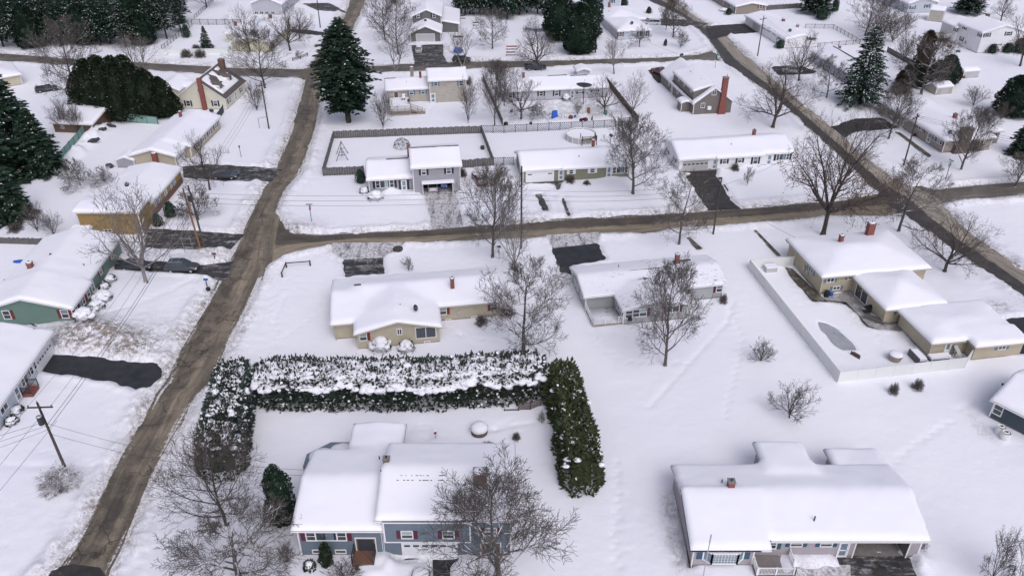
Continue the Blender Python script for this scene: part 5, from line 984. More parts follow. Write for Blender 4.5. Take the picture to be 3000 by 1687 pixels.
# --- far left edge house and brown barn
H = House('cream house with a broad snow roof at the left edge, beside the dark parked car', 'T1', 175, 640, 38, 'cream')
H.block(-11, 0, 0, 10, 2.8, 'h', .27); H.walls(); H.snow(None, .38); H.win('R0', None, 0, 0, 1.0, 1.1, 'w', None, 'LR', 1.7, 3); H.win('R0', None, 0, 0, 1.0, 1.1, 'w', None, 'LR', 1.7, 7); H.done()
H = House('low dark brown barn half hidden by bare saplings behind the green chain fence', 'T1', 415, 1000, -6, 'umber', 'barn', 'barn')
H.block(0, 0, 8.5, 11, 2.4, 'gx', .22); H.walls(); H.snow(None, .34); H.win('F0', 'T1', 470, 960, .8, .6, 's'); H.done()
H = House('tan brick ranch with dark red shutters at the top edge', 'T3', 395, 112, 9, 'brick_tan')
H.block(0, 0, 9.8, 26, 2.7, 'gy', .18); H.walls(); H.snow(None, .36); H.win('F0', 'T3', 590, 50, 1.1, 1.2, 'w', 'red'); H.win('L0', 'T3', 375, 50, 3.4, 1.3, 'p', 'red'); H.win('L0', 'T3', 310, 20, 1.2, 1.2, 'w', 'red'); H.done()
H = House('light blue-grey gabled house with black shutters at the top edge, above the tan shed', 'T3', 1690, 105, 9, 'pale')
H.block(0, 0, 9.8, 14, 3.4, 'gy', .28); H.walls(); H.snow(None, .34); H.win('F0', 'T3', 1735, 58, 1.2, 1.1, 'w', 'black'); H.win('F0', 'T3', 1845, 48, 1.2, 1.1, 'w', 'black'); H.done()
# --- sheds
def shed(label, c, x, y, ang, w, d, ze, colr, ty='gx', p=.35, door='F', name='shed', cat='shed'):
    H = House(label, c, x, y, ang, colr, cat, name); H.block(0, 0, w, d, ze, ty, p, .15); H.B[0]['found'] = 1; H.walls(); H.snow(None, .26)
    m = MB(); a, b = w * .28, w * .72
    if door: m.box(a, -.05, .25, (a + b) / 2 - .02, -.01, ze - .35); m.box((a + b) / 2 + .02, -.05, .25, b, -.01, ze - .35); m.build('door', 'trim_grey', H.e)
    H.done(); return H
shed('tall tan shed with a steep snowy roof above the white two-storey house', 'T3', 1845, 160, -30, 4.0, 4.5, 3.6, 'beige', door=None)
shed('pale grey shed with a brown door, beside a snowed-over mower in the open yard', 'T3', 2110, 595, 12, 4.4, 3.0, 2.0, 'ash', 'gx', .3)
shed('peach tan shed with white trimmed double doors near the bare maple', 'T3', 1905, 720, 14, 4.4, 3.2, 2.0, 'beige', 'gx', .35)
shed('small dark grey garden shed tucked against the light tan ranch house', 'T1', 888, 1268, -2, 3.4, 3.0, 1.8, 'slate', 'gy', .35, None)
shed('low dark grey store shed just past the mustard ochre house corner', 'M1', 545, 342, -10, 3.0, 2.2, 1.3, 'graphite', 'gx', .3, None)
# ---------------------------------------------------------------- trees
def rot_about(v, ax, a): return Matrix.Rotation(a, 3, ax) @ v
class Tree:
    """bare broadleaf tree: short bole, ascending limbs that fork down to fine twigs"""
    def __init__(s, seed, H=11., bole=2.2, spread=.5, limbs=7, up=.35, kids=(7, 6, 5), leader=False, r0=.22, stems=1, droop=0, kink=.16, leaves=0, twig=.0135):
        s.r = random.Random(seed); s.T = MB(); s.C = MB(); s.up = up; s.kids = kids; s.kink = kink; s.droop = droop; s.leaves = leaves; s.H = H; s.L = MB(); s.twig = twig
        s.tips = []
        for q in range(stems):
            ln = Vector((0, 0, 1)) if stems == 1 else Vector((math.cos(q * 2.4 + seed) * .28, math.sin(q * 2.4 + seed) * .28, 1)).normalized()
            p0 = Vector((0, 0, -.1)) if stems == 1 else Vector((math.cos(q * 2.4) * .25, math.sin(q * 2.4) * .25, -.1))
            h = bole if not leader else H * .92; n = max(4, int(h / .6)); P = [p0]; d = ln.copy()
            for k in range(n): d = (d + Vector((s.r.uniform(-1, 1), s.r.uniform(-1, 1), 0)) * .07).normalized(); P.append(P[-1] + d * h / n)
            rr = [r0 * (1 - .25 * k / n) if not leader else r0 * (1 - .93 * k / n) for k in range(n + 1)]; rr[0] *= 1.35
            s.T.tube(P, rr, 8)
            az = s.r.uniform(0, 6.3)
            for k in range(limbs):
                az += 2.4 + s.r.uniform(-.35, .35)
                if leader:
                    t = .13 + .82 * k / limbs; i = int(t * n); base = P[i].lerp(P[min(i + 1, n)], t * n - i); el = spread * (1.1 - .55 * t); env = math.sin(min(1, (1 - t) * 1.35 + .12) * math.pi / 2); L = H * .50 * env * s.r.uniform(.8, 1.1); r = rr[i] * .5
                else:
                    t = k / max(1, limbs - 1); base = P[-1].lerp(P[-2], s.r.uniform(0, 1.2) * t); el = spread * (.15 + .95 * t) * s.r.uniform(.85, 1.15); L = (H - bole) * (.98 - .22 * t) * s.r.uniform(.88, 1.08); r = r0 * (.66 - .22 * t)
                dd = Vector((math.cos(az) * math.sin(el), math.sin(az) * math.sin(el), math.cos(el))); s.grow(base, dd, L, r, 1)
    def grow(s, p, d, L, r, lv):
        R = s.r; n = (0, 8, 5, 4, 3, 3)[lv]; P = [p]; dr = [d]; kk = s.kink * (1, 1, 1.2, 1.5, 1.8, 2)[lv]
        for k in range(n):
            d = (d + Vector((R.uniform(-1, 1), R.uniform(-1, 1), R.uniform(-.7, .7))) * kk + Vector((0, 0, 1)) * (s.up / n if lv < 4 else -s.droop)).normalized()
            P.append(P[-1] + d * L / n); dr.append(d)
        tip = .3 if lv < 3 else .5
        rr = [max(r * (1 - (1 - tip * .5) * k / n), s.twig) for k in range(n + 1)]
        (s.T if lv == 1 else s.C).tube(P, rr, 6 if lv == 1 else (4 if lv == 2 else 3), 0 if lv < 3 else 1, cap=False)
        if lv > len(s.kids):
            if s.leaves and P[-1].z < s.H * .62: s.tips += [P[-1], P[-2]]
            return
        m = s.kids[lv - 1]; az = R.uniform(0, 6.3)
        for k in range(m):
            t = .18 + .80 * (k + R.uniform(.1, .9)) / m if lv > 1 else .16 + .82 * (k + .5) / m; i = min(n - 1, int(t * n)); b = P[i].lerp(P[i + 1], t * n - i)
            az += 2.4 + R.uniform(-.5, .5); ax = dr[i].orthogonal().normalized(); ax = rot_about(ax, dr[i], az); an = R.uniform(.45, .85)
            dd = rot_about(dr[i], ax, an); l = L * (.58 - .30 * t) * R.uniform(.8, 1.25) * (1.12 if lv > 1 else 1); s.grow(b, dd, max(l, .35), max(rr[i] * .55, s.twig), lv + 1)
    def finish(s, nm, bark, twig, leaf=None):
        t = s.T.data(nm + '_trunk', bark, True); c = s.C.data(nm + '_crown', [bark, twig]); lf = None
        if leaf and s.tips:
            m = MB(); R = s.r
            for p in s.tips:
                for _ in range(s.leaves):
                    q = p + Vector((R.uniform(-.3, .3), R.uniform(-.3, .3), R.uniform(-.3, .3))); a = Vector((R.uniform(-1, 1), R.uniform(-1, 1), R.uniform(-1, 1))).normalized() * .10; b = a.orthogonal().normalized() * .07; m.quad(q - a, q + b, q + a, q - b)
            lf = m.data(nm + '_leaves', leaf)
        return dict(H=s.H, t=t, c=c, l=lf, A=1, R=float(np.percentile([v.co.xy.length for v in c.vertices], 94)), Z=float(np.percentile([v.co.z for v in c.vertices], 99.9)) )
PR = {}
PR['round'] = Tree(1, 11, 2.3, 1.35, 16, .50, (8, 6, 5), leader=True).finish('maple', 'bark_grey', 'bark_twig')
PR['round2'] = Tree(12, 11, 1.8, 1.4, 13, .42, (8, 6, 5), leader=True, kink=.2).finish('maple', 'bark_grey', 'bark_twig')
PR['vase'] = Tree(2, 12, 2.0, .95, 19, .55, (8, 6, 5), leader=True, kink=.10).finish('elm', 'bark_grey', 'bark_twig')
PR['tall'] = Tree(3, 13, 3.0, 1.05, 24, .5, (7, 5, 4), leader=True, r0=.2, kink=.14).finish('tall', 'bark_dark', 'twig_dark')
PR['oak'] = Tree(4, 14, 3.2, 1.4, 9, .25, (9, 6, 4), r0=.38, kink=.2, leaves=1).finish('oak', 'bark_dark', 'twig_dark', 'leaf_brown')
PR['broad'] = Tree(5, 12, 2.6, 1.3, 7, .3, (9, 6, 5), r0=.32, kink=.22).finish('broad', 'bark_dark', 'twig_dark')
PR['birch'] = Tree(6, 11, 3.2, .75, 5, .35, (6, 5, 3), r0=.17, stems=2, kink=.16).finish('birch', 'bark_pale', 'twig_pale')
PR['birch1'] = Tree(16, 11, 2.4, .9, 8, .45, (7, 5, 3), r0=.2, kink=.22).finish('birch', 'bark_pale', 'twig_pale')
PR['weep'] = Tree(7, 5, 1.4, 1.3, 8, .0, (6, 6, 3), r0=.12, droop=.5, twig=.014).finish('weeping', 'bark_grey', 'bark_twig')
PR['small'] = Tree(8, 5, .9, 1.2, 8, .45, (7, 6, 3), r0=.10, twig=.013).finish('small', 'bark_dark', 'twig_dark')
PR['snowy'] = Tree(18, 5, .9, 1.35, 8, .3, (7, 6, 3), r0=.12, twig=.03).finish('snowy', 'bark_grey', 'twig_snowy')
PR['shrub'] = Tree(9, 3, .25, 1.1, 16, .45, (6, 5), r0=.05, twig=.013).finish('shrub', 'bark_dark', 'twig_dark')
PR['dome'] = Tree(20, 2, .12, 1.45, 40, .15, (8, 6), r0=.035, twig=.014, kink=.3).finish('dome', 'twig_snowy', 'twig_snowy')
PR['bush'] = Tree(10, 2, .12, 1.4, 34, .25, (8, 6), r0=.035, twig=.012).finish('bush', 'twig_red', 'twig_red')
PR['vshrub'] = Tree(11, 6, .5, .65, 12, .25, (7, 6), r0=.09, twig=.016).finish('tall_shrub', 'bark_grey', 'bark_twig')
def crown_h(p, h, w, k=.72):   # height whose rounded crown (not just its tip) reaches the measured top
    th = math.atan2(CAM_H, p.y); c, s_ = math.cos(th), math.sin(th); lo, hi = .3 * h, h
    for _ in range(30):
        m = (lo + hi) / 2; f = .58 * m * c + math.sqrt((k * w * s_) ** 2 + (.42 * m * c) ** 2)
        if f < h * c: lo = m
        else: hi = m
    return lo
def bare(kind, c, bx, by, ty, wpx, label, name='bare_tree', cat='tree', group=None, rz=None):
    P = PR[kind]; p = at_(c, bx, by, -.05); h = max(tall(c, bx, by, ty), .6); w = wpx / ppm(c, bx, by) / 2; h = crown_h(p, h, w)
    e = empty(name, p, (bx * 13 % 6.28) if rz is None else rz, label, cat, group); sx = w / P['R']; sz = h / P['Z']
    e.scale = (sx, sx, sz)
    link('trunk' if name != 'bare_shrub' else 'stem', P['t'], e); link('crown' if name != 'bare_shrub' else 'twigs', P['c'], e)
    if P['l']: link('leaves', P['l'], e)
    return e
BT = [
 ('round', 'M2', 1375, 1210, 520, 650, 'big round bare maple standing behind the hedge, right of the sand coloured ranch'),
 ('vase', 'M2', 2445, 1315, 535, 500, 'tall upright bare tree with fine sweeping branches, in front of the light grey ranch'),
 ('vase', 'M2', 1140, 500, -230, 460, 'forked bare maple with snow on its limbs, beside the cross street below the utility pole'),
 ('birch1', 'M2', 1305, 635, 50, 400, 'slender pale birch between the forked maple and the big round maple'),
 ('round2', 'D', 1708, 615, 432, 150, 'round bare maple at the cross street edge, above the light grey ranch'),
 ('oak', 'D', 2070, 592, 262, 275, 'largest bare oak with brown leaves still on its lower branches'),
 ('round2', 'D', 2260, 583, 392, 175, 'bare maple on the corner between cross street and east street'),
 ('broad', 'D', 2376, 683, 528, 195, 'wide bare tree on the lawn right of the two-chimney house'),
 ('birch1', 'D', 368, 712, 420, 270, 'spreading white-barked birch over the charcoal SUV'),
 ('broad', 'D', 528, 478, 326, 120, 'bare maple beside the grey sedan on the left driveway'),
 ('tall', 'T1', 2000, 668, 190, 420, 'tall bare tree at the west street corner by the ivory cape house'),
 ('broad', 'T1', 2190, 382, 10, 340, 'bare maple in the corner lawn right of the yellow house'),
 ('broad', 'T1', 2262, 282, 60, 250, 'smaller bare tree behind the corner lawn maple'),
 ('broad', 'T1', 1885, 392, 25, 290, 'bare maple right in front of the yellow house'),
 ('vshrub', 'T1', 1940, 835, 618, 200, 'low many-stemmed bare tree on the lawn by the ivory cape'),
 ('round', 'T1', 605, 825, 130, 470, 'very large bare tree left of the dark cedar row'),
 ('birch', 'T1', 1065, 560, 225, 330, 'pale twin-stemmed birch above the dark cedar row'),
 ('round', 'T2', 1142, 372, 50, 250, 'evenly rounded bare maple in the lawn below the pine trunks'),
 ('broad', 'T2', 1467, 530, 125, 390, 'big wide bare maple at the kerb next to the black pickup'),
 ('tall', 'T2', 430, 412, -60, 330, 'tallest bare tree left of the dark grey two-storey house'),
 ('tall', 'T2', 330, 300, -100, 260, 'tall bare tree behind the tallest one, by the north street bend'),
 ('birch', 'T2', 410, 548, 235, 270, 'white birch pair at the kerb left of the silver car'),
 ('birch', 'T2', 915, 492, 190, 270, 'white birch in front of the olive parked SUV'),
 ('vshrub', 'T2', 315, 968, 690, 180, 'vase shaped bare tree left of the weathered beige house deck'),
 ('vshrub', 'T2', 957, 932, 570, 150, 'vase shaped bare tree right of the weathered beige house'),
 ('vase', 'T2', 1157, 948, 440, 230, 'narrow grey bare tree at the left end of the diamond lattice fence'),
 ('broad', 'T2', 1357, 902, 520, 340, 'dark trunked bare apple tree at the left of the cluttered yard'),
 ('tall', 'T2', 1230, 800, 470, 200, 'thin bare trees tangled at the back left corner of the cluttered yard'),
 ('broad', 'T2', 1985, 872, 560, 300, 'snow-dusted bare apple tree at the right of the cluttered yard'),
 ('vase', 'D', 1592, 488, 292, 165, 'tall narrow bare tree in front of the olive ranch right end'),
 ('birch', 'T2', 2060, 560, 250, 220, 'pale birch clump right of the ash grey ranch'),
 ('birch1', 'T2', 2200, 885, 520, 270, 'fuzzy pale bare tree outside the brown fence by the lattice corner'),
 ('weep', 'T2', 2250, 357, 190, 180, 'small weeping bare tree in front of the hip-roofed house'),
 ('vase', 'T2', 2505, 285, -20, 230, 'bare tree beside the white van driveway'),
 ('small', 'T2', 2449, 228, 20, 130, 'little bare tree directly behind the white van'),
 ('small', 'T2', 2560, 362, 235, 150, 'small bare tree by the curve near the east street'),
 ('broad', 'T3', 680, 962, 415, 580, 'wide three-trunked bare tree between the brown cape and the east street'),
 ('broad', 'T3', 875, 610, 215, 330, 'bare maple overhanging the parked grey SUV and the hidden ranch'),
 ('round2', 'T3', 1085, 738, 425, 260, 'medium bare maple on the lawn left of the tall snowy spruce'),
 ('round', 'T3', 1798, 718, 250, 430, 'old grey bare tree left of the peach tan shed'),
 ('vase', 'T3', 1552, 1048, 630, 310, 'bare maple at the corner of the blacktop drive by the rosy ranch'),
 ('vase', 'T3', 2098, 1285, 800, 350, 'bare maple in front of the stone chimney'),
 ('vase', 'T3', 2510, 1400, 1140, 300, 'bare tree cut by the right edge beside the side street'),
 ('small', 'T3', 2395, 918, 765, 130, 'small bare tree left of the dark round evergreen at the right edge'),
 ('vshrub', 'T3', 2192, 802, 645, 180, 'small fine bare tree in the open snow behind the rosy ranch'),
 ('tall', 'T3', 1375, 272, -60, 340, 'tall bare tree left of the brush thicket behind the white two-storey house'),
 ('tall', 'T3', 1520, 250, -30, 260, 'bare tree inside the brush thicket'),
 ('vshrub', 'T3', 1662, 482, 225, 160, 'thin bare tree beside the fence, left of the brown cedar'),
 ('vshrub', 'T3', 1680, 232, 85, 120, 'slim bare tree under the light blue-grey gabled house'),
 ('broad', 'T3', 2400, 160, -60, 200, 'bare tree behind the white two-storey house chimney'),
 ('broad', 'T3', 2545, 500, -20, 330, 'leaning bare tree at the far right edge beside the white two-storey house'),
 ('tall', 'B1', 1700, 1065, 300, 740, 'large bare tree in front of the left evergreen hedge', ),
 ('round', 'B1', 1790, 1460, 880, 960, 'large bare tree at the bottom left of the blue-grey house'),
 ('vase', 'B2', 1190, 1530, 640, 980, 'big spreading bare tree in front of the blue-grey house garage'),
 ('small', 'B3', 2300, 1500, 1095, 240, 'fine pale bare tree at the bottom right corner'),
 ('small', 'B3', 2500, 1540, 1175, 260, 'bare tree cut by the bottom right corner'),
 ('small', 'B3', 800, 264, 0, 340, 'neat round bare tree in the open snow above the lilac house'),
 ('small', 'M2', 507, 602, 495, 100, 'tiny bare tree near the road above the sand coloured ranch'),
 ('small', 'T3', 485, 1402, 1258, 80, 'single young sapling in front of the white ranch'),
 ('snowy', 'T1', 605, 1398, 1195, 330, 'snow-laden low crabapple behind the mustard house'),
 ('vshrub', 'M1', 285, 305, 85, 190, 'bare clump of upright stems left of the mustard house'),
 ('vshrub', 'M1', 410, 335, 150, 160, 'smaller bare clump of stems next to the low store shed'),
 ('vshrub', 'T1', 490, 1000, 745, 170, 'bare sapling in front of the dark brown barn'),
 ('vshrub', 'T1', 590, 1010, 760, 140, 'second bare sapling by the barn corner post'),
 ('snowy', 'M1', 1500, 215, -60, 330, 'dark twiggy bare tree behind the crossed utility poles'),
 ('tall', 'T1', 1560, 60, -150, 260, 'bare tree at the top edge left of the grey gabled house'),
 ('small', 'T1', 2255, 440, 385, 70, 'tiny bare shrub tree by the split rail fence near the corner'),
 ('broad', 'T2', 700, 560, 400, 10, 'x')]
for t in BT[:-1]: bare(*t)
BS = [
 ('shrub', 'M3', 588, 1282, 1105, 180, 'round bare shrub alone in the big snowy yard'), ('bush', 'M3', 305, 842, 775, 62, 'small brown bare shrub at the corner of the light grey ranch'),
 ('bush', 'M2', 1060, 1005, 935, 95, 'snow-flecked round shrub against the sand coloured ranch'), ('bush', 'M2', 1250, 935, 850, 120, 'brown rounded shrub right of the sand coloured ranch'),
 ('bush', 'B3', 1575, 82, 5, 75, 'left one of the two little brown shrubs in the open snow'), ('bush', 'B3', 1755, 52, -25, 85, 'right one of the two little brown shrubs in the open snow'),
 ('dome', 'B1', 450, 755, 625, 300, 'wide low brown shrub around the foot of the transformer pole'), ('shrub', 'B1', 2155, 1345, 1175, 150, 'bare shrub at the left wall of the blue-grey house'),
 ('shrub', 'Q4', 1060, 1150, 740, 720, 'bare shrub at the bottom edge in front of the porch steps'), ('bush', 'T1', 1408, 432, 372, 90, 'left round bare shrub before the white picket fence'),
 ('bush', 'T1', 1512, 434, 372, 90, 'right round bare shrub before the white picket fence'), ('bush', 'T1', 1480, 372, 338, 60, 'bare shrub just inside the white picket fence beside the small spruce'),
 ('bush', 'Q5', 1305, 720, 615, 120, 'reddish bare shrub below the middle window of the white ranch'), ('bush', 'S5', 1290, 1180, 1040, 200, 'brown shrub beside the white storm door of the olive ranch'),
 ('bush', 'S5', 1620, 1215, 1150, 150, 'low snowy shrub under the olive ranch wall'), ('snowy', 'T1', 790, 1378, 1260, 220, 'tangled brown brush behind the flat roof of the mustard house'),
 ('bush', 'T3', 1640, 700, 590, 150, 'rust coloured bare shrub under the old grey tree'), ('bush', 'T3', 2170, 1130, 1040, 160, 'brown shrub at the foot of the stone chimney'),
 ('snowy', 'T2', 1480, 880, 780, 200, 'snow-covered tangle of low branches in the cluttered yard'), ('vshrub', 'S3', 1410, 890, 680, 180, 'bare shrub with thick stems in the middle of the cluttered yard'),
 ('bush', 'M1', 120, 300, 240, 110, 'low bare shrub at the left edge by the evergreen'), ('bush', 'B2', 1310, 430, 375, 60, 'tiny twiggy shrub in the backyard behind the blue-grey house'),
 ('bush', 'B2', 1100, 490, 455, 120, 'yellowish twigs just behind the blue-grey house roof'), ('shrub', 'B3', 1790, 1250, 1175, 90, 'bare twigs sticking out at the right corner of the lilac house'),
 ('bush', 'S1', 2250, 900, 700, 190, 'bare shrub right of the slate grey house'), ('vshrub', 'T3', 1440, 330, 100, 300, 'brush thicket of upright stems behind the hidden ranch'), ('vshrub', 'T3', 1580, 320, 90, 260, 'dense brown brush beside the thicket, under the wooden cabin'),
 ('vshrub', 'T2', 1130, 560, 470, 150, 'bare hedge brush at the far left of the pale grey ranch'), ('bush', 'T2', 940, 640, 570, 90, 'bare shrub at the right wall of the weathered beige house'), ('bush', 'R7', 500, 250, 200, 70, 'small dark shrub under the brown picture window'),
 ('shrub', 'B2', 1500, 300, 200, 60, 'climbing bare vine at the right end of the low lattice'), ('bush', 'T2', 1260, 720, 620, 120, 'tangled bare brush at the left end of the pale grey ranch')]
for t in BS: bare(*t, name='bare_shrub', cat='shrub')
# ---------------------------------------------------------------- evergreens
def spray(m, p, d, L, w, mi, R, up=Vector((0, 0, 1))):
    s_ = d.cross(up); s_ = Vector((1, 0, 0)) if s_.length < 1e-3 else s_.normalized(); s_ = rot_about(s_, d, R.uniform(-.7, .7)) * w
    m.quad(p, p + d * L * .45 + s_, p + d * L, p + d * L * .45 - s_, m=mi)
def spruce(seed, H, Rb, needle, snow, open_=.5, whorl=.42, base=.08, fan=1.0, taper=.85, shape=None):
    R = random.Random(seed); m = MB(); t = MB(); t.tube([(0, 0, -.2), (0, 0, H * .5), (0, 0, H * .98)], [H * .016 + .05, H * .011, .02], 7); z = H * base
    while z < H * .985:
        q = (z / H - base) / (1 - base); Rz = Rb * (((1 - q) ** taper) if shape is None else shape(q)) * R.uniform(.86, 1.1) + .12; nb = max(4, int(6 + 5 * (1 - q)))
        for k in range(nb):
            az = 6.283 * (k + R.uniform(-.35, .35)) / nb; L = Rz * R.uniform(.72, 1.12); dr = -.10 - .22 * (1 - q); d = Vector((math.cos(az), math.sin(az), dr + .12)); sd_ = Vector((-math.sin(az), math.cos(az), 0)); b = Vector((0, 0, z + R.uniform(-.15, .15)))
            if L > 1: t.tube([b, b + d * L * .5, b + d * L * .95 + Vector((0, 0, -.05 * L))], [.035, .025, .012], 3, cap=False)
            n = max(3, int(L / .30))
            for j in range(n):
                f = .16 + .84 * (j + R.random()) / n; p = b + d * (L * f) + Vector((0, 0, -.10 * L * f * f + R.uniform(-.06, .06)))
                wd = (.30 + .55 * (1 - f)) * min(1, L / 1.6) * fan
                for sg in (-1, 1):
                    dd = (d * .8 + sd_ * sg * R.uniform(.25, 1.0) + Vector((0, 0, R.uniform(-.35, .12)))).normalized(); ln = wd * R.uniform(.75, 1.35) + .16
                    spray(m, p, dd, ln, .10 + .07 * fan, 0, R)
                    if R.random() < snow: spray(m, p + Vector((0, 0, .05)) + dd * ln * .25, dd, ln * .5, .05 + .03 * fan, 1, R)
                if R.random() < .35: spray(m, p, Vector((R.uniform(-.3, .3), R.uniform(-.3, .3), -1)).normalized(), .3 * fan, .1, 0, R)
        z += whorl * R.uniform(.8, 1.2) * (1 if q < .7 else .7)
    return dict(H=H, R=Rb, t=t.data('spruce_trunk', 'bark_dark', True), c=m.data('spruce_crown', [needle, 'snow_clump']))
def column(seed, H, Rb, needle, snow, n=5200, top=.35, L=.34, lump=.24):
    R = random.Random(seed); m = MB(); t = MB(); t.tube([(0, 0, -.2), (0, 0, H * .6)], [.14, .06], 6)
    prof = lambda q: Rb * (min(1, (q + .05) * 6) ** .5) * (1 - q ** (1 / max(top, .05)) ) ** .55 if q < 1 else 0
    K, A = 14, 14; ring = []
    for k in range(K + 1):
        q = k / K; ring.append([(prof(q) * .70 * math.cos(a * 6.283 / A), prof(q) * .70 * math.sin(a * 6.283 / A), .25 + q * H * .97) for a in range(A)])
    for k in range(K):
        for a in range(A): m.quad(ring[k][a], ring[k][(a + 1) % A], ring[k + 1][(a + 1) % A], ring[k + 1][a])
    for i in range(n):
        q = R.random() ** 1.1; az = R.uniform(0, 6.283); nz = mnoise.noise(Vector((math.cos(az) * 1.6, math.sin(az) * 1.6, q * H * .7 + seed))) ; r = prof(q) * (.84 + lump * nz * 2 + R.uniform(-.06, .10)); p = Vector((r * math.cos(az), r * math.sin(az), .2 + q * H))
        d = Vector((math.cos(az) * .7, math.sin(az) * .7, R.uniform(.1, 1.1))).normalized(); d = (d + Vector((R.uniform(-.4, .4), R.uniform(-.4, .4), R.uniform(-.3, .3)))).normalized(); spray(m, p, d, L * R.uniform(.6, 1.3), L * .34, 0, R)
        if R.random() < snow * (1 if nz > -.1 else .25): spray(m, p + d * .12 + Vector((0, 0, .05)), d, L * R.uniform(.3, .7), L * .2, 1, R)
    return dict(H=H, R=Rb, t=t.data('cedar_trunk', 'bark_dark', True), c=m.data('cedar_crown', [needle, 'snow_clump']))
EV = {'big': spruce(1, 16, 3.3, 'needle_dark', .07, base=.17, whorl=.26, fan=.95, shape=lambda q: min(1, .50 + q * 1.5) * (1 - max(0, (q - .35) / .65) ** 1.7)), 'snowy': spruce(2, 15, 3.9, 'needle_pine', .38, base=.13, whorl=.55, fan=1.15, taper=.62), 'xmas': spruce(3, 6, 1.9, 'needle_dark', .35, base=.05, whorl=.3, taper=.95),
      'forest': spruce(4, 15, 2.9, 'needle_dark', .20, base=.28, whorl=.7, fan=1.3, taper=.7), 'forest2': spruce(5, 15, 3.3, 'needle_dark', .26, base=.34, whorl=.8, fan=1.4, taper=.5), 'edge': spruce(6, 13, 3.4, 'needle_dark', .10, base=.04, whorl=.42, fan=1.4, taper=.7),
      'cedar': column(1, 8, 2.0, 'needle_cedar', .05), 'cedar2': column(2, 8, 2.2, 'needle_dark', .10), 'cedsnow': column(3, 8, 2.2, 'needle_dark', .13), 'ball': column(4, 2.4, 1.4, 'needle_dark', .16, 900, .6, .26), 'browncedar': column(5, 8, 1.8, 'cedar_brown', .0, 4200, .5)}
PINE = spruce(9, 17, 3.4, 'needle_dark', .2, base=.17, whorl=.55, fan=1.5, taper=.6)
EV['pine'] = PINE
def ever(kind, c, bx, by, ty, wpx, label, name='evergreen_tree', cat='tree', group=None):
    P = EV[kind]; p = at_(c, bx, by, -.1); h = max(tall(c, bx, by, ty), .5); w = wpx / ppm(c, bx, by) / 2; e = empty(name, p, bx * 7 % 6.28, label, cat, group); e.scale = (w / P['R'], w / P['R'], h / P['H'])
    link('trunk', P['t'], e); link('crown', P['c'], e); return e
ET = [
 ('big', 'T2', 55, 925, 130, 480, 'huge dark evergreen tree at the corner of west street, left of the weathered beige house'),
 ('snowy', 'T3', 1332, 790, 190, 370, 'tall snowy spruce with open branches standing before the hidden grey ranch'),
 ('xmas', 'T1', 1562, 372, 202, 112, 'small blue-green spruce behind the white picket fence'),
 ('edge', 'T1', 130, 1180, 500, 480, 'pointed dark evergreen at the left edge, above the snowy crabapple'),
 ('edge', 'T1', -60, 1390, 690, 560, 'huge evergreen at the left edge, lowest and nearest of the group'),
 ('edge', 'T1', 330, 1300, 830, 380, 'shorter dark evergreen beside the green chain fence corner'),
 ('edge', 'M1', 60, 200, -210, 420, 'green pine overlapping the left edge above the grey board fence'),
 ('cedsnow', 'T2', 1790, 405, 40, 260, 'broad rounded dark evergreen with snow specks left of the utility pole by the north street'),
 ('cedsnow', 'T2', 1640, 300, -60, 260, 'dark evergreen behind the broad rounded one'),
 ('cedsnow', 'T2', 1870, 300, -70, 200, 'dark evergreen touching the roof of the pale hip-roofed house'),
 ('ball', 'T2', 1870, 400, 200, 150, 'low bushy evergreen between the broad evergreen and the pole'),
 ('cedar2', 'T3', 2480, 870, 590, 270, 'dark round-topped evergreen at the right edge of the open snow'),
 ('edge', 'T3', 2560, 1170, 880, 250, 'pointed snowy evergreen cut by the right edge'),
 ('browncedar', 'T3', 1790, 560, 250, 150, 'brown-tinged rounded cedar beside the fence'),
 ('browncedar', 'T3', 1625, 690, 545, 90, 'narrow rusty conifer at the left end of the dark cedars'),
 ('pine', 'T3', 2150, 105, -150, 250, 'dark pine above the white two-storey house roof'), ('pine', 'T3', 1000, 105, -160, 260, 'dark pine at the top edge above the round evergreen bush'),
 ('ball', 'T3', 1045, 150, 60, 110, 'round evergreen bush below the top edge pine'), ('ball', 'T3', 1145, 90, 10, 70, 'small evergreen bush right of the round one'),
 ('cedsnow', 'B1', 2125, 1035, 655, 230, 'leafy dark evergreen shrub touching the left roof edge of the blue-grey house'),
 ('cedar', 'B1', 2450, 1365, 1215, 96, 'snow-capped barrel shaped evergreen in front of the blue-grey house wall')]
for t in ET: ever(*t)
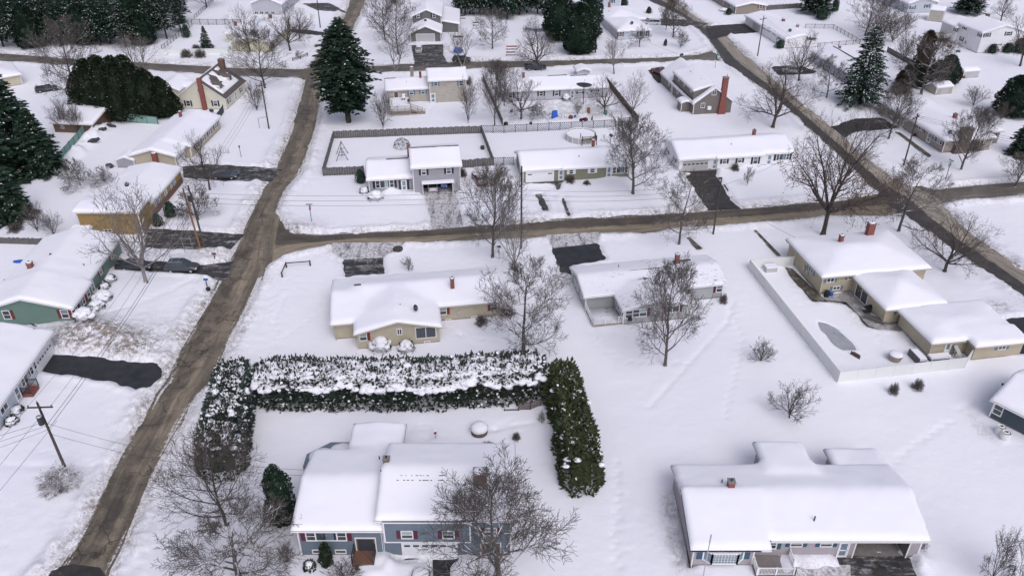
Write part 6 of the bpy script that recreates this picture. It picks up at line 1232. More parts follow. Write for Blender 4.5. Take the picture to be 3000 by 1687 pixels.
for k, (c, x, y, ty, w, lb) in enumerate([('T3', 728, 365, 315, 70, 'round evergreen shrub at the near corner of the long white ranch'), ('T3', 2325, 400, 345, 100, 'left evergreen shrub under the white two-storey house'), ('T3', 2440, 395, 335, 110, 'middle evergreen shrub under the white two-storey house'), ('T3', 2545, 400, 305, 130, 'right evergreen shrub under the white two-storey house'),
     ('T2', 2130, 48, 0, 80, 'dark evergreen shrub right of the light blue-grey top edge house'), ('M1', 1290, 195, 100, 110, 'round evergreen shrub beside the mustard house'), ('M1', 1195, 265, 185, 90, 'snowy evergreen shrub nearer the mustard house wall'), ('T3', 345, 112, 75, 60, 'snowy evergreen shrub before the tan brick ranch'),
     ('T2', 150, 1380, 1295, 90, 'evergreen shrub at the left wall of the slate grey house'), ('M2', -40, 820, 750, 45, 'dark shrub at the left end of the sand coloured ranch'), ('T3', 2445, 345, 312, 24, 'x'), ('T2', 2445, 348, 305, 30, 'tiny lone evergreen seedling on the lawn near the east street'), ('T1', 1410, 285, 200, 70, 'evergreen shrub in the corner of the chain fence by the forest edge'),
     ('T1', 2020, 375, 300, 110, 'dark evergreen shrub beside the yellow house'), ('T2', 2320, 102, 62, 50, 'snow-covered evergreen shrub above the white van'), ('S4', 300, 900, 880, 10, 'x')]):
    if lb != 'x': ever('ball', c, x, y, ty, w, lb, 'evergreen_shrub', 'shrub')
# cedar row above the light tan ranch, dark cedars right, forest and pine row
for k, (x, y, ty, w) in enumerate([(650, 860, 560, 180), (740, 880, 470, 210), (850, 900, 455, 230), (950, 905, 450, 220), (1050, 900, 490, 220), (1150, 895, 540, 210), (1245, 880, 600, 190), (1310, 850, 700, 130), (800, 780, 440, 200), (1000, 790, 440, 220)]):
    ever(('cedar', 'cedar2')[k % 2 if k > 20 else 0], 'T1', x, y, ty, w, 'dark dense cedar in the row above the light tan ranch', 'cedar_tree', 'tree', 'cedars in the dark row')
for k, (x, y, ty, w) in enumerate([(1700, 640, 490, 130), (1770, 660, 520, 120), (1900, 640, 470, 150), (1975, 640, 430, 160), (2030, 620, 490, 110)]):
    ever('cedar2', 'T3', x, y, ty, w, 'dark cedar in the clump behind the old grey tree', 'cedar_tree', 'tree', 'cedars behind the peach tan shed')
R = random.Random(5)
fr = [(x + R.uniform(-30, 30), y + R.uniform(-16, 16)) for y, xs in ((345, range(20, 1200, 105)), (290, range(-30, 1400, 110)), (225, range(20, 1440, 120)), (160, range(-20, 1460, 125)), (95, range(0, 1460, 135)), (30, range(-20, 1460, 150))) for x in xs]
for k, (x, y) in enumerate(fr):
    if 1180 < x and y > 300: continue
    p = at_('T1', x, y, -.1); e = empty('forest_conifer', p, x, 'tall dark snow-dusted conifer in the dense stand at the top left', 'tree', 'conifers in the dense stand'); q = EV[('forest', 'forest2', 'cedsnow', 'forest')[k % 4]]; sc_ = 13.5 * R.uniform(.62, 1.2) / q['H']; w_ = R.uniform(.9, 1.25) * (1.5 if k % 4 == 2 else 1); e.scale = (w_, w_, sc_); link('trunk', q['t'], e); link('crown', q['c'], e)
for k, (x, y) in enumerate([(905, 110), (935, 112), (970, 110), (995, 112), (1045, 115), (1080, 112), (1130, 108), (1190, 112), (1215, 118), (1252, 150), (1290, 112), (1345, 116), (1330, 80), (1480, 110), (1540, 115), (1400, 100), (1110, 60), (1020, 50), (1240, 60), (1430, 60)]):
    p = at_('T2', x, y, -.1); e = empty('pine_tree', p, x, 'tall straight pine with a bare trunk in the row at the top edge', 'tree', 'pines in the top edge row'); e.scale = (.9, .9, 1.02 + .1 * math.sin(k * 3)); link('trunk', PINE['t'], e); link('crown', PINE['c'], e)
# ---------------------------------------------------------------- hedges
def hedge(label, path, w, h, needle, snowtop, side_snow, dens=60, L=.42, tops=0, topname='tree_top', seed=1, taper=.25, blob=(.22, .5), topf=.60, wn=.28):
    R = random.Random(seed); P = [Vector((p.x, p.y, 0)) for p in path]; o0 = P[0]; seg = [(P[i] - o0, P[i + 1] - o0) for i in range(len(P) - 1)]; tot = sum((b - a).length for a, b in seg)
    m = MB(); sm_ = MB(); e = empty('evergreen_hedge', (o0.x, o0.y, gz(o0.x, o0.y) - .1), 0, label, 'hedge')
    hh = lambda x, y, f=1.0: h * (.92 + .16 * mnoise.noise(Vector((x * .35, y * .35, seed))))
    def frame_(t):
        d = t * tot
        for a, b in seg:
            l = (b - a).length
            if d <= l or (a, b) == seg[-1]: return a.lerp(b, min(1, d / l)), (b - a).normalized()
            d -= l
    for a, b in seg:      # dark core
        d = (b - a).normalized(); s_ = Vector((-d.y, d.x, 0)); a2, b2 = a + d * 1.1, b - d * 1.1; q = .27 * w
        m.hexa([a2 - s_ * q, b2 - s_ * q, b2 + s_ * q, a2 + s_ * q, a2 - s_ * q * .8 + Vector((0, 0, h * .74)), b2 - s_ * q * .8 + Vector((0, 0, h * .74)), b2 + s_ * q * .8 + Vector((0, 0, h * .74)), a2 + s_ * q * .8 + Vector((0, 0, h * .74))])
    n = int(tot * dens)
    for i in range(n):
        t = R.random(); c, d = frame_(t); s_ = Vector((-d.y, d.x, 0)); u = R.random(); side = R.choice((-1, 1)); nz = mnoise.noise(Vector((c.x * .6, c.y * .6, u * 2 + seed)))
        endd = min(t, 1 - t) * tot; rnd = min(1, .55 + endd / (w * .6))
        if u < topf:
            z = R.random() * h * .95; off = side * w * .5 * (1 - taper * (z / h) ** 2) * (1 + wn * nz) * rnd; p = c + s_ * off + Vector((0, 0, z)); dd = (s_ * side * .8 + Vector((0, 0, R.uniform(-.2, .9))) + d * R.uniform(-.6, .6)).normalized()
        elif u < topf + .06: sg = R.choice((-1, 1)); c2 = frame_(0 if sg < 0 else 1)[0]; z = R.random() * h * .95; p = c2 + s_ * R.uniform(-.45, .45) * w * .8 + d * sg * .15 + Vector((0, 0, z)); dd = (d * sg + Vector((0, 0, R.uniform(-.2, .9))) + s_ * R.uniform(-.6, .6)).normalized()
        else: off = R.uniform(-.42, .42) * w; p = c + s_ * off + Vector((0, 0, hh(c.x, c.y) * (1 - .12 * abs(off) / w) - .1)); dd = Vector((R.uniform(-.6, .6), R.uniform(-.6, .6), 1)).normalized()
        spray(m, p, dd, L * R.uniform(.6, 1.4), L * .27, 0, R)
        if R.random() < side_snow: spray(m, p + Vector((0, 0, .06)) + dd * .1, dd, L * R.uniform(.5, .9), L * .32, 1, R)
    m.v = [tuple(v) for v in m.v]; m.build('foliage', [needle, 'snow_clump'], e)
    nb = int(tot * w * snowtop)
    for i in range(nb):
        t = R.random(); c, d = frame_(t); s_ = Vector((-d.y, d.x, 0)); k = mnoise.noise(Vector((c.x * .5, c.y * .5, 3 + seed)))
        off = R.uniform(-.54, .50) * w; z = hh(c.x, c.y) - .15 - 1.5 * max(0, abs(off) / w - .30) ** 1.0 * h * .55; 
        if R.random() < .25 + .5 * max(0, mnoise.noise(Vector(((c.x + s_.x * off) * .9, (c.y + s_.y * off) * .9, 7.)))): continue
        r = R.uniform(*blob); p = c + s_ * off; sm_.blob((p.x, p.y, z), (r, r * R.uniform(.6, 1), r * R.uniform(.38, .6)), i, 6, 4, 0, .30)
    if sm_.v: sm_.build('snow_load', 'snow_clump', e, True)['kind'] = 'stuff'
    for k in range(tops):
        t = (k + .5 + R.uniform(-.3, .3)) / tops; c, d = frame_(t); s_ = Vector((-d.y, d.x, 0)); b = c + s_ * w * R.uniform(-.1, .35) + Vector((0, 0, hh(c.x, c.y) - .5)); tm = MB(); H_ = R.uniform(1.1, 1.9)
        tm.tube([b, b + Vector((0, 0, H_))], [.05, .015], 4)
        for j in range(70):
            q = R.random() ** .8; az = R.uniform(0, 6.28); rr = (1 - q) * .5 + .08; d0 = Vector((math.cos(az), math.sin(az), .7 + q)).normalized(); spray(tm, b + Vector((0, 0, q * H_ * .95)), d0, rr * 1.2, .07, 0 if R.random() > .25 else 1, R)
        tm.build(topname, [needle, 'snow_clump'], e)
    return e
hedge('long snow-laden spruce hedge with pointed tips behind the sand coloured ranch', [G('M1', 1990, 1560, 0), G('M2', 640, 1560, 0), G('M2', 1500, 1500, 0)], 4.6, 4.3, 'needle_hedge', 20, .16, 340, .55, 34, seed=2, blob=(.2, .7), topf=.74)
hedge('dark snow-patched evergreen hedge between the west street and the blue-grey house yard', [G('B1', 1800, 60, 0), G('B1', 1740, 330, 0), G('B1', 1660, 740, 0), ], 4.2, 4.6, 'needle_hedge', 6.0, .06, 380, .42, 6, seed=5)
hedge('tall olive green evergreen hedge row on the right of the backyard', [G('B2', 1640, 90, 0), G('B2', 1730, 400, 0), G('B2', 1810, 850, 0)], 3.6, 4.8, 'needle_olive', 1.3, .02, 460, .50, 6, seed=8, taper=.5, wn=.5)
# snow-buried garden shrubs
def mound(c, x, y, w, h, label, seed, name='snowy_shrub'):
    p = at_(c, x, y, -.1); wp = w / ppm(c, x, y) / 2; e = empty(name, p, 0, label, 'shrub'); R = random.Random(seed); m = MB(); f = MB()
    for i in range(150): az = R.uniform(0, 6.28); q = R.random(); spray(f, Vector((math.cos(az) * wp * .85 * (1 - .3 * q), math.sin(az) * wp * .85 * (1 - .3 * q), q * h * .9)), Vector((math.cos(az), math.sin(az), .5)).normalized(), .32, .1, 0, R)
    for i in range(26):
        az = R.uniform(0, 6.28); q = R.random() ** .5; r = R.uniform(.25, .45) * wp; m.blob((math.cos(az) * wp * .75 * q, math.sin(az) * wp * .75 * q, h * (1.02 - .5 * q * q)), (r, r, r * .55), i, 8, 5, 0, .15)
    m.blob((0, 0, h * .6), (wp * .8, wp * .8, h * .5), 1, 12, 6); f.build('foliage', 'needle_hedge', e); m.build('snow_load', 'snow_clump', e, True)
for i, a in enumerate([('Q1', 755, 1130, 270, 1.5, 'left snow-buried round shrub against the sand coloured gable'), ('Q1', 1080, 1135, 210, 1.2, 'right snow-buried round shrub against the sand coloured gable'), ('M1', 655, 1005, 165, 1.3, 'largest snow-buried shrub at the near corner of the sage green house'), ('M1', 735, 895, 120, 1.2, 'second snow-buried shrub along the sage green house'),
    ('M1', 775, 820, 150, 1.1, 'third snow-buried shrub along the sage green house, with dark gaps'), ('M1', 835, 680, 90, .9, 'farthest snow-buried shrub along the sage green house'), ('M1', 790, 730, 80, .6, 'low snow-buried shrub between two others at the sage green house'), ('S1', 310, 1390, 370, 1.3, 'snowy shrub in front of the slate grey house door'), ('S1', 60, 1250, 220, 1.0, 'snowy shrub at the left corner of the slate grey house'),
    ('Q4', 440, 930, 190, .8, 'small snow-covered rock-like shrub at the bottom left of the blue-grey house'), ('S3', 1225, 640, 150, 1.4, 'snow-covered heap by the back door of the pale grey ranch'), ('B1', 90, 300, 90, .7, 'snow-buried shrub along the pale blue-white house, nearest its porch'), ('B1', 130, 215, 90, .6, 'snow-buried shrub next up along the pale blue-white house'), ('T3', 310, 85, 70, .8, 'snowy shrub along the tan brick ranch')]): mound(*a, seed=i)
# ---------------------------------------------------------------- fences
def fence(label, kind, runs, h, mats, name='fence', cat='fence', post=2.4, sp=.45):
    P0 = G(*runs[0][0]); o = Vector((P0.x, P0.y, 0)); e = empty(name, (o.x, o.y, 0), 0, label, cat); seen = set()
    for run in runs:
        q = [G(*p) for p in run]; q = [Vector((p.x, p.y, 0)) - o for p in q]
        for a, b in zip(q[:-1], q[1:]):
            L = (b - a).length; d = (b - a) / L; s_ = Vector((-d.y, d.x, 0)); m = MB(); wz = lambda t: max(.1, gz(o.x + a.x + d.x * t, o.y + a.y + d.y * t) - .12)
            if kind in ('board', 'vinyl'):
                n = max(1, int(L / (.45 if kind == 'board' else 2.4)))
                for k in range(n):
                    t0, t1 = L * k / n, L * (k + 1) / n - (.02 if kind == 'board' else 0); z = wz(t0) ; hv = h + (.06 * math.sin(k * 2.3 + L) if kind == 'board' else 0); c0, c1 = a + d * t0, a + d * t1; w = s_ * (.02 + .006 * (k % 2))
                    m.hexa([c0 - w + Vector((0, 0, z)), c1 - w + Vector((0, 0, z)), c1 + w + Vector((0, 0, z)), c0 + w + Vector((0, 0, z)), c0 - w + Vector((0, 0, z + hv)), c1 - w + Vector((0, 0, z + hv)), c1 + w + Vector((0, 0, z + hv)), c0 + w + Vector((0, 0, z + hv))])
                if kind == 'vinyl': m.beam(a + Vector((0, 0, wz(0) + h)), b + Vector((0, 0, wz(L) + h)), .09, .07)
                else:
                    for f in (.25, .8): m.beam(a + s_ * .05 + Vector((0, 0, wz(0) + h * f)), b + s_ * .05 + Vector((0, 0, wz(L) + h * f)), .04, .09)
            elif kind == 'slat':
                n = int(L / .22)
                for k in range(n): t = L * k / n; z = wz(t); c0 = a + d * t; m.beam(c0 + Vector((0, 0, z)), c0 + d * .0 + Vector((0, 0, z + h)) + d * .5, .09, .03)
                for f in (.1, .95): m.beam(a + Vector((0, 0, wz(0) + h * f)), b + Vector((0, 0, wz(L) + h * f)), .05, .05)
            else:
                w = .065 if kind == 'lattice' else .035; n = int((L + h) / sp)
                for k in range(n + 1):
                    for sg in (0, 1):
                        t0 = k * sp - h; t1 = k * sp; z0, z1 = 0, h
                        if t0 < 0: z0 = -t0; t0 = 0
                        if t1 > L: z1 = h - (t1 - L); t1 = L
                        if z1 <= z0 + .05: continue
                        if sg: A, B_ = a + d * t0 + Vector((0, 0, h - z0)), a + d * t1 + Vector((0, 0, h - z1))
                        else: A, B_ = a + d * t0 + Vector((0, 0, z0)), a + d * t1 + Vector((0, 0, z1))
                        zz = wz(max(0, min(L, (t0 + t1) / 2))); A.z += zz; B_.z += zz; dd = (B_ - A).normalized(); u = dd.cross(s_) * w * .5; of = s_ * (.012 if sg else -.012); m.quad(A - u + of, A + u + of, B_ + u + of, B_ - u + of)
                for f in (0.02, 1): m.beam(a + Vector((0, 0, wz(0) + h * f)), b + Vector((0, 0, wz(L) + h * f)), .05, .07)
                if kind in ('mesh', 'lattice'): m.quad(a + Vector((0, 0, wz(0))), b + Vector((0, 0, wz(L))), b + Vector((0, 0, wz(L) + h * .96)), a + Vector((0, 0, wz(0) + h * .96)), m=1) if len(mats) > 3 else None
            m.build('panel', [mats[0], mats[-1]], e); n = max(1, int(round(L / post)))
            for k in range(n + 1):
                c = a.lerp(b, k / n); key = (round(c.x, 1), round(c.y, 1))
                if key in seen: continue
                seen.add(key); pm = MB(); z = wz(L * k / n); pm.box(c.x - .055, c.y - .055, z - .1, c.x + .055, c.y + .055, z + h + .1); pm.build('post', mats[1], e)
    return e
CR['F4'] = (900, 360, 2.4267)
fence('grey weathered board fence around the yard behind the slate grey house', 'board', [[('F4', 405, 365), ('F4', 115, 378), ('F4', 190, 112), ('F4', 1240, 74), ('F4', 1325, 303), ('F4', 1100, 322)]], 1.7, ['fence_grey', 'fence_grey'])
fence('dark diamond lattice fence between the cluttered yard and the round pool yard', 'lattice', [[('T2', 1062, 1003), ('T2', 1228, 1003), ('T2', 2065, 962), ('T2', 2290, 1240)], [('T2', 2100, 955), ('T2', 2240, 930)], [('T2', 1150, 1252), ('T2', 1302, 1250)]], 1.7, ['lattice_blue', 'lattice_blue', 'lattice_blue'])
fence('narrow grey board fence running back from the lattice left corner', 'board', [[('T2', 1218, 950), ('T2', 1070, 610)]], 1.6, ['fence_grey', 'fence_grey'])
fence('long brown board fence on the right of the cluttered yard', 'board', [[('S3', 1850, 330), ('S3', 2400, 1015)]], 1.7, ['fence_brown', 'fence_brown'])
fence('white vinyl privacy fence around the backyard with the snowed-in pool', 'vinyl', [[('M3', 828, 562), ('M3', 497, 587), ('M3', 1170, 1442), ('M3', 2125, 1330), ('R5', 1530, 475)]], 1.65, ['vinyl_white', 'vinyl_white'])
fence('white solid fence along the north street in front of the yellow house', 'vinyl', [[('T1', 1215, 410), ('T1', 1750, 405)]], 1.4, ['vinyl_white', 'vinyl_white'])
fence('grey chain fence climbing beside the dense conifer stand', 'mesh', [[('T1', 1225, 385), ('T1', 1450, 200)]], 1.5, ['chain_metal', 'chain_metal', 'chain_metal'])
fence('blue-grey lattice fence at the back of the yard with the little spruce', 'lattice', [[('T1', 1450, 190), ('T1', 1825, 192)]], 1.7, ['lattice_blue', 'lattice_blue', 'lattice_blue'], sp=.6)
fence('thin chain fence at the top edge behind the lattice', 'mesh', [[('T1', 1470, 145), ('T1', 1610, 20)]], 1.3, ['chain_metal', 'chain_metal', 'chain_metal'])
fence('green mesh fence below the dark cedar row', 'lattice', [[('T1', 430, 1250), ('T1', 600, 1060), ('T1', 725, 905), ('T1', 1195, 940)]], 1.7, ['chain_metal', 'chain_metal', 'lattice_green', 'screen_mint'], sp=.5)
fence('dark slatted fence between the ivory cape and the light tan ranch', 'slat', [[('T1', 1610, 960), ('T1', 1690, 850)]], 1.7, ['lattice_blue', 'lattice_blue'])
fence('dark board fence at the left edge behind the sage green house', 'board', [[('M1', -120, 392), ('M1', 470, 408)]], 1.2, ['fence_grey', 'fence_grey'])
fence('long board fence running down from the brush thicket to the brown cedar', 'board', [[('T3', 1540, 395), ('T3', 1770, 520)]], 1.5, ['fence_grey', 'fence_grey'])
fence('chain fence around the yard behind the long white ranch', 'mesh', [[('T3', 925, 215), ('T3', 1135, 218), ('T3', 1335, 335), ('T3', 1015, 362)]], 1.3, ['chain_metal', 'chain_metal', 'chain_metal'], sp=.5)
fence('grey board fence at the top edge right of the tan brick ranch', 'board', [[('T3', 605, 80), ('T3', 895, 62)]], 1.6, ['fence_grey', 'fence_grey'])
fence('low dark lattice panels between the long hedge and the olive hedge', 'lattice', [[('B2', 1222, 212), ('B2', 1325, 210)]], .3, ['lattice_blue', 'fence_brown', 'fence_brown'], sp=.2)
fence('taller dark lattice screen with a snow cap by the olive hedge', 'lattice', [[('B2', 1328, 206), ('B2', 1414, 203), ('B2', 1495, 172)]], 1.1, ['fence_brown', 'fence_brown', 'fence_brown'], sp=.22, post=1.2)
def rail(label, P, h, n=2):
    q = [at_(*p) for p in P]; o = q[0].copy(); o.z = 0; e = empty('rail_fence', o, 0, label, 'fence')
    for a, b in zip(q[:-1], q[1:]):
        m = MB()
        for f in (1, .55)[:n]: m.beam(a - o + Vector((0, 0, h * f)), b - o + Vector((0, 0, h * f)), .12, .12)
        m.build('rail', 'fence_brown', e)
    for a in q: m = MB(); a = a - o; m.box(a.x - .09, a.y - .09, a.z - .2, a.x + .09, a.y + .09, a.z + h + .12); m.build('post', 'fence_brown', e)
rail('L-shaped brown log rail fence on the corner lawn above the sand coloured ranch', [('M1', 2130, 645), ('M1', 2162, 575), ('M1', 2342, 560)], .75, 1)
rail('short dark split rail fence on the curved corner lawn', [('T1', 2210, 462), ('T1', 2268, 447), ('T1', 2322, 425)], .7)
# ---------------------------------------------------------------- poles, wires, signs
POLE = {}
def pole(key, label, c, bx, by, h, mat='pole_wood', arm=None, az=0, tr=False, lean=(0, 0), r=.16):
    p = at_(c, bx, by, -.1); e = empty('utility_pole', p, az, label, 'utility pole'); m = MB(); m.tube([(0, 0, 0), (lean[0] * .5, lean[1] * .5, h * .5), (lean[0], lean[1], h)], [r, r * .85, r * .65], 9); m.build('pole', mat, e, True)
    if arm:
        m = MB(); m.box(lean[0] - arm / 2, lean[1] + .1, h - .75, lean[0] + arm / 2, lean[1] + .22, h - .62); m.build('crossarm', 'pole_wood', e)
        for q in (-.46, 0, .46): m = MB(); x = lean[0] + arm * q; y = lean[1] + (.16 if q else 0); z = (h - .62) if q else h; m.tube([(x, y, z), (x, y, z + .12), (x, y, z + .22)], [.03, .07, .04], 8); m.build('insulator', 'metal_dark', e)
    if tr:
        m = MB(); m.tube([(lean[0] - .05, lean[1] - .45, h - 2.3), (lean[0] - .05, lean[1] - .45, h - 1.3)], .27, 14); t = m.build('transformer', 'metal_dark', e, False); m = MB(); m.tube([(lean[0] - .05, lean[1] - .45, h - 1.3), (lean[0] - .05, lean[1] - .45, h - 1.22)], [.29, .2], 14); m.build('lid', 'metal_light', t)
    POLE[key] = (p, h, az, lean, arm or 0); return e
def top(key, off=0, dz=0):
    p, h, az, ln, arm = POLE[key]; x, y = ln[0] + off, ln[1] + .16; return Vector((p.x + x * math.cos(az) - y * math.sin(az), p.y + x * math.sin(az) + y * math.cos(az), p.z + h - .5 + dz))
pole('a', 'leaning utility pole with a crossarm and black transformer above the low brown shrub', 'B1', 515, 700, 9.6, arm=2.4, az=.05, tr=True, lean=(-.4, .3))
pole('b', 'dark utility pole with a small transformer, right of the pair by the mustard house', 'M1', 1547, 437, 10.2, arm=None, tr=True, lean=(-.5, .4)); pole('b2', 'orange-brown stub pole leaning against the dark pole by the mustard house', 'M1', 1517, 452, 9.6, 'pole_fresh', lean=(-.9, .9))
pole('c', 'utility pole on the lawn by the ivory cape house, with a short crossarm', 'T1', 2030, 972, 9.8, arm=2.0, az=.6); pole('d', 'tall brown utility pole among birch branches at the cross street', 'M2', 1357, 435, 13.6); pole('e', 'utility pole below the white ranch blacktop driveway', 'M3', 230, 325, 9.8)
pole('f', 'utility pole with a crossarm by the long white ranch', 'T3', 565, 425, 10.2, arm=2.2, az=.5); pole('g', 'utility pole with a crossarm before the rosy ranch', 'T3', 1667, 1250, 10.0, arm=2.4, az=.7); pole('h', 'utility pole between the rounded evergreen and the hip-roofed house', 'T2', 1918, 402, 11.0); pole('i', 'thin utility pole at the top edge by the west street', 'T1', 2418, 212, 9.5)
WN = [0]
def wire(label, a, b, sag=.8, r=.02, group=None):
    m = MB(); n = 16; c = (a + b) / 2; m.tube([a.lerp(b, k / n) + Vector((0, 0, -4 * sag * (k / n) * (1 - k / n))) for k in range(n + 1)], r, 4, cap=False); m.v = [(x - c.x, y - c.y, z - c.z) for x, y, z in m.v]; o = m.build('power_line', 'wire'); o.location = c; tag(o, label, 'power line', group)
W_ = lambda c, x, y, z: G(c, x, y, z)
far = [Vector((-118, 40, 0))]
south = Vector((-49.5, 18, 9.0)); west = Vector((-75, 52, 5))
for k, off in enumerate((-1.1, 1.1)): wire('overhead wire from the transformer pole crossarm to the pair of poles', top('a', off), top('b', 0, -.2 * k), 1.2, .018, 'upper wires along the west street')
for k in range(2): wire('thick cable from the transformer pole to the pair of poles', top('a', 0, -2.4 - .5 * k), top('b', 0, -2.6 - .5 * k), 1.0, .03, 'thick cables along the west street')
for k, off in enumerate((-1.1, 0, 1.1)): wire('wire from the transformer pole toward the bottom left edge', top('a', off, -.1 - .9 * k), south + Vector((off - 1.5, 0, -.8 * k)), .9, .022, 'wires leaving at the bottom left')
for k in range(3): wire('service wire from the transformer pole to the left edge', top('a', 0, -2.0 - .5 * k), west + Vector((0, -3 * k, 0)), 1.0, .02, 'service wires to the left edge')
wire('upper service wire crossing the west street to the blue-grey house', top('a', 0, -2.2), H_BLUE.world(.2, 6.8, 4.2), 1.3, .02); wire('lower service wire crossing the west street to the blue-grey house', top('a', 0, -3.6), H_BLUE.world(.2, 6.2, 4.1), 1.3, .02)
for k in range(3): wire('cross street wire between the pair of poles and the tall brown pole', top('b', 0, -.8 - .8 * k), top('d', 0, -3.3 - .8 * k), .7, .022, 'cross street wires, left span'); wire('cross street wire between the tall brown pole and the pole by the blacktop drive', top('d', 0, -3.3 - .8 * k), top('e', 0, -.6 - .8 * k), .7, .022, 'cross street wires, middle span')
for k in range(3): wire('wire from the pair of poles up to the lawn pole by the ivory cape', top('b', 0, -.3 - .7 * k), top('c', (-.9, 0, .9)[k], -.1), .8, .02, 'upper west street wires')
for k in range(2): wire('wire from the lawn pole over the north street corner', top('c', (-.9, .9)[k]), W_('T1', 2600, 330, 9) + Vector((k, 0, 0)), .8, .02, 'wires past the huge evergreen')
for k, off in enumerate((-1, 0, 1)): wire('wire along the east street between two crossarm poles', top('f', off), top('g', off), 1.0, .02, 'east street wires'); wire('wire running from the crossarm pole to the side street at the right', top('g', off), Vector((112 + off, 112 + off, 9.5)), 1.0, .02, 'side street wires')
wire('service wire from the pole by the blacktop drive to the two-chimney beige house', top('e', 0, -1.5) + Vector((0, 0, 0)), Vector((42.3, 104.3, 3.4)), .6, .02); wire('service wire from the pole by the blacktop drive toward the white ranch', top('e', 0, -1), Vector((52.5, 138, 3.0)), .5, .02)
wire('wire across the lawn in front of the hip-roofed house', top('h', 0, -1), W_('T3', 60, 440, 6), .8, .02)
def sign(label, c, x, y, h, stop_az=None, blades=1, az=0, stop_mat=('lamp_red', 'sign_grey')):
    p = at_(c, x, y, -.1); e = empty('street_sign', p, az, label, 'street sign'); m = MB(); m.box(-.04, -.04, 0, .04, .04, h); m.build('post', 'metal_dark', e)
    for k in range(blades):
        m = MB(); z = h + .02 + .22 * k; m.box(-.5, -.015, z, .5, .015, z + .2) if k == 0 else m.box(-.015, -.5, z, .015, .5, z + .2); b = m.build('name_plate', 'sign_green', e); t = MB()
        for j in range(7):
            if j in (4,): continue
            for f in (-1, 1): a = -.36 + j * .105; (t.box(a, f * .018 - .002, z + .06, a + .06, f * .018 + .002, z + .14) if k == 0 else t.box(f * .018 - .002, a, z + .06, f * .018 + .002, a + .06, z + .14))
        t.build('lettering', 'trim_white', b)
    if stop_az is not None:
        m = MB(); ca, sa = math.cos(stop_az), math.sin(stop_az); r = .40; P = [((r * math.cos(math.pi / 8 + k * math.pi / 4)), h - .55 + r * math.sin(math.pi / 8 + k * math.pi / 4)) for k in range(8)]
        m.quad(*[(u * ca + .05 * sa, u * sa - .05 * ca, z) for u, z in P], m=0); m.quad(*[(u * ca + .03 * sa, u * sa - .03 * ca, z) for u, z in P][::-1], m=1); s_ = m.build('stop_plate', ['lamp_red', 'sign_grey'], e)
        f = bpy.data.curves.new('lettering', 'FONT'); f.body = 'STOP'; f.size = .27; f.align_x = 'CENTER'; f.align_y = 'CENTER'; f.extrude = .002; f.materials.append(MAT['trim_white']); t0 = bpy.data.objects.new('lettering_source', f); col.objects.link(t0); bpy.context.view_layer.update(); me_ = bpy.data.meshes.new_from_object(t0.evaluated_get(bpy.context.evaluated_depsgraph_get())); bpy.data.objects.remove(t0); t = link('lettering', me_, s_); t.location = (.056 * sa, -.056 * ca, h - .55); t.rotation_euler = (math.pi / 2, 0, stop_az)
    return e
sign('green street name sign over a stop sign at the west street corner', 'M1', 2353, 235, 3.0, 1.35, 1); sign('green street name sign over a stop sign at the brown cape corner', 'T3', 245, 512, 3.2, 1.45, 1); sign('pair of green street name signs above the grey back of a stop sign', 'T3', 1985, 1350, 3.3, math.pi + .15, 2, .3)
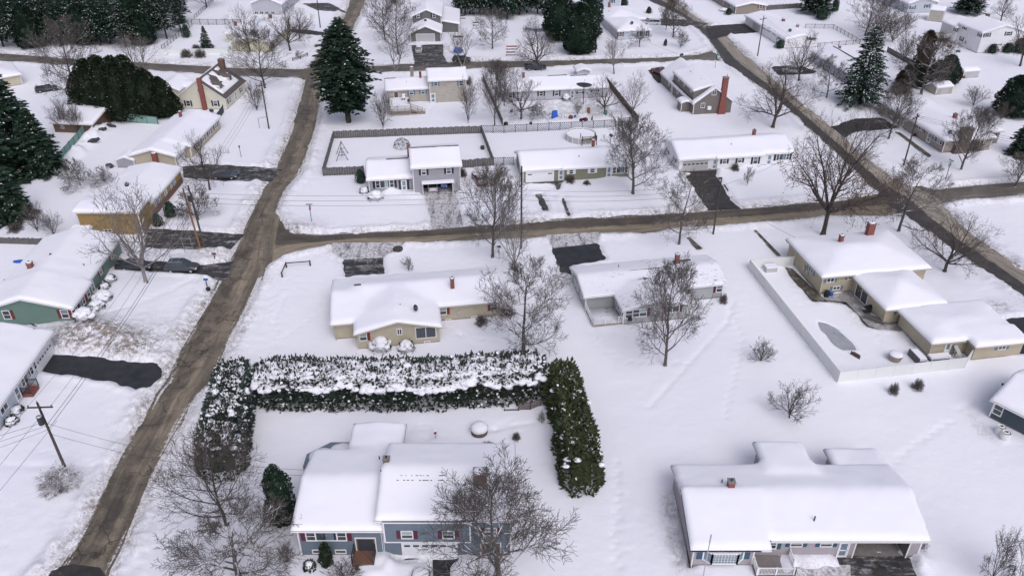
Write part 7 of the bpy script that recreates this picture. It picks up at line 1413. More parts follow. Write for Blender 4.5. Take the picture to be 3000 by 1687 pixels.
# ---------------------------------------------------------------- vehicles
def car(label, kind, paint, c, x, y, deg, cat='car', snow=0, name='parked_car', L=None, pos=None):
    K = dict(suv=(4.7, .93, [(-2.35, .35, .85, .84), (-2.3, .28, 1.02, .9), (-1.2, .26, 1.05, .93), (.6, .26, 1.02, .93), (1.5, .28, .96, .90), (2.15, .32, .82, .84), (2.35, .38, .68, .74)], [(-2.2, 1.0, .80), (-1.75, 1.62, .66), (-.4, 1.68, .68), (.45, 1.60, .66), (1.15, 1.0, .82)]),
             sedan=(4.7, .9, [(-2.35, .38, .80, .80), (-2.25, .30, .92, .87), (-1.4, .26, .98, .9), (.6, .26, .95, .9), (1.5, .28, .88, .87), (2.2, .33, .74, .82), (2.35, .38, .62, .72)], [(-1.95, .93, .78), (-1.15, 1.38, .60), (-.3, 1.44, .62), (.25, 1.40, .60), (1.15, .93, .80)]),
             van=(5.1, .98, [(-2.5, .35, .95, .9), (-2.45, .28, 1.1, .96), (-1.2, .26, 1.1, .98), (1.0, .26, 1.05, .98), (1.9, .3, .92, .92), (2.5, .38, .72, .8)], [(-2.4, 1.08, .9), (-2.15, 1.70, .74), (0, 1.75, .76), (.8, 1.66, .74), (1.75, 1.0, .84)]),
             pickup=(5.5, .96, [(-2.7, .5, 1.1, .92), (-2.65, .42, 1.12, .95), (-.8, .4, 1.12, .96), (1.0, .4, 1.1, .96), (1.9, .42, 1.05, .93), (2.6, .45, .95, .88), (2.7, .5, .8, .8)], [(-.95, 1.1, .82), (-.7, 1.78, .68), (.3, 1.80, .68), (1.1, 1.1, .84)]),
             classic=(5.2, .93, [(-2.6, .4, .82, .82), (-2.5, .3, .9, .9), (-1.2, .28, .93, .93), (.8, .28, .93, .93), (2.4, .32, .88, .9), (2.6, .4, .74, .84)], [(-1.5, .9, .76), (-.9, 1.32, .58), (.1, 1.34, .6), (.9, .9, .78)]))
    Lk, wk, body, gh = K[kind]; p = pos or at_(c, x, y, 0); p = Vector(p); p.z = max(.03, min(p.z, .3)) if pos is None else p.z; e = empty(name, p, math.radians(deg), label, cat)
    m = MB()
    def loft(m, st, mi=0):
        rings = []
        for s_ in st:
            if len(s_) == 4: xx, z0, z1, w = s_; r = [(xx, -w * .9, z0), (xx, -w, z0 + (z1 - z0) * .35), (xx, -w * .97, z1 - .08), (xx, -w * .88, z1), (xx, w * .88, z1), (xx, w * .97, z1 - .08), (xx, w, z0 + (z1 - z0) * .35), (xx, w * .9, z0)]
            rings.append(r)
        for a, b in zip(rings[:-1], rings[1:]):
            for k in range(8): m.quad(a[k], b[k], b[(k + 1) % 8], a[(k + 1) % 8], m=mi)
        m.quad(*rings[0], m=mi); m.quad(*rings[-1][::-1], m=mi)
    loft(m, body); 
    if kind == 'pickup': m.box(-2.62, -.95, 1.1, -1.0, -.86, 1.34); m.box(-2.62, .86, 1.1, -1.0, .95, 1.34); m.box(-2.68, -.95, 1.1, -2.6, .95, 1.34)
    b = m.build('body', 'paint_' + paint, e, True); m = MB(); g = MB(); wb = [w for _, _, w in gh]; z0 = min(gh[0][1], gh[-1][1]) - .06
    base = lambda xx: (wk * .87)
    R_ = [[(xx, -w, z), (xx, w, z)] for xx, z, w in gh]; 
    for i in range(len(gh) - 1):
        (x0, za, w0), (x1, zb, w1) = gh[i], gh[i + 1]; front_or_back = i in (0, len(gh) - 2)
        (g if front_or_back else m).quad((x0, -w0, za), (x1, -w1, zb), (x1, w1, zb), (x0, w0, za), m=0)
        for sg in (-1, 1): g.quad((x0, sg * base(x0), z0), (x1, sg * base(x1), z0), (x1, sg * w1, zb), (x0, sg * w0, za))
        if not front_or_back:
            for sg in (-1, 1): m.beam((x0, sg * w0, za), (x1, sg * w1, zb), .07, .06)
    for xx, z, w in gh[1:-1]:
        for sg in (-1, 1): m.beam((xx, sg * (w + .01), z), (xx + (.0), sg * (base(xx) + .012), z0), .07, .05)
    for i, j in ((0, 1), (len(gh) - 1, len(gh) - 2)):
        for sg in (-1, 1): m.beam((gh[i][0], sg * gh[i][2], gh[i][1]), (gh[j][0], sg * gh[j][2], gh[j][1]), .08, .06)
    g.build('glass', 'glass', e); m.build('roof', 'paint_' + paint, e)
    for wx in (-Lk * .30, Lk * .31):
        for sg in (-1, 1):
            m = MB(); m.tube([(wx, sg * (wk - .22), .34), (wx, sg * (wk + .01), .34)], .34, 16); w = m.build('wheel', 'rubber', e); m = MB(); m.tube([(wx, sg * (wk - .02), .34), (wx, sg * (wk + .025), .34)], .2, 10); m.build('rim', 'metal_light', w)
    xf, xb = body[-1][0], body[0][0]
    for sg in (-1, 1):
        m = MB(); m.box(xf - .25, sg * wk * .72 - .16, body[-2][2] - .2, xf - .04, sg * wk * .72 + .16, body[-2][2] - .06); m.build('headlight', 'trim_white', e); m = MB(); m.box(xb - .02, sg * wk * .78 - .12, body[0][2] - .22, xb + .1, sg * wk * .78 + .12, body[0][2]); m.build('tail_light', 'lamp_red', e)
    if snow:
        m = MB(); zt = max(z for _, z, _ in gh); xr = [xx for xx, z, _ in gh[1:-1]]; c0 = sum(xr) / len(xr); m.blob((c0, 0, zt + snow * .1), ((max(xr) - min(xr)) / 2 + .25, gh[1][2] + .06, snow), 1, 14, 6, 0, .03)
        if snow > .15: m.blob((xf - .75, 0, body[-3][2]), (.85, wk * .85, snow), 2, 14, 6, 0, .04); m.blob((xb + .6, 0, body[1][2]), (.75, wk * .85, snow), 3, 14, 6, 0, .04)
        m.build('snow_cover', 'snow_clump', e, True)
    return e
e = car('charcoal SUV with silver roof rails parked beside the spreading birch', 'suv', 'charcoal', 'M1', 1378, 588, 2)
for sg in (-.62, .62): m = MB(); m.beam((-1.6, sg, 1.74), (.4, sg, 1.74), .06, .05); m.build('roof_rail', 'metal_light', e)
for xx in (-1.2, -.2): m = MB(); m.beam((xx, -.62, 1.76), (xx, .62, 1.76), .06, .04); m.build('roof_bar', 'metal_light', e)
car('black car hidden behind the spreading birch on the same drive as the charcoal SUV', 'sedan', 'black', 'M1', 1030, 575, 2)
car('dark grey sedan on the slushy driveway near the light tan ranch', 'sedan', 'charcoal', 'T1', 1700, 1335, -2); car('silver car before the garage door of the dark grey house', 'suv', 'silver', 'T2', 588, 385, 92, snow=.06)
car('olive SUV parked behind the kerbside white birch', 'suv', 'olive', 'T2', 908, 458, -3, snow=.05); car('black pickup truck half hidden by the kerbside bare maple', 'pickup', 'black', 'T2', 1465, 528, 2, 'pickup truck', name='pickup_truck'); car('maroon pickup truck on the drive by the brown cape house', 'pickup', 'maroon', 'S4', 240, 480, 118, 'pickup truck', name='pickup_truck')
car('white minivan by the hip-roofed house near the east street', 'van', 'white', 'T2', 2345, 185, 172, 'van', name='parked_van'); car('grey SUV parked left of the hidden grey-brown ranch', 'suv', 'silver', 'T3', 825, 545, 172)
car('long maroon vintage car buried in snow beside the slate grey house', 'classic', 'maroon', 'T2', 1043, 1372, 107, snow=.30); car('white car parked inside the open garage of the slate grey house', 'sedan', 'white', None, 0, 0, 98, pos=H_SLATE.world(10.9, 1.2, .03))
car('dark car beside the cream house at the left edge', 'suv', 'black', 'T1', 355, 690, 30, snow=.08); car('snow-buried car at the bottom edge in front of the white garage door', 'sedan', 'grey', None, 0, 0, 90, snow=.42, pos=H_BLUE.world(11.2, -4.3, .1))
# ---------------------------------------------------------------- yard things
def thing(name, label, cat, c, x, y, rz=0, dz=0): return empty(name, at_(c, x, y, dz), rz, label, cat)
def solid(name, label, cat, c, x, y, f, mat, rz=0, group=None, smooth=False):
    m = MB(); f(m); o = m.build(name, mat, None, smooth); o.location = at_(c, x, y, -.03); o.rotation_euler = (0, 0, rz); return tag(o, label, cat, group)
# round above-ground pool and its deck
e = thing('round_pool', 'round above-ground pool full of snow with grey walls and white uprights', 'pool', 'T2', 1808, 1050); rp = 112 / ppm('T2', 1808, 1050); m = MB(); n = 40
for k in range(n):
    a0, a1 = 6.2832 * k / n, 6.2832 * (k + 1) / n; m.quad((rp * math.cos(a0), rp * math.sin(a0), 0), (rp * math.cos(a1), rp * math.sin(a1), 0), (rp * math.cos(a1), rp * math.sin(a1), 1.2), (rp * math.cos(a0), rp * math.sin(a0), 1.2))
m.build('wall', 'trim_grey', e)
for k in range(14): a = 6.2832 * k / 14; m = MB(); m.box(rp * math.cos(a) - .06, rp * math.sin(a) - .06, 0, rp * math.cos(a) + .06, rp * math.sin(a) + .06, 1.25); m.build('upright', 'trim_white', e)
m = MB(); m.tube([(rp * math.cos(6.2832 * k / 40), rp * math.sin(6.2832 * k / 40), 1.24) for k in range(41)], .09, 6, cap=False); m.build('rim', 'trim_white', e, True); m = MB(); m.tube([(0, 0, .3), (0, 0, 1.0)], rp - .05, 40); m.build('snow_fill', 'snow_roof', e)
e = thing('pool_deck', 'small wooden pool deck with dark railings beside the round pool', 'deck', 'T2', 1862, 1092, .14); m = MB(); m.box(-1.4, -.6, .9, 1.6, 1.0, 1.0); m.build('platform', 'deck_wood', e)
for x in (-1.35, 1.55):
    for y in (-.55, .95): m = MB(); m.box(x - .06, y - .06, 0, x + .06, y + .06, 2.0); m.build('post', 'fence_brown', e)
railing('railing', 'fence_brown', [(-1.3, -.55, 1.0), (1.5, -.55, 1.0), (1.5, .95, 1.0)], .8, 0, e, .2)
def dish_on(label, c, x, y, h, r, az, el, mat='metal_dark', tripod=False, name='satellite_dish', ribs=False):
    e = thing(name, label, 'satellite dish', c, x, y, 0, -.05); m = MB(); m.tube([(0, 0, 0), (0, 0, h)], .05 if r < 1 else .09, 8)
    if tripod:
        for a in (0, 2.1, 4.2): m.tube([(0, 0, h * .5), (.35 * math.cos(a), .35 * math.sin(a), 0)], .025, 5)
    m.build('mast', 'metal_dark', e); d = Vector((math.cos(az) * math.cos(el), math.sin(az) * math.cos(el), math.sin(el))); cc = Vector((0, 0, h)); a_ = d.orthogonal().normalized(); b_ = d.cross(a_); n = 24; m = MB(); rg = [[cc + a_ * (math.cos(t * 6.2832 / n) * r * k / 4) + b_ * (math.sin(t * 6.2832 / n) * r * k / 4) + d * (.3 * r * (k / 4) ** 2) for t in range(n)] for k in range(5)]
    for k in range(4):
        for t in range(n): m.quad(rg[k][t], rg[k][(t + 1) % n], rg[k + 1][(t + 1) % n], rg[k + 1][t])
    m.build('reflector', mat, e, True)
    m = MB(); m.tube([cc, cc + d * r * .9], .02, 4)
    if ribs:
        for t in range(0, n, 2): m.tube([rg[k][t] + d * .03 for k in range(5)], .03, 4)
    m.blob(cc + d * r * .9, (.07, .07, .07), 1); m.build('feed_arm', 'plastic_black', e)
dish_on('large dark mesh satellite dish on a tall mast in the cluttered yard', 'S3', 1503, 712, 3.9, 1.75, 1.4, 1.0, 'metal_dark', ribs=True); dish_on('small satellite dish on a ground pole right of the round pool', 'T2', 2030, 1082, 1.6, .42, -1.2, .9)
dish_on('satellite dish on tripod legs behind the dark navy house', 'B3', 2385, 75, .9, .45, -.6, 1.0, tripod=True); dish_on('small satellite dish beside the ivory cape and the slatted fence', 'Q6', 1590, 1290, .9, .5, -.8, 1.0, tripod=True)
# climbing dome, swing set
e = thing('climbing_dome', 'geodesic climbing dome of metal bars behind the slate grey house', 'climbing frame', 'S1', 900, 250); bm = bmesh_ = __import__('bmesh').new(); __import__('bmesh').ops.create_icosphere(bm, subdivisions=2, radius=1.65); m = MB()
for ed in bm.edges:
    a, b = ed.verts[0].co, ed.verts[1].co
    if min(a.z, b.z) > -.25: m.tube([a + Vector((0, 0, .25)), b + Vector((0, 0, .25))], .035, 4, cap=False)
bm.free(); m.build('bars', 'metal_dark', e)
e = thing('swing_set', 'dark A-frame swing set with a blue seat in the board-fenced yard', 'swing set', 'F4', 250, 268, 1.75)
for x in (0, 3.4):
    m = MB(); m.beam((x, -1.1, 0), (x, 0, 2.5), .1, .1); m.beam((x, 1.1, 0), (x, 0, 2.5), .1, .1); m.beam((x, -.6, 1.1), (x, .6, 1.1), .08, .08); m.build('a_frame', 'fence_brown', e)
m = MB(); m.beam((-.2, 0, 2.5), (3.6, 0, 2.5), .12, .12); m.build('top_beam', 'fence_brown', e)
for x in (1.0, 2.3): m = MB(); m.tube([(x - .2, 0, 2.45), (x - .2, 0, .7)], .015, 4); m.tube([(x + .2, 0, 2.45), (x + .2, 0, .7)], .015, 4); m.box(x - .25, -.12, .66, x + .25, .12, .72); m.build('swing', 'plastic_blue', e)
# covered chair, folding chairs and stored things in the cluttered yard
def tarp(m):
    m.hexa([(-.6, -.5, 0), (.6, -.5, 0), (.6, .5, 0), (-.6, .5, 0), (-.5, -.35, 1.35), (.5, -.35, 1.45), (.5, .35, 1.5), (-.5, .35, 1.4)])
    for k in range(5): m.blob((-.5 + .25 * k, -.45, .3 + .1 * (k % 2)), (.2, .15, .4), k)
solid('tarp_cover', 'bright blue tarp draped over a tall stack in the cluttered yard', 'tarp', 'S3', 1035, 920, tarp, 'tarp_blue', .2)
for i, (x, y, a) in enumerate([(905, 940, 0), (965, 935, .3), (1125, 935, -.2), (1212, 918, .2), (960, 1015, .1)]):
    e = thing('folding_chair', 'thin metal folding chair frame standing in snow near the blue tarp', 'chair', 'S3', x, y, a); e['group'] = 'folding chairs near the blue tarp'; m = MB()
    for sx in (-.22, .22): m.tube([(sx, .2, 0), (sx, .2, .9)], .022, 4); m.tube([(sx, -.2, 0), (sx, -.2, .45)], .022, 4); m.tube([(sx, -.2, .45), (sx, .2, .45)], .022, 4)
    m.tube([(-.22, .2, .9), (.22, .2, .9)], .022, 4); m.build('frame', 'metal_dark', e); m = MB(); m.box(-.22, -.2, .44, .22, .2, .52); m.build('seat', 'snow_clump', e)
def crate(w, h_, d=None): return lambda m: (m.hexa([(-w, -w, 0), (w, -w, 0), (w, w, 0), (-w, w, 0), (-w * .8, -w * .85, h_), (w * .9, -w * .8, h_ * .9), (w * .85, w * .8, h_), (-w * .9, w * .9, h_ * 1.05)]), m.box(-w * .5, -w * .5, h_, w * .5, w * .5, h_ + .08))
def barrel(r, h_): return lambda m: (m.tube([(0, 0, 0), (0, 0, h_ * .15), (0, 0, h_ * .5), (0, 0, h_ * .85), (0, 0, h_)], [r * .92, r, r * 1.03, r, r * .9], 14), m.tube([(0, 0, h_), (0, 0, h_ + .05)], [r * .6, r * .3], 10))
for nm, lb, ct, x, y, f, mt in [('wooden_crate', 'brown crate tipped in snow, left of the bare thick-stemmed shrub', 'crate', 1300, 930, crate(.4, .6), 'rust'), ('storage_tub', 'dark blue tub half buried right of the brown crate', 'tub', 1372, 915, barrel(.25, .55), 'plastic_blue'), ('storage_bag', 'purplish bag leaning by the lattice fence in the cluttered yard', 'bag', 1540, 970, crate(.42, .55), 'shutter_maroon'), ('storage_bag', 'black bag beside the purplish bag', 'bag', 1468, 975, crate(.3, .5), 'plastic_black'),
    ('leaning_board', 'pointed olive board leaning in snow by the lattice fence', 'board', 1645, 965, lambda m: m.hexa([(-.4, -.1, 0), (.3, -.1, 0), (.3, .1, 0), (-.4, .1, 0), (.15, -.05, .95), (.3, -.05, 1.0), (.3, .05, 1.0), (.15, .05, .95)]), 'bare_soil'), ('tan_stand', 'tan box stand with a snow top behind the bare thick-stemmed shrub', 'stand', 1588, 850, crate(.38, 1.1), 'door_wood'),
    ('rain_barrel', 'green barrel under the snow-dusted apple tree', 'barrel', 1865, 890, barrel(.4, .9), 'lattice_green'), ('plastic_bucket', 'dark bucket below the left apple tree', 'bucket', 645, 1030, barrel(.3, .5), 'plastic_black'), ('plastic_bucket', 'dark green bucket left of the apple tree trunk', 'bucket', 325, 840, barrel(.3, .5), 'lattice_green'), ('storage_box', 'snow-topped dark box at the far left of the cluttered yard', 'box', 235, 1040, crate(.35, .6), 'plastic_black')]: solid(nm, lb, ct, 'S3', x, y, f, mt, x)
solid('cellar_door', 'sloping cellar door frame under the big mesh dish', 'cellar door', 'S3', 1400, 680, lambda m: m.hexa([(-1, -.6, 0), (1, -.6, 0), (1, .8, 0), (-1, .8, 0), (-1, -.55, .1), (1, -.55, .1), (1, .8, .8), (-1, .8, .8)]), 'trim_grey', .14)
# patio and yard pieces inside the white fence
e = thing('patio_table', 'round covered patio table with a snow top inside the white fence', 'table', 'R5', 130, 470); m = MB(); m.tube([(0, 0, 0), (0, 0, .5), (0, 0, .85)], [.65, .8, .85], 18); m.build('cover', 'deck_wood', e); m = MB(); m.blob((0, 0, .88), (.84, .84, .22), 1, 18, 6, 0, .02); m.build('snow_cap', 'snow_clump', e, True)
e = thing('patio_sofa', 'grey outdoor sofa under thick snow by the garage building', 'sofa', 'R5', 540, 450, .15); m = MB(); m.box(-.5, -1.2, 0, .5, 1.0, .5); m.box(-.6, -1.2, .0, -.45, 1.0, .9); m.build('frame', 'fence_grey', e); m = MB(); m.box(-.45, -1.15, .5, .5, .95, .85); m.build('snow_cap', 'snow_roof', e)
e = thing('patio_sofa', 'L-turned snowy bench along the white fence near the glass door', 'bench', 'R5', 950, 455, .15); m = MB(); m.box(-1.3, -.4, 0, 1.3, .4, .4); m.build('frame', 'fence_grey', e); m = MB(); m.box(-1.3, -.42, .4, 1.3, .42, .68); m.build('snow_cap', 'snow_roof', e)
e = thing('deck_chair', 'tipped folded lounge chair in the fence corner by the garage building', 'chair', 'R5', 1290, 440, .5); m = MB(); m.hexa([(-.3, -.8, .3), (.3, -.8, .3), (.3, -.75, .4), (-.3, -.75, .4), (-.3, .6, 1.5), (.3, .6, 1.5), (.3, .65, 1.6), (-.3, .65, 1.6)]); m.build('back', 'trim_grey', e); m = MB(); m.beam((-.3, .5, 0), (-.3, .4, 1.3), .05, .05); m.beam((.3, .5, 0), (.3, .4, 1.3), .05, .05); m.build('leg', 'metal_dark', e)
e = thing('gas_grill', 'black gas grill by the glass doors of the low wing', 'grill', 'M3', 1392, 905, .3); m = MB(); m.box(-.5, -.3, 0, .5, .3, .8); m.build('cabinet', 'metal_dark', e); m = MB(); m.tube([(-.45, 0, .9), (.45, 0, .9)], .3, 12); m.build('lid', 'plastic_black', e); m = MB(); m.box(-.9, -.2, .8, -.5, .2, .85); m.box(.5, -.2, .8, .9, .2, .85); m.build('side_shelf', 'metal_light', e)
solid('trash_can', 'black trash can at the wall between the two beige roofs', 'trash can', 'M3', 1085, 785, barrel(.36, 1.0), 'plastic_black'); solid('trash_can', 'small dark blue can right of the black trash can', 'trash can', 'M3', 1120, 778, barrel(.28, .6), 'plastic_blue')
solid('planter_box', 'grey planter box along the low wing wall', 'planter', 'M3', 1450, 970, lambda m: (m.box(-.35, -1.3, 0, .35, 1.3, .55), m.box(-.4, -1.35, .5, .4, 1.35, .6)), 'fence_grey', .9)
e = thing('heat_pump', 'pale boxed heat pump with a snow cap inside the white fence', 'heat pump', 'M3', 660, 600, .15); m = MB(); m.box(-.85, -.5, 0, .85, .5, .7); m.build('case', 'trim_grey', e); m = MB(); m.box(-.85, -.5, .7, .85, .5, .9); m.build('snow_cap', 'snow_roof', e)
solid('pool_step', 'dark board edge poking from the snow by the snowed-in pool', 'board', 'M3', 1298, 1245, lambda m: (m.box(-.05, -.7, 0, .05, .6, .5), m.box(.05, -.5, .35, .3, .4, .42)), 'fence_brown', .6)
solid('propane_tank', 'upper of two snow-dusted white tanks at the navy house', 'tank', 'B3', 2372, 375, barrel(.5, .95), 'vinyl_white', smooth=True); solid('propane_tank', 'lower of two snow-dusted white tanks at the navy house', 'tank', 'B3', 2408, 418, barrel(.5, .95), 'vinyl_white', smooth=True)
# backyard of the blue-grey house
e = thing('fire_pit', 'round stone fire pit with a thick dome of snow behind the blue-grey house', 'fire pit', 'B2', 1034, 372); m = MB(); m.tube([(0, 0, 0), (0, 0, .75)], .9, 18); m.build('ring', 'stone_brown', e); m = MB(); m.blob((0, 0, .8), (.98, .98, .55), 3, 18, 7, 0, .03); m.build('snow_cap', 'snow_clump', e, True)
e = thing('bird_feeder', 'small red bird feeder on a thin pole behind the blue-grey house', 'bird feeder', 'B2', 706, 418); m = MB(); m.tube([(0, 0, 0), (0, 0, 1.0)], .02, 5); m.build('pole', 'metal_dark', e); m = MB(); m.box(-.14, -.14, .75, .14, .14, 1.1); m.build('body', 'lamp_red', e); m = MB(); m.blob((0, 0, 1.15), (.24, .24, .12), 1); m.build('roof', 'snow_clump', e)
e = empty('raised_deck', H_BLUE.world(-1.5, 10.5, .1), 0, 'raised snowy deck with blue-grey sides behind the blue-grey house', 'deck'); m = MB(); P = [(-.6, 0), (4.6, 0), (4.6, 3.6), (1.6, 3.6), (-.6, 1.8)]; q = len(P)
m.quad(*[(x, y, .95) for x, y in P])
for k in range(q): a, b = P[k], P[(k + 1) % q]; m.quad((a[0], a[1], 0), (b[0], b[1], 0), (b[0], b[1], .95), (a[0], a[1], .95))
m.build('platform', 'siding_blue', e); m = MB(); m.blob((1.2, 1.4, 1.0), (1.5, 1.3, .35), 4, 16, 6, 0, .06); m.blob((3.0, 2.2, 1.0), (1.4, 1.2, .3), 5, 16, 6, 0, .06); m.build('snow_load', 'snow_clump', e, True)
# small things along the streets
def mailbox(label, c, x, y, mat, rz=0):
    e = thing('mailbox', label, 'mailbox', c, x, y, rz); m = MB(); m.box(-.05, -.05, 0, .05, .05, 1.05); m.build('post', 'pole_wood', e); m = MB(); m.box(-.28, -.13, 1.05, .28, .13, 1.2); m.tube([(-.28, 0, 1.2), (.28, 0, 1.2)], .13, 10); m.build('box', mat, e)
mailbox('dark blue mailbox at the west street edge of the sage green house lawn', 'M1', 1565, 725, 'plastic_blue'); mailbox('rusty red mailbox between the two left driveways', 'M1', 1625, 525, 'rust'); mailbox('mailbox on a dark post beside the white ranch blacktop drive', 'Q5', 1065, 905, 'metal_dark'); mailbox('tiny mailbox at the cross street left of the tall brown pole', 'M2', 1190, 470, 'metal_dark')
solid('trash_can', 'black bin lying by the blue mailbox at the road edge', 'trash can', 'M1', 1572, 742, barrel(.3, .4), 'plastic_black'); solid('tree_stump', 'dark round stump on the verge above the sand coloured ranch', 'stump', 'M2', 428, 447, barrel(.75, .4), 'bark_dark')
e = thing('lamp_post', 'small black lantern post on the lawn by the light tan ranch', 'lamp post', 'T1', 1821, 1190); m = MB(); m.tube([(0, 0, 0), (0, 0, 1.9)], .05, 8); m.build('post', 'metal_dark', e); m = MB(); m.tube([(0, 0, 1.9), (0, 0, 2.25)], [.1, .17], 6); m.build('lantern', 'plastic_black', e); m = MB(); m.tube([(0, 0, 2.25), (0, 0, 2.42)], [.22, .03], 6); m.build('cap', 'metal_dark', e)
for x, y, h_ in ((1398, 465, 2.6), (1455, 432, 2.6)): solid('snow_stake', 'thin wooden snow stake beside the crossed utility poles', 'stake', 'M1', x, y, lambda m: m.tube([(0, 0, 0), (-.1, 0, 2.5)], .05, 5), 'deck_wood', 0, 'snow stakes by the crossed poles')
e = thing('clothes_post', 'dark right-angled post frame on the lawn near the ivory cape pole', 'post', 'T1', 1960, 968, .2); m = MB(); m.beam((0, 0, 0), (0, 0, 2.1), .07, .07); m.beam((0, 0, 2.1), (1.8, .8, 2.1), .06, .06); m.build('frame', 'metal_dark', e)
solid('plastic_sled', 'blue plastic sled lying in the yard behind the sage green house', 'sled', 'M1', 150, 535, lambda m: (m.blob((0, 0, .1), (1.0, .45, .14), 1, 14, 6, 0, .02), m.blob((0, 0, .2), (.8, .3, .1), 1, 12, 5)), 'tarp_blue', .1, smooth=True); solid('plastic_toy', 'small dark red object sticking out of the snow near the blue sled', 'toy', 'M1', 158, 625, lambda m: (m.box(-.1, -.1, 0, .1, .1, .7), m.box(.18, -.1, 0, .32, .1, .6)), 'shutter_red')
for i, (x, y, lb) in enumerate([(50, 722, 'snowy metal lawn chair at the left edge, farther from the camera'), (15, 768, 'snowy metal lawn chair at the left edge, nearer the camera')]):
    e = thing('lawn_chair', lb, 'chair', 'M1', x, y, .6 * i); m = MB()
    for sx in (-.3, .3): m.tube([(sx, .3, 0), (sx, .35, 1.0), (-sx, .35, 1.0)], .03, 5); m.tube([(sx, -.3, 0), (sx, -.3, .6), (sx, .3, .6)], .03, 5)
    m.build('frame', 'metal_dark', e); m = MB(); m.box(-.3, -.3, .42, .3, .3, .6); m.build('seat', 'snow_clump', e)
def tramp(label, c, x, y, w):
    e = thing('trampoline', label, 'trampoline', c, x, y); r = w / ppm(c, x, y) / 2; m = MB(); m.tube([(r * math.cos(k * .314), r * math.sin(k * .314), .9) for k in range(21)], .06, 5, cap=False); m.build('ring', 'metal_dark', e); m = MB(); m.tube([(0, 0, .88), (0, 0, 1.08)], r * .96, 24); m.build('snow_cap', 'snow_roof', e)
    for k in range(4): m = MB(); a = k * 1.57 + .4; m.tube([(r * math.cos(a), r * math.sin(a), 0), (r * math.cos(a), r * math.sin(a), .9)], .04, 5); m.build('leg', 'metal_dark', e)
tramp('snow-covered trampoline behind the big kerbside bare maple', 'T2', 1475, 225, 170)
def bench(label, c, x, y, rz, mat='deck_wood', L_=1.6):
    e = thing('garden_bench', label, 'bench', c, x, y, rz); m = MB(); m.box(-L_ / 2, -.25, .4, L_ / 2, .25, .46); m.box(-L_ / 2, .2, .46, L_ / 2, .27, 1.0); m.build('seat', mat, e); m = MB(); m.box(-L_ / 2, -.25, .46, L_ / 2, .19, .68); m.build('snow_cap', 'snow_roof', e)
    for sx in (-1, 1): m = MB(); m.box(sx * L_ * .45 - .05, -.25, 0, sx * L_ * .45 + .05, .25, .4); m.build('leg', mat, e)
bench('snowy bench on the lawn right of the dark grey two-storey house', 'T2', 1015, 197, .1, 'metal_dark'); bench('reddish snowy bench by the big kerbside bare maple', 'T2', 1278, 422, .1, 'rust', 2.4); bench('reddish snowy cart farther behind the reddish bench', 'T2', 1285, 378, .1, 'rust', 2.8); bench('brown bench against the pine row', 'T2', 915, 145, .1, 'fence_brown', 1.8)
e = thing('cargo_trailer', 'blue box trailer under snow behind the olive SUV', 'trailer', 'T2', 883, 395, .05); m = MB(); m.box(-1.0, -1.6, .4, 1.0, 1.6, 1.7); m.build('box', 'plastic_blue', e); m = MB(); m.box(-1.02, -1.62, 1.7, 1.02, 1.62, 2.0); m.build('snow_cap', 'snow_roof', e)
for sx in (-1, 1): m = MB(); m.tube([(sx * 1.0, 0, .35), (sx * 1.2, 0, .35)], .35, 12); m.build('wheel', 'rubber', e)
e = thing('yard_swing', 'flat canopy frame behind the blue trailer', 'canopy', 'T2', 885, 335, .05); m = MB(); m.box(-1.3, -.7, 2.0, 1.3, .7, 2.12); m.build('canopy', 'fence_brown', e)
for sx in (-1.2, 1.2): m = MB(); m.box(sx - .05, -.05, 0, sx + .05, .05, 2.0); m.build('post', 'fence_brown', e)
e = empty('deck_grill', H_BEIGE.world(-5.1, -3.2, 1.45), 0, 'covered black kettle grill at the top of the deck stairs', 'grill'); m = MB(); m.blob((0, 0, .75), (.3, .3, .28), 2, 12, 6); m.build('bowl', 'plastic_black', e); m = MB(); [m.tube([(0, 0, .6), (.25 * math.cos(a), .25 * math.sin(a), 0)], .02, 4) for a in (0, 2.1, 4.2)]; m.build('leg_frame', 'metal_dark', e)
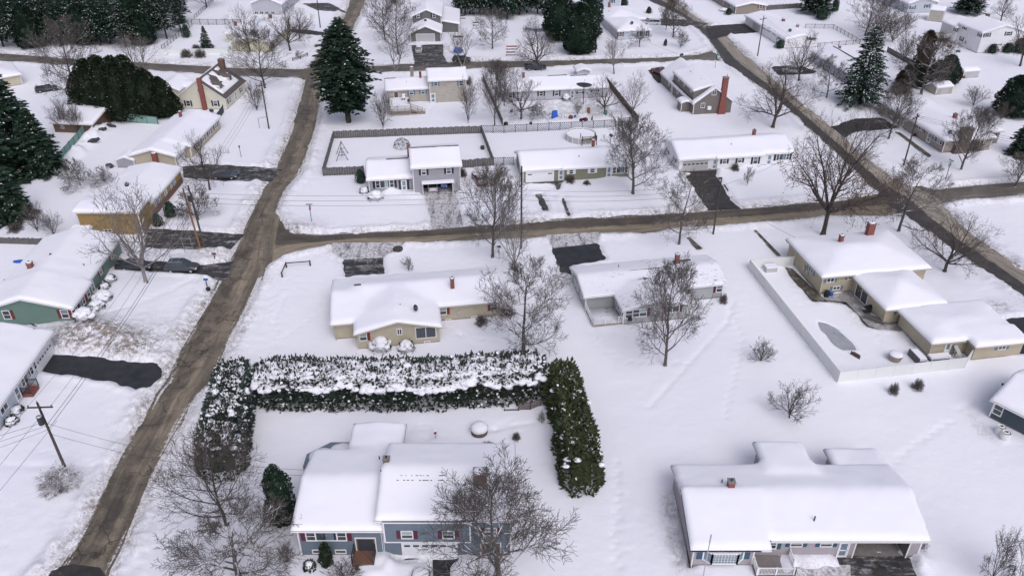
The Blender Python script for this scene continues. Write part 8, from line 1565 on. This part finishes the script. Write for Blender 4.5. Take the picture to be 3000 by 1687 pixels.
e = empty('deck_chair', H_BEIGE.world(-6.1, -.6, 1.45), 0, 'snow-loaded white chair on the weathered beige house deck', 'chair'); m = MB(); [m.box(x - .04, y - .04, 0, x + .04, y + .04, .5) for x in (-.3, .3) for y in (-.3, .3)]; m.box(-.35, .25, .5, .35, .35, 1.1); m.build('frame', 'metal_dark', e); m = MB(); m.blob((0, 0, .7), (.45, .42, .3), 2, 12, 6); m.blob((0, .3, 1.1), (.4, .15, .22), 3, 12, 6); m.build('snow_load', 'snow_clump', e, True)
e = empty('beach_umbrella', H_SLATE.world(12.9, .2, .03), 0, 'round blue and white patterned disc leaning in the open slate grey garage', 'disc'); m = MB(); m.tube([(0, 0, .75), (0, .12, .78)], .62, 20); m.build('disc', 'tarp_blue', e); m = MB(); [m.box(-.45 + .2 * k, -.03, .45 + .1 * (k % 2), -.33 + .2 * k, -.012, 1.0 - .1 * (k % 3)) for k in range(5)]; m.build('pattern', 'vinyl_white', e)
solid('riding_mower', 'snow-topped red riding mower beside the pale grey shed', 'mower', 'T3', 2095, 590, lambda m: (m.box(-.9, -.4, .2, .9, .4, .7), m.blob((-.2, 0, 1.0), (.8, .5, .4), 2, 12, 6), m.tube([(-.6, -.5, .3), (-.6, .5, .3)], .3, 10), m.tube([(.6, -.5, .22), (.6, .5, .22)], .22, 10)), 'rust'); solid('planter_pot', 'brown round planter beneath the white two-storey house deck', 'planter', 'R3', 680, 845, barrel(.6, .6), 'rust'); solid('planter_pot', 'dark round planter with snow at the white two-storey house corner', 'planter', 'R3', 905, 965, barrel(.55, .5), 'lattice_green')
solid('rain_barrel', 'dark barrel in the right part of the board-fenced yard', 'barrel', 'T2', 1065, 1128, barrel(.4, .7), 'metal_dark'); solid('garden_hose_reel', 'dark garden heap beside the green mesh fence', 'heap', 'T1', 830, 1265, lambda m: (m.blob((0, 0, .4), (.8, .6, .5), 3), m.box(-.5, -.1, 0, .5, .1, .8)), 'metal_dark')
for x, y, w, a, lb in [(770, 1010, 1.8, .9, 'dark rock edge of the snowy garden bank, uppermost'), (710, 1095, 2.2, .8, 'dark rock edge of the snowy garden bank, lowermost'), (835, 960, 2.0, -.3, 'dark rock edge at the top of the snowy garden bank')]: solid('garden_rock', lb, 'rock', 'T1', x, y, lambda m: (m.blob((0, 0, .2), (w * .45, .22, .5), x, 9, 5, 0, .3), m.blob((w * .4, .1, .2), (w * .3, .2, .35), x + 1, 9, 5, 0, .3)), 'metal_dark', a)
